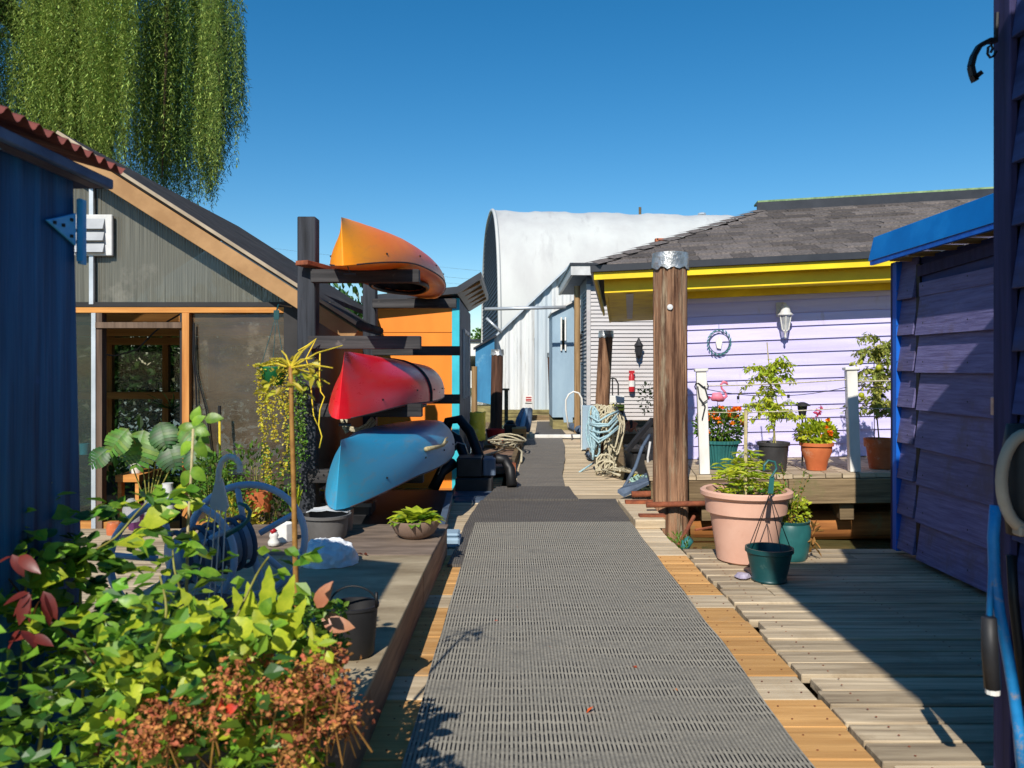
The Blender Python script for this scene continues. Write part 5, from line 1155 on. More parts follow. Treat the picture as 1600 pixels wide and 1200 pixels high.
def kayak(label, m, P0, P1, zs, W, hh, drop0, drop1, keel0, roll, chine=2.4, deck_open=True, bulge=.0, name='kayak'):
    # hull upside down: keel up, deck and cockpit facing down
    A = Vector((P0[0], P0[1], 0)); B = Vector((P1[0], P1[1], 0)); L = (B - A).length; d = (B - A) / L
    root = thing(name, label, 'kayak', mat=Matrix.Translation(Vector((A.x, A.y, zs))) @ Matrix.Rotation(math.atan2(-d.x, d.y), 4, 'Z'), group='kayaks stored upside down on the rack')
    RM = root.matrix_basis; N = 72; NS = 20
    def station(t):
        e0 = max(0, 1 - t / .28); e1 = max(0, 1 - (1 - t) / .28)
        wd = W * (math.sin(math.pi * min(1, max(0, t))) ** .62) * (1.04 - .2 * t * t) + .006
        sheer = -drop0 * e0 ** 1.6 - drop1 * e1 ** 1.6
        keel = hh * (1 - .10 * e0 ** 2 - .25 * e1 ** 2) * (1.03 - .28 * t) + keel0 * e0 ** 2
        n = 2 + (chine - 2) * math.sin(math.pi * t) - .85 * max(e0, e1) ** 1.0
        return wd, sheer, keel, max(1.12, n)
    def sec(t, a):  # a in 0..pi hull side, pi..2pi deck
        wd, sh, kl, n = station(t); c_, s_ = math.cos(a), math.sin(a)
        x = wd * math.copysign(abs(c_) ** (2 / n), c_)
        if a <= math.pi + 1e-6: z = sh + (kl - sh) * abs(s_) ** (2 / n)
        else:
            x = wd * c_; z = sh - .055 * math.sin(math.pi * t) ** .7 * abs(s_)
        rr = roll; return Vector((x * math.cos(rr) - z * math.sin(rr), t * L, x * math.sin(rr) + z * math.cos(rr)))
    b = MB(); 
    for i in range(N + 1):
        t = i / N; t = t * t * (3 - 2 * t) * .35 + t * .65
        for j in range(NS + 1): b.v.append(tuple(RM @ sec(t, math.pi * j / NS)))
    for i in range(N):
        for j in range(NS): a = i * (NS + 1) + j; b.f.append((a, a + NS + 1, a + NS + 2, a + 1))
    b.f.append(tuple(range(NS, -1, -1))); b.f.append(tuple(N * (NS + 1) + j for j in range(NS + 1)))
    hull = b.build('hull', m, root, smooth=True, auto=70)
    b = MB(); cy, cl, cwd = .52, .155, .62
    for i in range(N + 1):
        t = i / N; t = t * t * (3 - 2 * t) * .35 + t * .65
        for j in range(NS + 1):
            b.v.append(tuple(RM @ sec(t, math.pi + math.pi * j / NS)))
    for i in range(N):
        t = (i + .5) / N; t = t * t * (3 - 2 * t) * .35 + t * .65
        for j in range(NS):
            c_ = math.cos(math.pi + math.pi * (j + .5) / NS)
            if ((t - cy) / cl) ** 2 + (c_ / cwd) ** 2 < .88: continue
            a = i * (NS + 1) + j; b.f.append((a, a + 1, a + NS + 2, a + NS + 1))
    b.build('deck', m, root, smooth=True)
    b = MB(); pts = []
    for k in range(36):
        a = 2 * math.pi * k / 36; t = cy + cl * math.cos(a); u = cwd * math.sin(a); ang = math.acos(max(-1, min(1, u))); p = sec(t, 2 * math.pi - ang); p = p + Vector((math.sin(roll) * .02, 0, -.02 * math.cos(roll))); pts.append(RM @ p)
    b.tube(pts, .02, 8, closed=True); b.build('cockpit_rim', M['black'], root, smooth=True)
    b = MB()
    for i in range(9):
        f = i / 8
        for k in range(24):
            a = 2 * math.pi * k / 24; t = cy + cl * math.cos(a) * (1 - .5 * f * f); u = cwd * math.sin(a) * (1 - .3 * f * f); ang = math.acos(max(-1, min(1, u))); p = sec(t, 2 * math.pi - ang); p = p + Vector((-math.sin(roll), 0, math.cos(roll))) * (hh * .72 * f); b.v.append(tuple(RM @ p))
    for i in range(8):
        for k in range(24): b.f.append((i * 24 + k, i * 24 + (k + 1) % 24, (i + 1) * 24 + (k + 1) % 24, (i + 1) * 24 + k))
    b.f.append(tuple(8 * 24 + k for k in range(24))); b.build('cockpit_liner', M['black'], root, smooth=True)
    for sg_ in (0, math.pi):
        b = MB(); b.tube([RM @ (sec(.02 + .96 * i / 40, sg_) * 1.0) for i in range(41)], .0055, 5); b.build('gunwale_seam', M['seam'], root, smooth=True)
    for t_ in (.12, .3, .46, .62, .8):
        for a_ in (.28, math.pi - .28):
            p = sec(t_, a_); b = MB(); b.lathe(RM @ p, [(.001, -.008), (.009, -.004), (.009, .004), (.001, .008)], 8); b.build('bolt', M['black'], root)
    # carry toggle at the near tip and at the far tip
    for tt in (.03, .97):
        wd, sh, kl, n = station(tt); p = Vector((0, tt * L, sh)); p = Vector((-p.z * math.sin(roll), p.y, p.z * math.cos(roll)))
        b = MB(); b.tube([RM @ (p + Vector(q_)) for q_ in ((0, 0, 0), (.01, .01, -.04), (.02, .03, -.06), (.0, .05, -.03))], .004, 5); b.tube([RM @ (p + Vector((-.03, .02, -.06))), RM @ (p + Vector((.05, .03, -.06)))], .011, 7); b.build('carry_handle', M['charcoal'], root)
    return root, sec, RM, L
M['orange_k'] = noisecolor_k('kayak_orange', [(0.0, srgb(255, 156, 8)), (.2, srgb(250, 128, 14)), (.40, srgb(230, 78, 24)), (.6, srgb(246, 120, 28)), (.8, srgb(206, 50, 24)), (1, srgb(230, 110, 30))], .3, (srgb(190, 120, 84), .35))
M['red_k'] = noisecolor_k('kayak_red', [(0, srgb(226, 24, 40)), (.5, srgb(214, 22, 44)), (1, srgb(180, 40, 52))], .22, (srgb(200, 96, 100), .5))
M['blue_k'] = noisecolor_k('kayak_blue', [(0, srgb(50, 152, 190)), (.4, srgb(40, 134, 180)), (1, srgb(52, 110, 144))], .34, (srgb(120, 134, 140), .75))
ko, seco, RMo, Lo = kayak('orange and red kayak lying upside down on the topmost rack arms', M['orange_k'], (-1.125, 5.30), (-.88, 8.84), 2.07, .37, .27, .12, .02, -.05, R(2), chine=2.3)
kr, secr, RMr, Lr = kayak('glossy red kayak lying upside down on the middle rack arms', M['red_k'], (-1.15, 5.32), (-.86, 8.82), 1.03, .345, .35, .10, .03, .03, R(-6), chine=2.2)
kb, secb, RMb, Lb = kayak('blue kayak lying upside down on the lowest rack arms with drooping bow', M['blue_k'], (-1.10, 5.02), (-.76, 8.84), .50, .37, .325, .12, .0, .02, R(-5), chine=2.8)
b = MB()
for t_ in (.41, .42, .43): b.tube([RMr @ (secr(t_, math.pi * j / 16) + Vector((0, 0, .004))) for j in range(17)], .008, 5)
b.build('strap', M['black'], kr)
b = MB(); b.tube([RMr @ (secr(.05 + .9 * 0, 0) + Vector((0, 0, 0))), RMr @ secr(.1, 0)], .003, 4)
# stick on blue kayak
def hull_pt(t, a, o=.02):
    p = RMb @ secb(t, a); q_ = RMb @ Vector((0, t * Lb, .1)); return p + (p - q_).normalized() * o
b = MB(); b.tube([hull_pt(.30, .50), hull_pt(.37, .47), hull_pt(.44, .46), hull_pt(.50, .50)], [.018, .016, .015, .010], 7); b.tube([hull_pt(.45, .48), hull_pt(.50, .60), hull_pt(.54, .62)], [.01, .008, .004], 6)
st_ = tag(b.build('driftwood_stick', M['cane_pale'], smooth=True), 'short pale driftwood stick resting on the side of the blue kayak', 'stick')
# ropes hanging off the rack
yr = MB()
yr.tube([at(x, y_, 6.05) for x, y_ in [(466, 548), (480, 540), (494, 529), (486, 545), (478, 560), (484, 580), (487, 620), (490, 650), (497, 665)]], .006, 5)
yr.tube([at(x, y_, 6.05) for x, y_ in [(500, 552), (499, 590), (501, 612), (507, 620), (500, 640), (498, 665), (503, 682), (499, 700)]], .006, 5)
tag(yr.build('yellow_rope', M['rope_y'], smooth=True), 'thin yellow rope tangled round the front rack post', 'rope')
wr_ = MB()
for k in range(3): wr_.tube([at(x + k * 3, y_ + k * 3, 6.5) for x, y_ in [(532, 652), (536, 662), (546, 668), (560, 670), (572, 664), (582, 652)]], .012, 6)
wr_.tube([at(540, 655, 6.45), at(538, 668, 6.45), at(543, 676, 6.45)], .02, 6)
tag(wr_.build('mooring_rope', M['rope_w'], smooth=True), 'pale rope hanging under the red kayak bow', 'rope')

# ------------------------------------------------------------------ orange shed
OY = 10.6; oq = OY / FPX
os_ = thing('orange_shed', 'bright orange shed with turquoise corner trim behind the kayaks', 'shed', (-1.3, 12.0, -.1))
def ox(px): return (px - 800) * oq
def oz(py): return EYE - (py - 580) * oq
top_o = lambda x: oz(466) + (x - ox(705)) * .09 + max(0, x - ox(712)) * .3
x0 = ox(587); x1 = ox(706)
b = MB(); b.prism([(x0, OY, -.34), (x1, OY, -.34), (x1, OY, oz(520)), (x0, OY, oz(520))], (0, .05, 0)); b.build('wall_panel', M['orange'], os_)
b = MB(); b.prism([(x0, OY, oz(520) + .008), (x1, OY, oz(520) + .008), (x1, OY, top_o(x1)), (x0, OY, top_o(x0))], (0, .05, 0)); b.build('wall_panel', M['orange'], os_)
b = MB(); b.bx(x1 + .002, ox(718), OY - .012, OY + .05, -.34, top_o(x1)); b.build('corner_trim', M['cyan'], os_, bevel=.003)
b = MB(); b.bx(x0, ox(718) - .004, OY + .052, 13.5, -.34, top_o(x0)); b.build('side_wall', M['slate'], os_)
b = MB(); b.prism([(x0, OY + .06, top_o(x0)), (ox(718) - .004, OY + .06, top_o(x0)), (ox(718) - .004, OY + .06, top_o(x1) - .01)], (0, 2.8, 0)); b.build('side_wall', M['slate'], os_)
wd = MB().bx(ox(718) - .0, ox(718) + .012, 11.4, 12.5, .9, 1.8).build('window', M['darkglass'], os_)
b = MB()
for yy in (11.35, 11.9, 12.5): b.bx(ox(718), ox(718) + .03, yy, yy + .05, .86, 1.84)
b.bx(ox(718), ox(718) + .028, 11.35, 12.55, 1.8, 1.85); b.build('frame', M['white'], wd)
xr_ = ox(753); b = MB(); xk = ox(716); zl = top_o(x0 - .15) + .02; zk = top_o(xk) + .02; zr = top_o(xr_) + .09
b.prism([(x0 - .15, OY - .25, zl), (xk, OY - .25, zk), (xr_, OY - .25, zr), (xr_, OY - .25, zr + .09), (xk, OY - .25, zk + .09), (x0 - .15, OY - .25, zl + .09)], (0, 3.1, 0)); b.build('roof', M['gutter'], os_)
for k in range(5):
    yy = OY - .1 + k * .58; b = MB(); b.prism([(x1 + .1, yy, top_o(x1 + .1) + .03), (xr_ - .02, yy, top_o(xr_) + .045), (xr_ - .02, yy, top_o(xr_) + .095), (x1 + .1, yy, top_o(x1 + .1) + .095)], (0, .07, 0)); b.build('rafter', M['gh_woodx'], os_)
b = MB(); b.bx(x0 - .1, ox(718) - .03, OY + .06, 13.4, -.6, -.342); b.build('float_base', M['timber'], os_)
# white boats / houses far beyond the gap
fh = thing('far_houseboat', 'small white houseboat far behind the gap beside the orange shed', 'houseboat', (-2.6, 55, 0))
A0 = at(738, 640, 55); A1 = at(752, 560, 55)
b = MB(); b.bx(A0.x - 4, A0.x + .9, 55, 58, .1, 3.3); b.build('wall', M['white'], fh)
for k in range(3): b = MB(); b.bx(A0.x - 3.5 + k * 1.6, A0.x - 2.6 + k * 1.6, 54.97, 54.995, 1.3, 2.3); b.build('window', M['darkglass'], fh)
b = MB(); b.bx(A0.x - 4.3, A0.x + 1.2, 54.8, 58.2, 3.302, 3.45); b.build('roof', M['gutter'], fh)

# ------------------------------------------------------------------ clutter left of the walkway
lf_ = thing('side_float', 'rusty brown timber landing pieces left of the narrow walkway', 'float', (-.2, 11, 0))
b = MB(); b.prism([(-.56, 9.6, -.02), (-.02, 9.9, -.02), (.12, 12.2, -.02), (-.42, 12.2, -.02)], (0, 0, .10)); b.build('plate', M['brownplate'], lf_, bevel=.01)
b = MB(); b.prism([(-.50, 12.25, .0), (.14, 12.25, .0), (.24, 14.6, .0), (-.3, 14.6, .0)], (0, 0, .12)); b.build('plate', M['timber'], lf_, bevel=.01)
b = MB(); b.beam((-.04, 9.2, .0), (.20, 14.5, .06), .06, .2); b.build('edge_beam', M['timber'], lf_)
b = MB(); b.beam((-.33, 8.7, -.16), (-.2, 15, -.16), .4, .2); b.build('float_beam', M['mosslog'], lf_)
b = MB(); b.beam((.02, 9.3, .1), (.0, 9.9, .05), .05, .16); b.build('bracket', M['rust'], lf_)
ct = thing('rope_coil', 'loose coil of tan rope lying on the rusty plate left of the walkway', 'rope', (-.12, 11.6, .1))
b = MB()
for k in range(6):
    rr = .13 + .03 * k; b.tube([(-.08 + rr * math.cos(a) + .02 * math.sin(k * 3 + a), 12.0 + rr * 1.8 * math.sin(a), .13 + .022 * k + .03 * math.sin(a * 2 + k)) for a in [i * .4488 for i in range(14)]], .014, 5, closed=True)
b.tube([(-.1, 11.7, .12), (-.25, 11.2, .11), (-.42, 10.8, .10), (-.55, 10.7, .1)], .016, 5); b.tube([(.05, 11.8, .14), (.14, 11.2, .12), (.12, 10.6, .05)], .016, 5); b.build('strand', M['rope_w'], ct, smooth=True)
# dark stump with black hoses
sp_ = thing('mooring_block', 'dark weathered timber mooring block at the left edge of the mats', 'mooring block', (-.45, 8.2, 0))
b = MB(); b.bx(-.57, -.31, 8.2, 8.55, .16, .36); b.build('block', M['charcoal'], sp_, bevel=.012)
b = MB(); b.bx(-.30, -.17, 8.22, 8.53, .17, .35); b.build('block', M['slate'], sp_, bevel=.012)
b = MB(); b.bx(-.58, -.2, 8.16, 8.56, -.02, .155); b.build('block', M['charcoal'], sp_, bevel=.012)
b = MB(); b.bx(-.60, -.12, 7.85, 8.14, -.02, .03); b.bx(-.55, -.16, 7.6, 7.84, -.02, .02); b.build('plate', M['slate'], sp_, bevel=.004)
for k, pts in enumerate(([(-.78, 8.86, .45), (-.70, 8.86, .70), (-.58, 8.86, .72), (-.46, 8.8, .58), (-.36, 8.6, .36), (-.30, 8.5, .22)], [(-.82, 8.9, .40), (-.72, 8.85, .58), (-.6, 8.8, .50), (-.50, 8.6, .32), (-.44, 8.5, .2)], [(-.18, 8.4, .33), (-.08, 8.45, .32), (-.02, 8.4, .22), (.0, 8.3, .06)], [(-.60, 8.3, .30), (-.72, 8.2, .22), (-.80, 8.1, .05)])):
    hz_ = MB(); hz_.tube(pts, .055, 12); tag(hz_.build('black_hose', M['black'], smooth=True), ['tallest thick black hose bent over the mooring block', 'inner thick black hose bent behind the mooring block', 'short black hose curving down right of the mooring block', 'short black hose curving down left of the mooring block'][k], 'hose', 'thick black hoses round the mooring block')
b = MB(); b.tube([(-.75, 8.1, .2), (-.66, 8.2, .42), (-.56, 8.2, .52), (-.48, 8.2, .5), (-.45, 8.2, .4)], .008, 5); tag(b.build('wire_loop', M['silver'], smooth=True), 'thin grey wire loop arching over the dark mooring block', 'wire')
yp = thing('foam_capped_post', 'post wrapped at top in torn bright yellow foam', 'post', (-.52, 12.2, 0))
b = MB(); b.lathe((-.525, 12.2, -.3), [(.095, 0), (.095, .60)], 14); b.build('shaft', M['slate'], yp, smooth=True)
b = MB()
ns = 20
for i in range(9):
    for j in range(ns):
        a = 2 * math.pi * j / ns; rr = .12 + .016 * noise.noise(Vector((math.cos(a) * 4, math.sin(a) * 4, i * 1.3))); b.v.append((-.525 + rr * math.cos(a), 12.2 + rr * math.sin(a), .20 + i * .053 + (.03 * noise.noise(Vector((a * 2, 0, 0))) if i in (0, 8) else 0)))
for i in range(8):
    for j in range(ns): b.f.append((i * ns + j, i * ns + (j + 1) % ns, (i + 1) * ns + (j + 1) % ns, (i + 1) * ns + j))
b.f.append(tuple(8 * ns + j for j in range(ns))); b.build('foam', M['bright_yellow'], yp, auto=30)
def bucket(name, label, c, r, h, m, tilt=0):
    b = MB(); b.lathe(c, [(r * .85, 0), (r, h), (r * .93, h), (r * .8, h * .1)], 20, cap1=True); return tag(b.build(name, m, auto=40), label, 'bucket')
bucket('bucket', 'dark red bucket near the foot of the black piling', (-.28, 13.3, .12), .16, .17, M['red'])
bucket('bucket', 'orange bucket in front of the red bucket', (-.26, 12.6, .0), .13, .16, M['redorange'])
b = MB(); b.bx(-.14, .07, 13.7, 14.1, .12, .34); b.lathe((-.03, 13.9, .34), [(.1, 0), (.06, .06)], 10); tag(b.build('fuel_can', M['black'], bevel=.02), 'black plastic container behind the red bucket', 'container')
bc = thing('wooden_crate', 'small tan wooden box on the left edge of the far walkway', 'box', (.15, 13.6, .12))
b = MB(); b.bx(.0, .24, 13.4, 13.9, .12, .29); b.build('box', M['rafter'], bc, bevel=.006); b = MB(); b.bx(.04, .08, 13.38, 13.398, .17, .2); b.bx(.15, .19, 13.38, 13.398, .17, .2); b.build('slot', M['black'], bc)
for k in range(3):
    b = MB(); b.tube([at(806 + 9 * k, 672, 14.6), at(811 + 8 * k, 655, 14.9), at(822 + 5 * k - 4, 641, 15.4)], .055, 10)
    tag(b.build('fender_roll', M['slate'] if k != 1 else M['lightblue'], smooth=True), ['leftmost dark blue-grey rolled fender leaning behind the tan box', 'paler middle rolled fender leaning behind the tan box', 'rightmost blue-grey rolled fender leaning behind the tan box'][k], 'fender', 'rolled fenders behind the tan box')
sg = thing('sign_post', 'small white sign with red lines on a grey post at the dock end', 'sign', at(826, 655, 20))
p = at(826, 655, 20); b = MB(); b.bx(p.x - .085, p.x + .085, 20, 20.1, 0, at(0, 628, 20).z); b.build('post', M['offwhite'], sg)
b = MB(); z1 = at(0, 618, 20).z; z0 = at(0, 629, 20).z; b.bx(p.x - .09, p.x + .09, 19.96, 19.98, z0, z1); b.build('board', M['white'], sg)
b = MB(); 
for f in (.2, .42, .7): b.bx(p.x - .07, p.x + .07, 19.945, 19.958, z0 + (z1 - z0) * f, z0 + (z1 - z0) * (f + .12))
b.build('lettering', M['red'], sg)
b = MB(); b.bx(at(788, 608, 16).x, at(794, 608, 16).x, 16, 16.08, 0, at(0, 608, 16).z); b.bx(at(784, 608, 16).x, at(796, 608, 16).x, 15.98, 16.1, at(0, 610, 16).z, at(0, 607, 16).z); tag(b.build('t_post', M['timber']), 'short brown T-shaped post right of the black piling', 'post')
b = MB(); b.bx(.3, 1.45, 20.5, 20.75, -.25, .12); tag(b.build('end_timber', M['timber'], bevel=.01), 'heavy timber closing the far end of the walkway', 'beam')

# ------------------------------------------------------------------ clutter right of the walkway
cb = thing('power_pedestal', 'pale grey-blue dock pedestal box behind the rope pile', 'pedestal', (1.27, 12.6, 0))
b = MB(); b.bx(at(909, 0, 12.5).x, at(927, 0, 12.5).x, 12.5, 12.72, .02, at(0, 634, 12.5).z); b.build('cabinet', M['lightblue'], cb, bevel=.01)
b = MB(); b.bx(at(908, 0, 12.5).x, at(909, 0, 12.5).x + .004, 12.48, 12.5, .02, at(0, 633, 12.5).z); b.build('edge_strip', M['white'], cb)
hp = MB(); hp.tube([at(x, y_, 14.2) for x, y_ in [(888, 668), (884, 640), (884, 625), (889, 616), (896, 612), (904, 614), (909, 622), (910, 640), (910, 655)]], .016, 7)
tag(hp.build('hoop', M['white'], smooth=True), 'tall thin white pipe hoop standing beside the far walkway', 'hoop')
b = MB(); P_ = [at(x, y_, 15) for x, y_ in [(881, 660), (879, 640), (882, 622), (888, 618), (894, 622), (895, 660)]]; b.prism(P_, (0, .03, 0)); tag(b.build('board', M['lightblue']), 'pale grey round-topped board standing behind the white hoop', 'board')
b = MB(); b.tube([(1.42, 15.5, .07), (1.05, 19.0, .07)], .09, 8); tag(b.build('kerb_log', M['slate'], smooth=True), 'grey log lying along the right edge of the far walkway', 'log')
bucket('bucket', 'orange-red bucket beside the white hoop', (1.35, 14.4, .02), .12, .22, M['redorange'])
# rope pile
rp_ = thing('rope_pile', 'big tangle of cream mooring rope hung in long loops on the pedestal', 'rope', (1.45, 10.6, 0))
random.seed(5)
b = MB()
for k in range(34):
    cx_ = at(945 + U(-12, 17), 0, 9.95).x; w_ = U(.03, .11); yb_ = 9.95 + U(-.15, .2); zt = at(0, 632 + U(0, 12), 9.95).z; zb = at(0, U(675, 738), 9.95).z
    pts = []
    for i in range(16):
        a = 2 * math.pi * i / 16; pts.append((cx_ + w_ * math.cos(a) + .03 * math.sin(a * 2 + k), yb_ + .04 * math.sin(a + k), (zt + zb) / 2 + (zt - zb) / 2 * math.sin(a)))
    b.tube(pts, .012, 6, closed=True)
for k in range(5):
    cc = at(944 + U(-4, 10), 728 + U(-8, 8), 9.6); b.tube([cc + Vector((U(.05, .12) * math.cos(a), 0.03 * math.sin(a + k), U(.09, .11) * math.sin(a))) for a in [i * .5236 for i in range(12)]], .012, 6, closed=True)
b.build('loops', M['rope_w'], rp_, smooth=True, kind='stuff')
b = MB()
for k in range(9):
    z = .05 + .02 * (k % 3); b.tube([(1.1 + U(-.12, .2), 9.35 + U(-.2, .3), z), (1.2 + U(-.15, .2), 9.3 + U(-.2, .2), z + .02), (1.32 + U(-.1, .15), 9.4 + U(-.2, .3), z), (1.35, 9.7, z)], .013, 5)
b.build('trailing_end', M['rope_w'], rp_, smooth=True)
br_ = thing('blue_rope', 'pale blue rope wrapped around the cream rope tangle', 'rope', (1.25, 10.4, .3))
b = MB()
for k in range(6):
    cx_ = at(929 + U(-7, 7), 0, 9.75).x; zt = at(0, 634 + 3 * k, 9.75).z; zb = at(0, U(690, 722), 9.75).z; w_ = U(.03, .06)
    b.tube([(cx_ + w_ * math.cos(a) + .02 * math.sin(2 * a + k), 9.75 + .03 * math.sin(a + k), (zt + zb) / 2 + (zt - zb) / 2 * math.sin(a)) for a in [i * .4488 for i in range(14)]], .014, 5, closed=True)
for k in range(6):
    z = at(0, 650 + 6 * k, 9.75).z; b.tube([(at(922, 0, 9.7).x, 9.75, z + U(-.05, .03)), (at(935, 0, 9.7).x, 9.66, z - .07 + U(-.03, .05)), (at(950, 0, 9.7).x, 9.66, z - .02 + U(-.04, .04)), (at(966, 0, 9.8).x, 9.8, z + .06 + U(-.03, .05))], .014, 5)
b.tube([at(933, 720, 10.3), at(920, 728, 10.1), at(905, 738, 9.9)], .012, 5)
b.build('strand', M['rope_b'], br_, smooth=True)
b = MB(); b.tube([at(944, 640, 10.05), at(944, 745, 10.05)], .07, 10); tag(b.build('rope_post', M['piling_dark'], smooth=True), 'short dark post buried under the rope tangle', 'post')
b = MB()
for k in range(14): b.tube([(1.12 + U(-.08, .08), 11.2 + U(-.2, .2), .04 + U(0, .08)) for _ in range(4)], .02, 5)
tag(b.build('net_bundle', M['slate'], smooth=True), 'small heap of blue-grey net on the plank edge left of the rope tangle', 'net')
b = MB()
for k in range(7): b.tube([(1.2 + U(-.1, .12), 12.0 + U(-.15, .3), .04 + U(0, .05)) for _ in range(4)], .022, 5)
tag(b.build('rag_heap', M['ply_dark'], smooth=True), 'brown rags heaped at the foot of the pedestal', 'rags')
# black crate, struts, yellow pump
ck = thing('storage_box', 'black plastic storage box standing behind the thick piling', 'box', (2.0, 11, -.1))
b = MB(); b.bx(1.55, 2.1, 10.3, 10.9, -.10, .20); b.build('body', M['charcoal'], ck, bevel=.02); b = MB(); b.bx(1.52, 2.13, 10.27, 10.93, .202, .25); b.build('lid', M['black'], ck, bevel=.015)
b = MB(); b.bx(1.5, 1.75, 9.6, 9.9, -.2, -.02); tag(b.build('yellow_block', M['bright_yellow'], bevel=.02), 'yellow plastic case low beside the walkway edge', 'case')
b = MB(); b.beam(at(978, 706, 9.2), at(1020, 655, 9.4), .05, .05); tag(b.build('strut', M['charcoal']), 'black diagonal strut leaning left of the thick piling', 'strut')
b = MB(); b.tube([at(975, 762, 8.6), at(993, 730, 8.8), at(1003, 700, 9.0), at(1015, 680, 9.2)], .02, 7); tag(b.build('bent_pipe', M['slate'], smooth=True), 'grey bent pipe rising beside the storage box', 'pipe')
b = MB(); b.tube([at(1016, 690, 8.4), at(1012, 715, 8.4), at(1013, 735, 8.4), at(1019, 742, 8.4)], .012, 6); tag(b.build('cable_loop', M['offwhite'], smooth=True), 'pale cable loop hanging left of the thick piling', 'cable')
b = MB(); b.prism([on(965, 770, .08), on(1018, 738, .18), on(1018, 755, .16), on(975, 777, .04)], (0, 0, .03)); tag(b.build('rubber_flap', M['slate']), 'dark slate-grey flap of matting beside the thick piling', 'mat')
b = MB(); b.bx(1.22, 1.62, 7.45, 9.4, -.09, -.03); tag(b.build('edge_plank', M['walk_grey'], bevel=.008), 'pale plank beside the walkway just beyond the thick piling', 'plank')
b = MB()
for k in range(16): b.tube([(1.30 + U(-.12, .1), 8.05 + U(-.12, .12), .06 + U(-.05, .14)) for _ in range(5)], .013, 5)
tag(b.build('net_bundle', M['rope_g'], smooth=True), 'pale green rope bundle beside the foot of the thick piling', 'rope')
b = MB(); b.beam((1.5, 8.2, .0), (3.2, 12.0, .0), .25, .12); tag(b.build('float_timber', M['timber']), 'timber float beam running behind the thick piling', 'beam')
b = MB(); cloud_leaves(b, at(1010, 622, 13), (.12, .12, .25), 110, .06, .03); tag(b.build('climbing_plant', M['green']), 'leafy sprig showing left of the thick piling against beige siding', 'plant', kind='stuff')
b = MB(); b.tube([at(1010, 648, 13), at(1012, 690, 13)], .012, 5)
gr_ = MB(); cloud_leaves(gr_, (1.55, 8.6, -.05), (.3, .5, .08), 160, .06, .02); tag(gr_.build('weeds', M['green']), 'green weeds growing low between the walkway and the storage box', 'weeds', kind='stuff')
b = MB(); b.bx(1.6, 3.0, 9.4, 14.2, -.32, -.11); tag(b.build('low_float', M['timber']), 'low weathered float under the storage box', 'float')

# ------------------------------------------------------------------ things on the left platform
PZ = .213
c = on(645, 846, PZ) 
t = pot('bowl_planter', 'ribbed taupe bowl of yellow-green primroses on the platform corner', 'flower pot', c + Vector((0, .12, 0)), [(.075, 0), (.12, .03), (.155, .09), (.16, .115), (.15, .115), (.13, .08), (.07, .03)], M['taupe'], n=40, flute=-.025, soil_z=.10, soil_r=.145)
c = c + Vector((0, .12, 0))
pl_l = [leaf_mesh('leaf', .085, .07, M[mm], K=7, serr=.07, curl=.55, fold=.35) for mm in ('lime_o', 'rose_o')]
for k in range(62):
    a = U(0, 6.28); f = rnd(); r_ = .02 + .10 * f; d = Vector((math.cos(a) * (.25 + f * 1.1), math.sin(a) * (.25 + f * 1.1), 1.0 - .55 * f))
    leaf_obj(t, pl_l[k % 4 == 0], c + Vector((r_ * math.cos(a), r_ * math.sin(a), .10 + .02 * (1 - f))), d, U(.75, 1.1), nrm=(-math.cos(a) * .6 + U(-.3, .3), -math.sin(a) * .6 + U(-.3, .3), 1))
# shallow grey tub, cloth, snowman mug, bag
c = on(500, 848, PZ) + Vector((0, .15, 0))
t = thing('round_tub', 'grey round plastic tub on the platform behind the sapling', 'tub', c)
b = MB(); b.lathe(c, [(.12, 0), (.13, .02), (.14, .13), (.155, .132), (.157, .15), (.145, .15), (.12, .04)], 28); b.build('body', M['greytub'], t, auto=40)
b = MB()
for j in range(9):
    for i in range(9): u = i / 8; v = j / 8; b.v.append((c.x - .13 + .26 * u, c.y + .02 + .2 * v, c.z + .165 + .015 * noise.noise(Vector((u * 4, v * 4, 3))) - .03 * abs(u - .5)))
for j in range(8):
    for i in range(8): a = j * 9 + i; b.f.append((a, a + 1, a + 10, a + 9))
tag(b.build('cloth', M['offwhite'], smooth=True), 'folded pale cloth lying across the rear of the grey tub', 'cloth')
c = on(553, 838, PZ) + Vector((-.1, .2, 0)); b = MB(); b.lathe(c, [(.05, 0), (.06, .14), (.055, .14), (.04, .02)], 16); tag(b.build('brown_pot', M['taupe'], auto=40), 'small brown pot tucked right of the grey tub', 'flower pot')
c = on(440, 848, PZ) + Vector((0, .05, 0)); b = MB(); b.lathe(c, [(.06, 0), (.062, .05), (.06, .11), (.05, .11), (.045, .02)], 6); tag(b.build('cup', M['white'], bevel=.003), 'white faceted pot left of the grey tub', 'cup')
sm_ = thing('snowman_figurine', 'tiny white snowman figurine with red hat on the platform', 'figurine', on(428, 854, PZ))
c = on(428, 854, PZ); b = MB(); b.lathe(c, [(.01, 0), (.034, .01), (.036, .03), (.022, .05), (.028, .065), (.022, .085), (.004, .09)], 12); b.build('body', M['white'], sm_, smooth=True); b = MB(); b.tube([c + Vector((0, 0, .082)), c + Vector((-.01, 0, .1)), c + Vector((-.03, 0, .105))], [.026, .016, .006], 8); b.build('hat', M['red'], sm_, smooth=True)
c = on(502, 888, PZ)
b = MB(); n1 = 30; n2 = 12
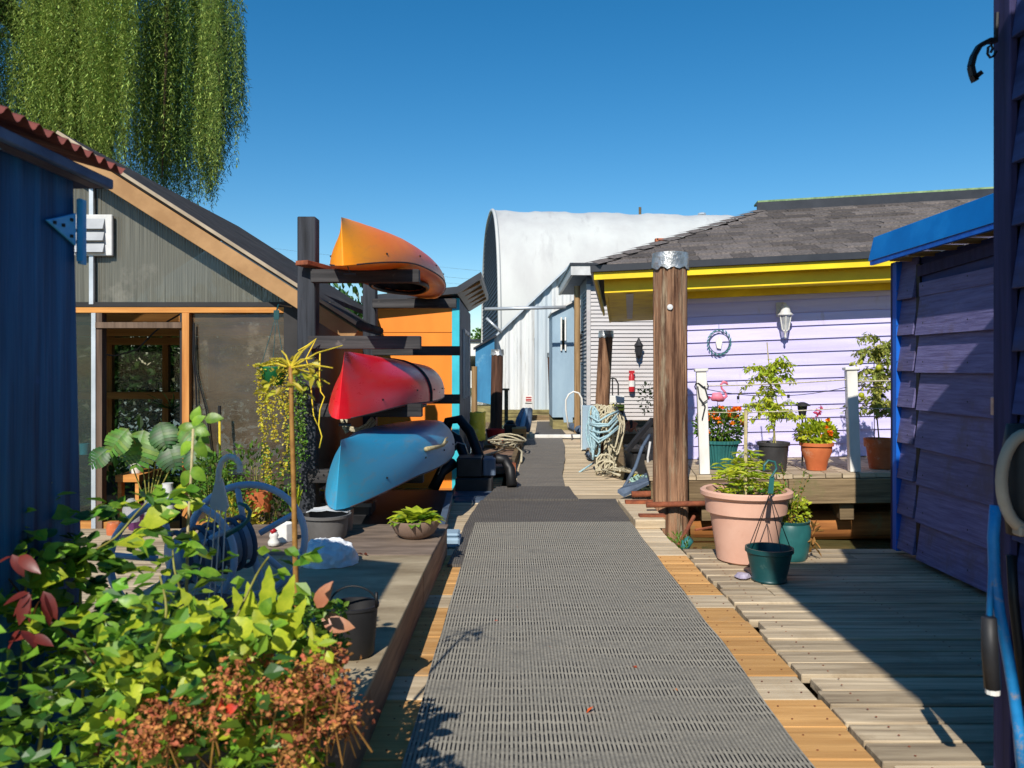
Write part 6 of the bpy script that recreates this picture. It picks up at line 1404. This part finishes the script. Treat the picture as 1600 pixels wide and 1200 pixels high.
for i in range(n2 + 1):
    f = i / n2
    for j in range(n1):
        a = 2 * math.pi * j / n1; rr = math.cos(f * math.pi / 2) ** .55 * (1 + .09 * noise.noise(Vector((math.cos(a) * 2.5, math.sin(a) * 2.5, f * 3))))
        zz_ = .115 * math.sin(f * math.pi / 2) * (1 + .25 * noise.noise(Vector((math.cos(a) * 3, math.sin(a) * 3, f * 5))))
        b.v.append((c.x + .165 * rr * math.cos(a), c.y + .12 + .13 * rr * math.sin(a), c.z + zz_ + (.01 if i else 0)))
for i in range(n2):
    for j in range(n1): b.f.append((i * n1 + j, i * n1 + (j + 1) % n1, (i + 1) * n1 + (j + 1) % n1, (i + 1) * n1 + j))
o = tag(b.build('plastic_bag', M['plasticbag'], smooth=True), 'crumpled white plastic bag lying on the platform', 'bag')
tx = bpy.data.textures.new('crumple', 'CLOUDS'); tx.noise_scale = .045; md = o.modifiers.new('s', 'SUBSURF'); md.render_levels = 2; md.levels = 2; md = o.modifiers.new('d', 'DISPLACE'); md.texture = tx; md.strength = .03; md.mid_level = .5
b = MB(); cr = on(562, 868, PZ)
for k in range(6): b.leaf(cr + Vector((U(-.04, .04), U(-.02, .02), .004)), (U(-1, 1), U(-1, 1), .2), .04, .02)
tag(b.build('dry_leaves', M['maroon']), 'a few dried dark red leaves on the platform right of the plastic bag', 'leaves')
# black bucket with wire handle
c = on(546, 1036, PZ) + Vector((0, .09, 0))
t = thing('metal_bucket', 'tall dark pail with curved wire handle at the front of the platform', 'bucket', c)
b = MB(); b.lathe(c, [(.065, 0), (.072, .008), (.085, .17), (.09, .175), (.09, .185), (.08, .185), (.06, .02)], 28); b.build('body', M['charcoal'], t, auto=40)
b = MB(); b.tube([c + Vector((.088 * math.cos(a), -.02, .18 + .075 * math.sin(a))) for a in [math.pi * i / 14 for i in range(15)]] , .0035, 6); b.tube([c + Vector((.085, -.03, .18)), c + Vector((.086, -.03, .235))], .006, 6); b.build('handle', M['black'], t, smooth=True)
# ramp sheet beneath the kayaks
b = MB(); b.prism([(-1.3, 5.5, .02), (-.50, 5.5, .02), (-.55, 7.6, .10), (-1.3, 7.6, .10)], (0, 0, .02)); tag(b.build('ramp_sheet', M['charcoal']), 'dark plywood ramp sheet lying under the kayak rack', 'ramp')
b = MB(); b.beam((-.505, 5.45, .08), (-.56, 7.2, .13), .05, .06); tag(b.build('ramp_rail', M['slate']), 'pale grey rail along the right edge of the dark ramp', 'rail')
b = MB(); b.box((-.44, 5.75, .035), (.14, .22, .07)); b.box((-.43, 5.76, .085), (.11, .18, .025)); tag(b.build('folded_tarp', M['lightblue'], bevel=.015), 'small folded pale tarp beside the walkway under the kayaks', 'tarp')
# shallow trough planter beneath the kayaks
t = thing('trough_planter', 'dark trough planter with small seedlings under the blue kayak', 'planter', (-1.45, 6.6, 0))
b = MB(); b.bx(-1.55, -1.15, 6.5, 6.75, .05, .17); b.build('box', M['charcoal'], t, bevel=.01); b = MB(); b.bx(-1.56, -1.14, 6.47, 6.499, .15, .18); b.build('rim', M['greytub'], t)
b = MB(); cloud_leaves(b, (-1.36, 6.6, .26), (.18, .1, .09), 140, .05, .02); b.build('foliage', M['yellowleaf'], t, kind='stuff')

# hose reel
hr2 = thing('hose_reel', 'blue-grey plastic garden hose reel half hidden in the foliage', 'hose reel', (-1.36, 3.4, PZ))
def ring_(cx_, cy_, cz_, r, yaw, tube_r, name):
    u = Vector((math.cos(yaw), math.sin(yaw), 0)); c_ = Vector((cx_, cy_, cz_))
    rg = MB().tube([c_ + u * r * math.cos(a) + Vector((0, 0, r * math.sin(a))) for a in [2 * math.pi * i / 40 for i in range(40)]], tube_r, 8, closed=True).build(name, M['reel'], hr2, smooth=True)
    for k in range(5):
        a = 2 * math.pi * k / 5 + .5; MB().tube([c_ + u * .06 * math.cos(a) + Vector((0, 0, .06 * math.sin(a))), c_ + u * r * math.cos(a) + Vector((0, 0, r * math.sin(a)))], tube_r * .9, 6).build('spoke', M['reel'], rg, smooth=True)
    return c_
ca = ring_(-1.42, 3.35, .46, .245, R(12), .016, 'rim'); cb_ = ring_(-1.19, 3.6, .49, .25, R(12), .016, 'rim')
b = MB(); b.tube([ca, cb_], .085, 18); b.build('drum', M['reel'], hr2, smooth=True)
b = MB()
for i in range(7):
    f = (i + .5) / 7; cc = ca.lerp(cb_, f); dd = (cb_ - ca).normalized(); u = dd.orthogonal().normalized(); v = dd.cross(u)
    b.tube([cc + (u * math.cos(a) + v * math.sin(a)) * .11 for a in [2 * math.pi * k / 20 for k in range(20)]], .012, 6, closed=True)
b.build('coiled_hose', M['slate'], hr2, smooth=True)
b = MB(); b.tube([ca + Vector((0, 0, 0)), ca + Vector((-.05, -.05, -.245))], .018, 8); b.build('stand', M['reel'], hr2); b = MB(); b.tube([cb_, cb_ + Vector((.1, -.02, -.27))], .018, 8); b.build('stand', M['reel'], hr2)
b = MB(); b.tube([(-1.75, 3.0, PZ + .0), (-1.6, 2.9, PZ + .02), (-1.4, 2.95, PZ + .01)], .012, 6)

# ------------------------------------------------------------------ greenhouse contents
def monstera(parent, p, d, s, m):
    # one split leaf
    p = Vector(p); d = Vector(d).normalized(); n = Vector((0, -1, .6)).normalized(); x = d.cross(n).normalized(); n = x.cross(d)
    b = MB(); K = 9; mid = [p + d * s * (i / K) + n * .06 * s * math.sin(math.pi * i / K) for i in range(K + 1)]
    for i in range(K):
        wd = s * .55 * math.sin(math.pi * (.12 + .86 * (i + .5) / K)) ** .7
        for sg_ in (-1, 1):
            a0 = mid[i]; a1 = mid[i + 1] * .97 + mid[i] * .03
            tip = a0 + x * sg_ * wd + d * s * .12; tip2 = a1 + x * sg_ * wd * .95 + d * s * .115
            md_ = (a0 + tip) / 2 + n * .03 * s; md2 = (a1 + tip2) / 2 + n * .03 * s
            b.add([a0, a1, md2, md_, tip2 - n * .05 * s, tip - n * .05 * s], [(0, 1, 2, 3), (3, 2, 4, 5)] if sg_ > 0 else [(3, 2, 1, 0), (5, 4, 2, 3)])
    for i in range(K): b.add([mid[i], mid[i + 1], mid[i + 1] + x * .004, mid[i] + x * .004], [(0, 1, 2, 3)])
    return b.build('leaf', M[m], parent, smooth=True)
c = at(232, 800, 6.45); c.z = -.14
t = pot('plant_pot', 'purple pot with big split-leaf monstera at the greenhouse door', 'flower pot', c, [(.12, 0), (.16, .26), (.175, .26), (.175, .30), (.16, .3), (.14, .05)], M['purplepot'], soil_z=.26, soil_r=.15)
t.scale = (1, 1, 1)
for (px_, py_, dx, dz, s, m_) in ((225, 672, -.1, -1, .30, 'green'), (200, 670, -.5, -.8, .22, 'green'), (262, 690, .4, -.9, .24, 'darkgreen'), (285, 665, .7, -.5, .22, 'green'), (170, 700, -.6, -.7, .18, 'darkgreen'), (250, 660, .3, -.7, .22, 'darkgreen'), (300, 700, .5, -.9, .2, 'darkgreen')):
    p = at(px_, py_, 6.25 + U(-.1, .15)); monstera(t, p, (dx, -.25, dz), s, m_); b = MB(); stem(b, [c + Vector((0, 0, .26)), (c + p) / 2 + Vector((0, .05, .25)), p], .006, .004, 5); b.build('leaf_stalk', M['cane'], t)
c = at(180, 745, 6.6)
t = pot('plant_pot', 'white patterned pot with strappy leaves on the bench inside the greenhouse', 'flower pot', Vector((gx_(182), 7.15, .342)), [(.05, 0), (.065, .1), (.06, .1), (.045, .02)], M['white'], n=16)
b = MB()
for k in range(12): a = U(0, 6.28); b.leaf((gx_(182), 7.15, .42), (math.cos(a), math.sin(a), 1.1), U(.16, .28), .035, fold=.2, curl=.5)
b.build('foliage', M['green'], t)
shelf_plants = [(178, 800, 'darkgreen', .25), (230, 745, 'darkgreen', .3), (270, 760, 'green', .3)]
for i, (px_, py_, m_, s_) in enumerate(shelf_plants):
    p = at(px_, py_, 7.6 + i * .3); b = MB(); cloud_leaves(b, p + Vector((0, 0, .2)), (.32, .25, .3), 160, .13, .05); bb = tag(b.build('leafy_plant', M[m_]), ['low dark leafy plant inside the greenhouse doorway, left', 'mid-height dark leafy plant inside the greenhouse doorway', 'right-hand leafy plant inside the greenhouse doorway'][i], 'plant')
b = MB()
for k in range(16): a = U(0, 6.28); b.leaf(at(268, 640, 7.9), (math.cos(a), math.sin(a), U(.2, .9)), U(.2, .32), .02, curl=.2)
tag(b.build('spiky_plant', M['darkgreen']), 'spiky dracaena seen inside the greenhouse door', 'plant')
# clutter by the greenhouse door
def clutter(name, label, cat, c, prof, m, n=14):
    b = MB(); b.lathe(c, prof, n); return tag(b.build(name, m, auto=40), label, cat)
clutter('jug', 'clear blue-tinted plastic jug at the left of the greenhouse door', 'jug', at(205, 815, 6.2), [(.06, 0), (.065, .1), (.04, .16), (.02, .18)], M['clearglass'])
clutter('watering_can', 'pale metal vase in front of the purple pot', 'vase', at(262, 800, 6.1), [(.05, 0), (.055, .14), (.035, .2), (.04, .22)], M['offwhite'])
clutter('gnome_pot', 'small orange and white pot low beside the greenhouse jamb', 'flower pot', at(178, 835, 6.0), [(.05, 0), (.055, .05), (.045, .09)], M['terracotta'])
clutter('tin', 'turquoise spiral cup inside the greenhouse window', 'cup', at(132, 710, 7.3), [(.04, 0), (.045, .1)], M['cyan'])
clutter('glass_jar', 'clear glass jar reflecting light in the greenhouse doorway', 'jar', at(236, 812, 6.3), [(.05, 0), (.055, .12), (.04, .16)], M['silver'])
b = MB(); b.lathe(at(336, 776, 5.9), [(.001, -.02), (.035, -.01), (.04, .01), (.001, .03)], 12, wob=.1); tag(b.build('red_ball', M['red'], smooth=True), 'small red ornament among the plants by the greenhouse', 'ornament')
bm = thing('broom', 'yellow handled broom leaning on the greenhouse plastic panel', 'broom', at(344, 840, 6.5))
b = MB(); b.tube([at(345, 840, 6.5), at(343, 657, 6.6)], .010, 8); b.build('handle', M['rope_y'], bm, smooth=True); b = MB(); b.tube([at(343, 658, 6.6), at(343, 634, 6.61)], .013, 8); b.build('grip', M['black'], bm)
# shrubs before the film panel
random.seed(77)
for i, (px_, py_, r_, m_, lab) in enumerate([(350, 790, .22, 'green', 'leafy shrub growing before the plastic greenhouse panel, left of centre'), (395, 745, .24, 'green', 'tallest leafy shrub before the plastic greenhouse panel'), (425, 800, .18, 'darkgreen', 'dark low shrub at the greenhouse corner post'), (370, 820, .2, 'yellowleaf', 'variegated yellow shrub low in front of the greenhouse panel'), (330, 740, .14, 'green', 'small shrub beside the greenhouse door frame')]):
    p = at(px_, py_, 6.0 + .1 * (i % 3)); t = thing('shrub', lab, 'shrub', (p.x, p.y, -.1), 'shrubs in front of the greenhouse')
    bush_plant(t, tuple(p), (r_, .16, r_ * 1.1), 420, .045, .022, m_, 9, zbase=-.1)
b = MB()
for k in range(9): b.leaf(at(457 + U(-6, 8), 802, 5.9), (U(-.25, .25), U(-.2, .2), 1), U(.14, .22), .03, curl=.15)
tag(b.build('strap_leaf_plant', M['lime']), 'bright strap-leaved plant at the foot of the front rack post', 'plant')
# hanging basket with creeping jenny
hbk = thing('hanging_basket', 'green hanging basket trailing long yellow creeping stems at the greenhouse corner', 'hanging basket', at(427, 610, 6.0))
bc_ = at(427, 602, 6.0)
b = MB(); b.lathe(bc_, [(.07, 0), (.10, .13), (.105, .14), (.09, .14)], 18); b.build('pot', M['moss'] if False else mat('basket_green', srgb(20, 122, 70), srgb(14, 100, 58), rough=.45, bump=0), hbk, smooth=True)
tp_ = at(432, 492, 6.0)
for dx in (-.09, .09, 0): b = MB(); b.tube([bc_ + Vector((dx, -.02, .13)), tp_], .003, 4); b.build('wire', M['greenpot'], hbk)
b = MB(); b.box(tp_ + Vector((0, 0, .0)), (.04, .01, .07)); b.tube([tp_ + Vector((0, 0, .03)), tp_ + Vector((0, .05, .08)), tp_ + Vector((0, .4, .09))], .006, 5); b.build('hook', M['greenpot'], hbk)
b = MB(); v_ = MB(); random.seed(3)
def trail(x0p, y0p, x1p, y1p, Y, wdt, n, m_list):
    for k in range(n):
        f = rnd(); xx = x0p + (x1p - x0p) * f + random.gauss(0, wdt) ; yy = y0p + (y1p - y0p) * f
        p = at(xx, yy, Y + U(-.05, .05)); m_list.leaf(p, (U(-1, 1), U(-1, .3), U(-.8, .4)), U(.015, .028), U(.014, .022))
for (a0, b0, a1, b1, w_, n, tgt) in ((403, 575, 420, 760, 3.5, 330, 0), (408, 575, 432, 690, 4, 260, 0), (452, 575, 445, 740, 4, 300, 0), (462, 580, 455, 790, 5, 420, 1), (470, 590, 474, 720, 4, 300, 1), (435, 570, 440, 640, 7, 260, 0), (430, 565, 400, 572, 6, 160, 0), (430, 560, 470, 572, 6, 220, 0), (455, 660, 468, 780, 4, 260, 1)):
    trail(a0, b0, a1, b1, 5.95, w_, n, (b, v_)[tgt])
b.build('trailing_stems', M['yellowleaf'], hbk, kind='stuff'); o = v_.build('trailing_stems', M['green'], hbk, kind='stuff'); o['label'] = 'greener trailing stems'
b = MB(); b.lathe(at(405, 800, 6.1), [(.08, 0), (.11, .16)], 14); tag(b.build('terracotta_pot', M['terracotta']), 'terracotta pot low in front of the greenhouse panel', 'flower pot')

# ------------------------------------------------------------------ sapling and foreground planting
sapl = thing('sapling', 'thin golden-brown sapling stem rising from the front planting', 'sapling', at(466, 1020, 2.25))
sp1 = [at(466, 1040, 2.2), at(464, 960, 2.2), at(461, 860, 2.2), at(459, 760, 2.2), at(456, 660, 2.2), at(455, 600, 2.2), at(454, 572, 2.2)]
b = MB(); stem(b, sp1, .0085, .006, 8); b.build('stem', M['cane_brown'], sapl, smooth=True)
b = MB(); tp = at(454, 575, 2.2)
for (x_, y_) in ((492, 532), (535, 540), (520, 575), (488, 560), (425, 560), (440, 548), (410, 572), (515, 600), (470, 548)):
    q_ = at(x_, y_, 2.2 + U(-.1, .1)); stem(b, [tp, tp.lerp(q_, .5) + Vector((0, 0, .01)), q_], .003, .0015, 5)
b.build('twig', M['rope_y'], sapl)
b = MB()
for k in range(46): b.leaf(tp + Vector((U(-.07, .08), U(-.05, .05), U(-.07, .03))), (U(-1, 1), U(-1, 1), U(-1, .4)), U(.02, .045), U(.01, .02))
b.build('foliage', M['yellowleaf'], sapl, kind='stuff')

random.seed(9)
rose = thing('rose_bush', 'thorny rose bush with arching canes and glossy leaves at lower left', 'bush', (-.85, 1.9, .2))
canes = [
    [(150, 1180), (165, 1080), (120, 1000), (60, 960), (10, 900)],
    [(330, 1120), (325, 1040), (318, 960), (322, 900), (345, 872), (420, 822), (480, 770)],
    [(322, 900), (270, 872), (210, 878), (160, 890)],
    [(300, 1150), (210, 1050), (130, 960), (70, 900), (40, 830), (30, 760), (10, 720)],
    [(20, 1180), (30, 1080), (35, 980), (42, 900), (48, 865)],
    [(380, 1100), (340, 1000), (300, 960), (275, 900), (270, 860)],
    [(200, 1180), (220, 1080), (250, 1000), (260, 950), (250, 900)],
    [(100, 1180), (100, 1060), (95, 1000)],
    [(250, 1180), (300, 1060), (360, 980), (400, 900), (420, 870)],
    [(0, 1150), (0, 1000), (-30, 900), (-20, 780)],
    [(60, 1180), (80, 1100), (150, 1040), (200, 1010)],
    [(400, 1180), (380, 1080), (350, 1010), (330, 980)]]
nleaf = 0; bc2 = MB(); stuffl = MB(); stuffd = MB()
for ci, cn in enumerate(canes):
    Yc = U(1.65, 2.15) if ci != 1 and ci != 2 else 2.05
    if ci == 1: cn = [(330, 1120), (325, 1040), (300, 960), (300, 900), (160, 885)][:4] + [(345, 868), (400, 830), (430, 805)] if False else [(320, 1120), (300, 1020), (260, 960), (258, 900), (300, 868), (350, 840), (395, 815), (440, 795)]
    if ci == 1: cn = [(130, 1120), (128, 1010), (125, 960), (128, 900), (138, 868), (180, 840), (215, 800), (240, 775)]
    if ci == 2: cn = [(138, 868), (110, 872), (80, 880)]
    pts = [at(x, y_, Yc + .03 * math.sin(i * 2 + ci)) for i, (x, y_) in enumerate(cn)]
    # smooth
    sm = []
    for i in range(len(pts) - 1):
        p0 = pts[max(i - 1, 0)]; p1 = pts[i]; p2 = pts[i + 1]; p3 = pts[min(i + 2, len(pts) - 1)]
        for k in range(4):
            t_ = k / 4; sm.append(.5 * ((2 * p1) + (p2 - p0) * t_ + (2 * p0 - 5 * p1 + 4 * p2 - p3) * t_ ** 2 + (3 * p1 - p0 - 3 * p2 + p3) * t_ ** 3))
    sm.append(pts[-1]); cb2 = MB(); stem(cb2, sm, .0065 if ci in (0, 3) else .0045, .002, 7)
    cb2.build('cane', M['cane'] if ci not in (0, 3) else M['piling_dark'], rose, smooth=True)
    for i, p in enumerate(sm):
        if i < 2: continue
        nl = 2
        for k in range(nl):
            a = U(0, 6.28); d = Vector((math.cos(a), math.sin(a) * .6, U(-.2, .5))); tipp = p + d.normalized() * U(.04, .11)
            if nleaf < 225: leaf_obj(rose, random.choice(LM[:4] if rnd() < .9 else [LM[4]]), p.lerp(tipp, .5), d, U(.7, 1.15)); nleaf += 1
            for q_ in range(2):
                d2 = Vector((math.cos(a + U(-1.3, 1.3)), math.sin(a + U(-1, 1)) * .6, U(-.5, .4))); 
                (stuffl if rnd() < .75 else stuffd).leaf(tipp, d2, U(.03, .055), U(.02, .036))
for k in range(1050):
    # body of the bush
    px_ = U(-60, 440); py_ = U(0, 1); topy = 960 + 30 * math.sin(px_ * .02) + 40 * math.sin(px_ * .051 + 1)
    pyy = topy + (1230 - topy) * py_ ** .8; Yd = U(1.5, 2.3)
    p = at(px_, pyy, Yd); a = U(0, 6.28); (stuffl if rnd() < .7 else stuffd).leaf(p, (math.cos(a), math.sin(a), U(-.3, .7)), U(.028, .06), U(.018, .038))
stuffl.build('foliage', M['rose'], rose, kind='stuff'); stuffd.build('foliage', M['darkgreen'], rose, kind='stuff')
for (px_, py_) in ((18, 870), (28, 872), (50, 930), (62, 935), (45, 925), (70, 925), (35, 985), (52, 990), (170, 1095)):
    for k in range(2): leaf_obj(rose, MAR, at(px_ + U(-4, 4), py_ + U(-4, 4), 1.75), (U(-1, 1), -.2, U(-1, .3)), U(.6, 1))
def hl(parent, lst, me, Y, s=1):
    for (px_, py_, dx, dz) in lst: leaf_obj(parent, me, at(px_, py_, Y + U(-.05, .05)), (dx, -.15, dz), s * U(.85, 1.15), nrm=(U(-.3, .3), -1, U(.1, .7)))
random.seed(12)
gb = thing('leafy_perennials', 'bed of lime-green broad-leaved perennials along the platform front', 'plants', at(380, 1180, 1.75))
pts_ = [(U(180, 480), U(985, 1170), U(-1, 1), U(-.2, 1)) for _ in range(34)]
hl(gb, pts_, BIG, 1.7, .5); hl(gb, [(U(200, 520), U(960, 1150), U(-1, 1), U(-.2, 1)) for _ in range(50)], LM[3], 1.8, .62); hl(gb, [(U(160, 520), U(960, 1150), U(-1, 1), U(-.2, 1)) for _ in range(60)], LM[1], 1.85, .7)
hl(gb, [(400, 985, -.15, 1), (418, 985, .05, 1), (432, 990, .3, 1), (330, 980, -.6, .8), (440, 1010, .5, 1), (300, 1010, -.7, .6), (392, 990, -.3, .9)], LONG, 1.85, .8)
hl(gb, [(500, 965, 1, -.1), (505, 975, 1, 0), (495, 950, .4, .8)], PEA, 2.0, .75)
hl(gb, [(343, 1112, .1, .8), (352, 1112, .5, .3)], REDL, 1.55, .45)
b = MB(); b2 = MB()
for k in range(800):
    px_ = U(150, 520); py_ = U(975 + abs(px_ - 380) * .12, 1230); p = at(px_, py_, U(1.6, 2.1)); (b if rnd() < .5 else b2).leaf(p, (U(-1, 1), U(-1, 1), U(-.2, 1)), U(.02, .05), U(.016, .036))
b.build('foliage', M['lime'], gb, kind='stuff'); b2.build('foliage', M['green'], gb, kind='stuff')
b = MB()
for k in range(900):
    px_ = U(400, 540); py_ = U(930, 1010) + abs(px_ - 470) * .2; p = at(px_, py_, U(2.0, 2.35)); b.leaf(p, (U(-1, 1), U(-1, 1), U(-.2, 1)), U(.014, .03), U(.010, .02))
b.build('small_foliage', M['green'], gb, kind='stuff')
sd_ = thing('sedum_plant', 'sedum with dried rusty brown flower heads at the bottom of the view', 'plant', at(420, 1200, 1.55))
b = MB(); st2 = MB()
heads = [(U(215, 545), U(1035, 1190)) for _ in range(80)] + [(x, y_) for x, y_ in [(440, 1050), (470, 1045), (500, 1055), (515, 1030), (480, 1075), (530, 1080), (450, 1085), (535, 1110), (520, 1020), (505, 1040), (465, 1065), (495, 1090)]]
for (px_, py_) in heads:
    if px_ > 470 and py_ > 1165: py_ -= 40
    if py_ < 1100 and px_ < 330: py_ += 60
    c_ = at(px_, py_, U(1.5, 1.85)); 
    for k in range(46):
        p = c_ + Vector((random.gauss(0, .020), random.gauss(0, .018), random.gauss(0, .010))); b.leaf(p, (U(-1, 1), U(-1, 1), U(-.1, 1)), U(.008, .015), U(.007, .012))
    st2.tube([c_, c_ + Vector((U(-.05, .05), U(.01, .06), -.09))], .0022, 4)
b.build('flower_heads', M['sedum'], sd_, kind='stuff'); st2.build('stem', M['cane_brown'], sd_, kind='stuff')
# tall stem with palmate leaves
ts_ = thing('tall_stem_plant', 'tall pale stem with drooping broad leaves standing left of the white hook', 'plant', at(296, 960, 2.2))
b = MB(); stem(b, [at(288, 1000, 2.2), at(292, 900, 2.2), at(294, 820, 2.2), at(299, 740, 2.2), at(302, 670, 2.2)], .005, .0035, 7); b.build('stem', M['cane_pale'], ts_, smooth=True)
hl(ts_, [(302, 668, -.9, .1), (300, 664, .6, .5), (304, 672, .9, -.2), (306, 675, .8, -.6), (300, 690, -.6, -.6), (306, 700, .9, -.3), (300, 730, .7, -.7), (298, 735, -.5, -.8), (304, 662, .2, .9), (308, 690, .5, -.9), (320, 655, .95, .15)], LM[0], 2.2, 1.0)
hl(ts_, [(294, 790, -1, .1), (296, 795, .7, .3), (295, 830, .6, -.5), (293, 840, -.1, -1), (296, 760, -.9, -.3), (296, 780, .8, -.2)], LM[4], 2.2, .9)
# white hanging-basket hook
wh = thing('hanging_pot', 'black pot in the foliage with white plastic basket hook standing upright', 'flower pot', at(322, 1000, 2.9))
hp_ = [at(x, y_, 2.9) for x, y_ in [(341, 752), (342, 735), (347, 720), (357, 713), (368, 716), (375, 726), (375, 738)]]
b = MB(); 
for p, q_ in zip(hp_[:-1], hp_[1:]): b.beam(p, q_, .008, .018, up=(0, -1, 0.01)) if False else b.tube([p, q_], .011, 8)
P_ = [at(x, y_, 2.9) for x, y_ in [(337, 748), (347, 748), (357, 792), (352, 800), (330, 795), (327, 788)]]; b.prism(P_, (0, .01, 0)); b.build('hook', M['white'], wh)
for (xa, xb) in ((330, 300), (337, 326), (345, 334), (353, 345)):
    b = MB(); b.tube([at(xa, 792, 2.9), at(xb, 945, 2.9)], .0028, 5); b.build('wire', M['white'], wh)
cpt = at(322, 985, 2.9); b = MB(); b.lathe(cpt, [(.07, 0), (.09, .1), (.095, .11), (.08, .11)], 18); b.build('pot', M['blackpot'], wh)
# second, green hook to its right
gk = MB(); P_ = [at(x, y_, 3.0) for x, y_ in [(352, 836), (378, 822), (388, 812), (391, 800), (384, 790), (372, 786)]]
gk.tube(P_, [.012, .009, .008, .008, .008, .006], 7); tag(gk.build('green_hook', M['tealpot'], smooth=True), 'green plastic basket hook curling right of the blue reel', 'hook')
# black pots under the foliage
for (px_, py_, Y, r_, lab) in ((128, 1040, 2.2, .10, 'black pot under the rose bush beside the blue shed'), (330, 1120, 1.9, .12, 'black pot hidden under the lime perennials'), (500, 1110, 1.95, .07, 'black pot at the right foot of the sedum')):
    c_ = at(px_, py_, Y); c_.z = PZ if px_ > 200 else 0.0; t = pot('plant_pot', lab, 'flower pot', c_, potprof(r_ * .8, r_, .2, .025, .008), M['blackpot'], soil_z=.17, soil_r=r_ * .9)
pw_ = thing('white_cup', 'white plastic cup lying among the leaves at lower left', 'cup', at(70, 1100, 1.9))
b = MB(); b.lathe(at(70, 1105, 1.9), [(.02, 0), (.026, .04), (.02, .04)], 12); b.build('cup', M['white'], pw_)
b = MB()
for k in range(9): p = on(600 + U(0, 80), U(870, 1100), .03); b.leaf(Vector((U(-.2, .7), U(2.7, 4.5), .034)), (U(-1, 1), U(-1, 1), .05), .035, .02, nrm=(0, 0, 1))
tag(b.build('fallen_leaves', M['redleaf']), 'a few small fallen leaves scattered on the grey front mat', 'leaves')
print('shingles', sh_count, 'objects', len(scene.objects))
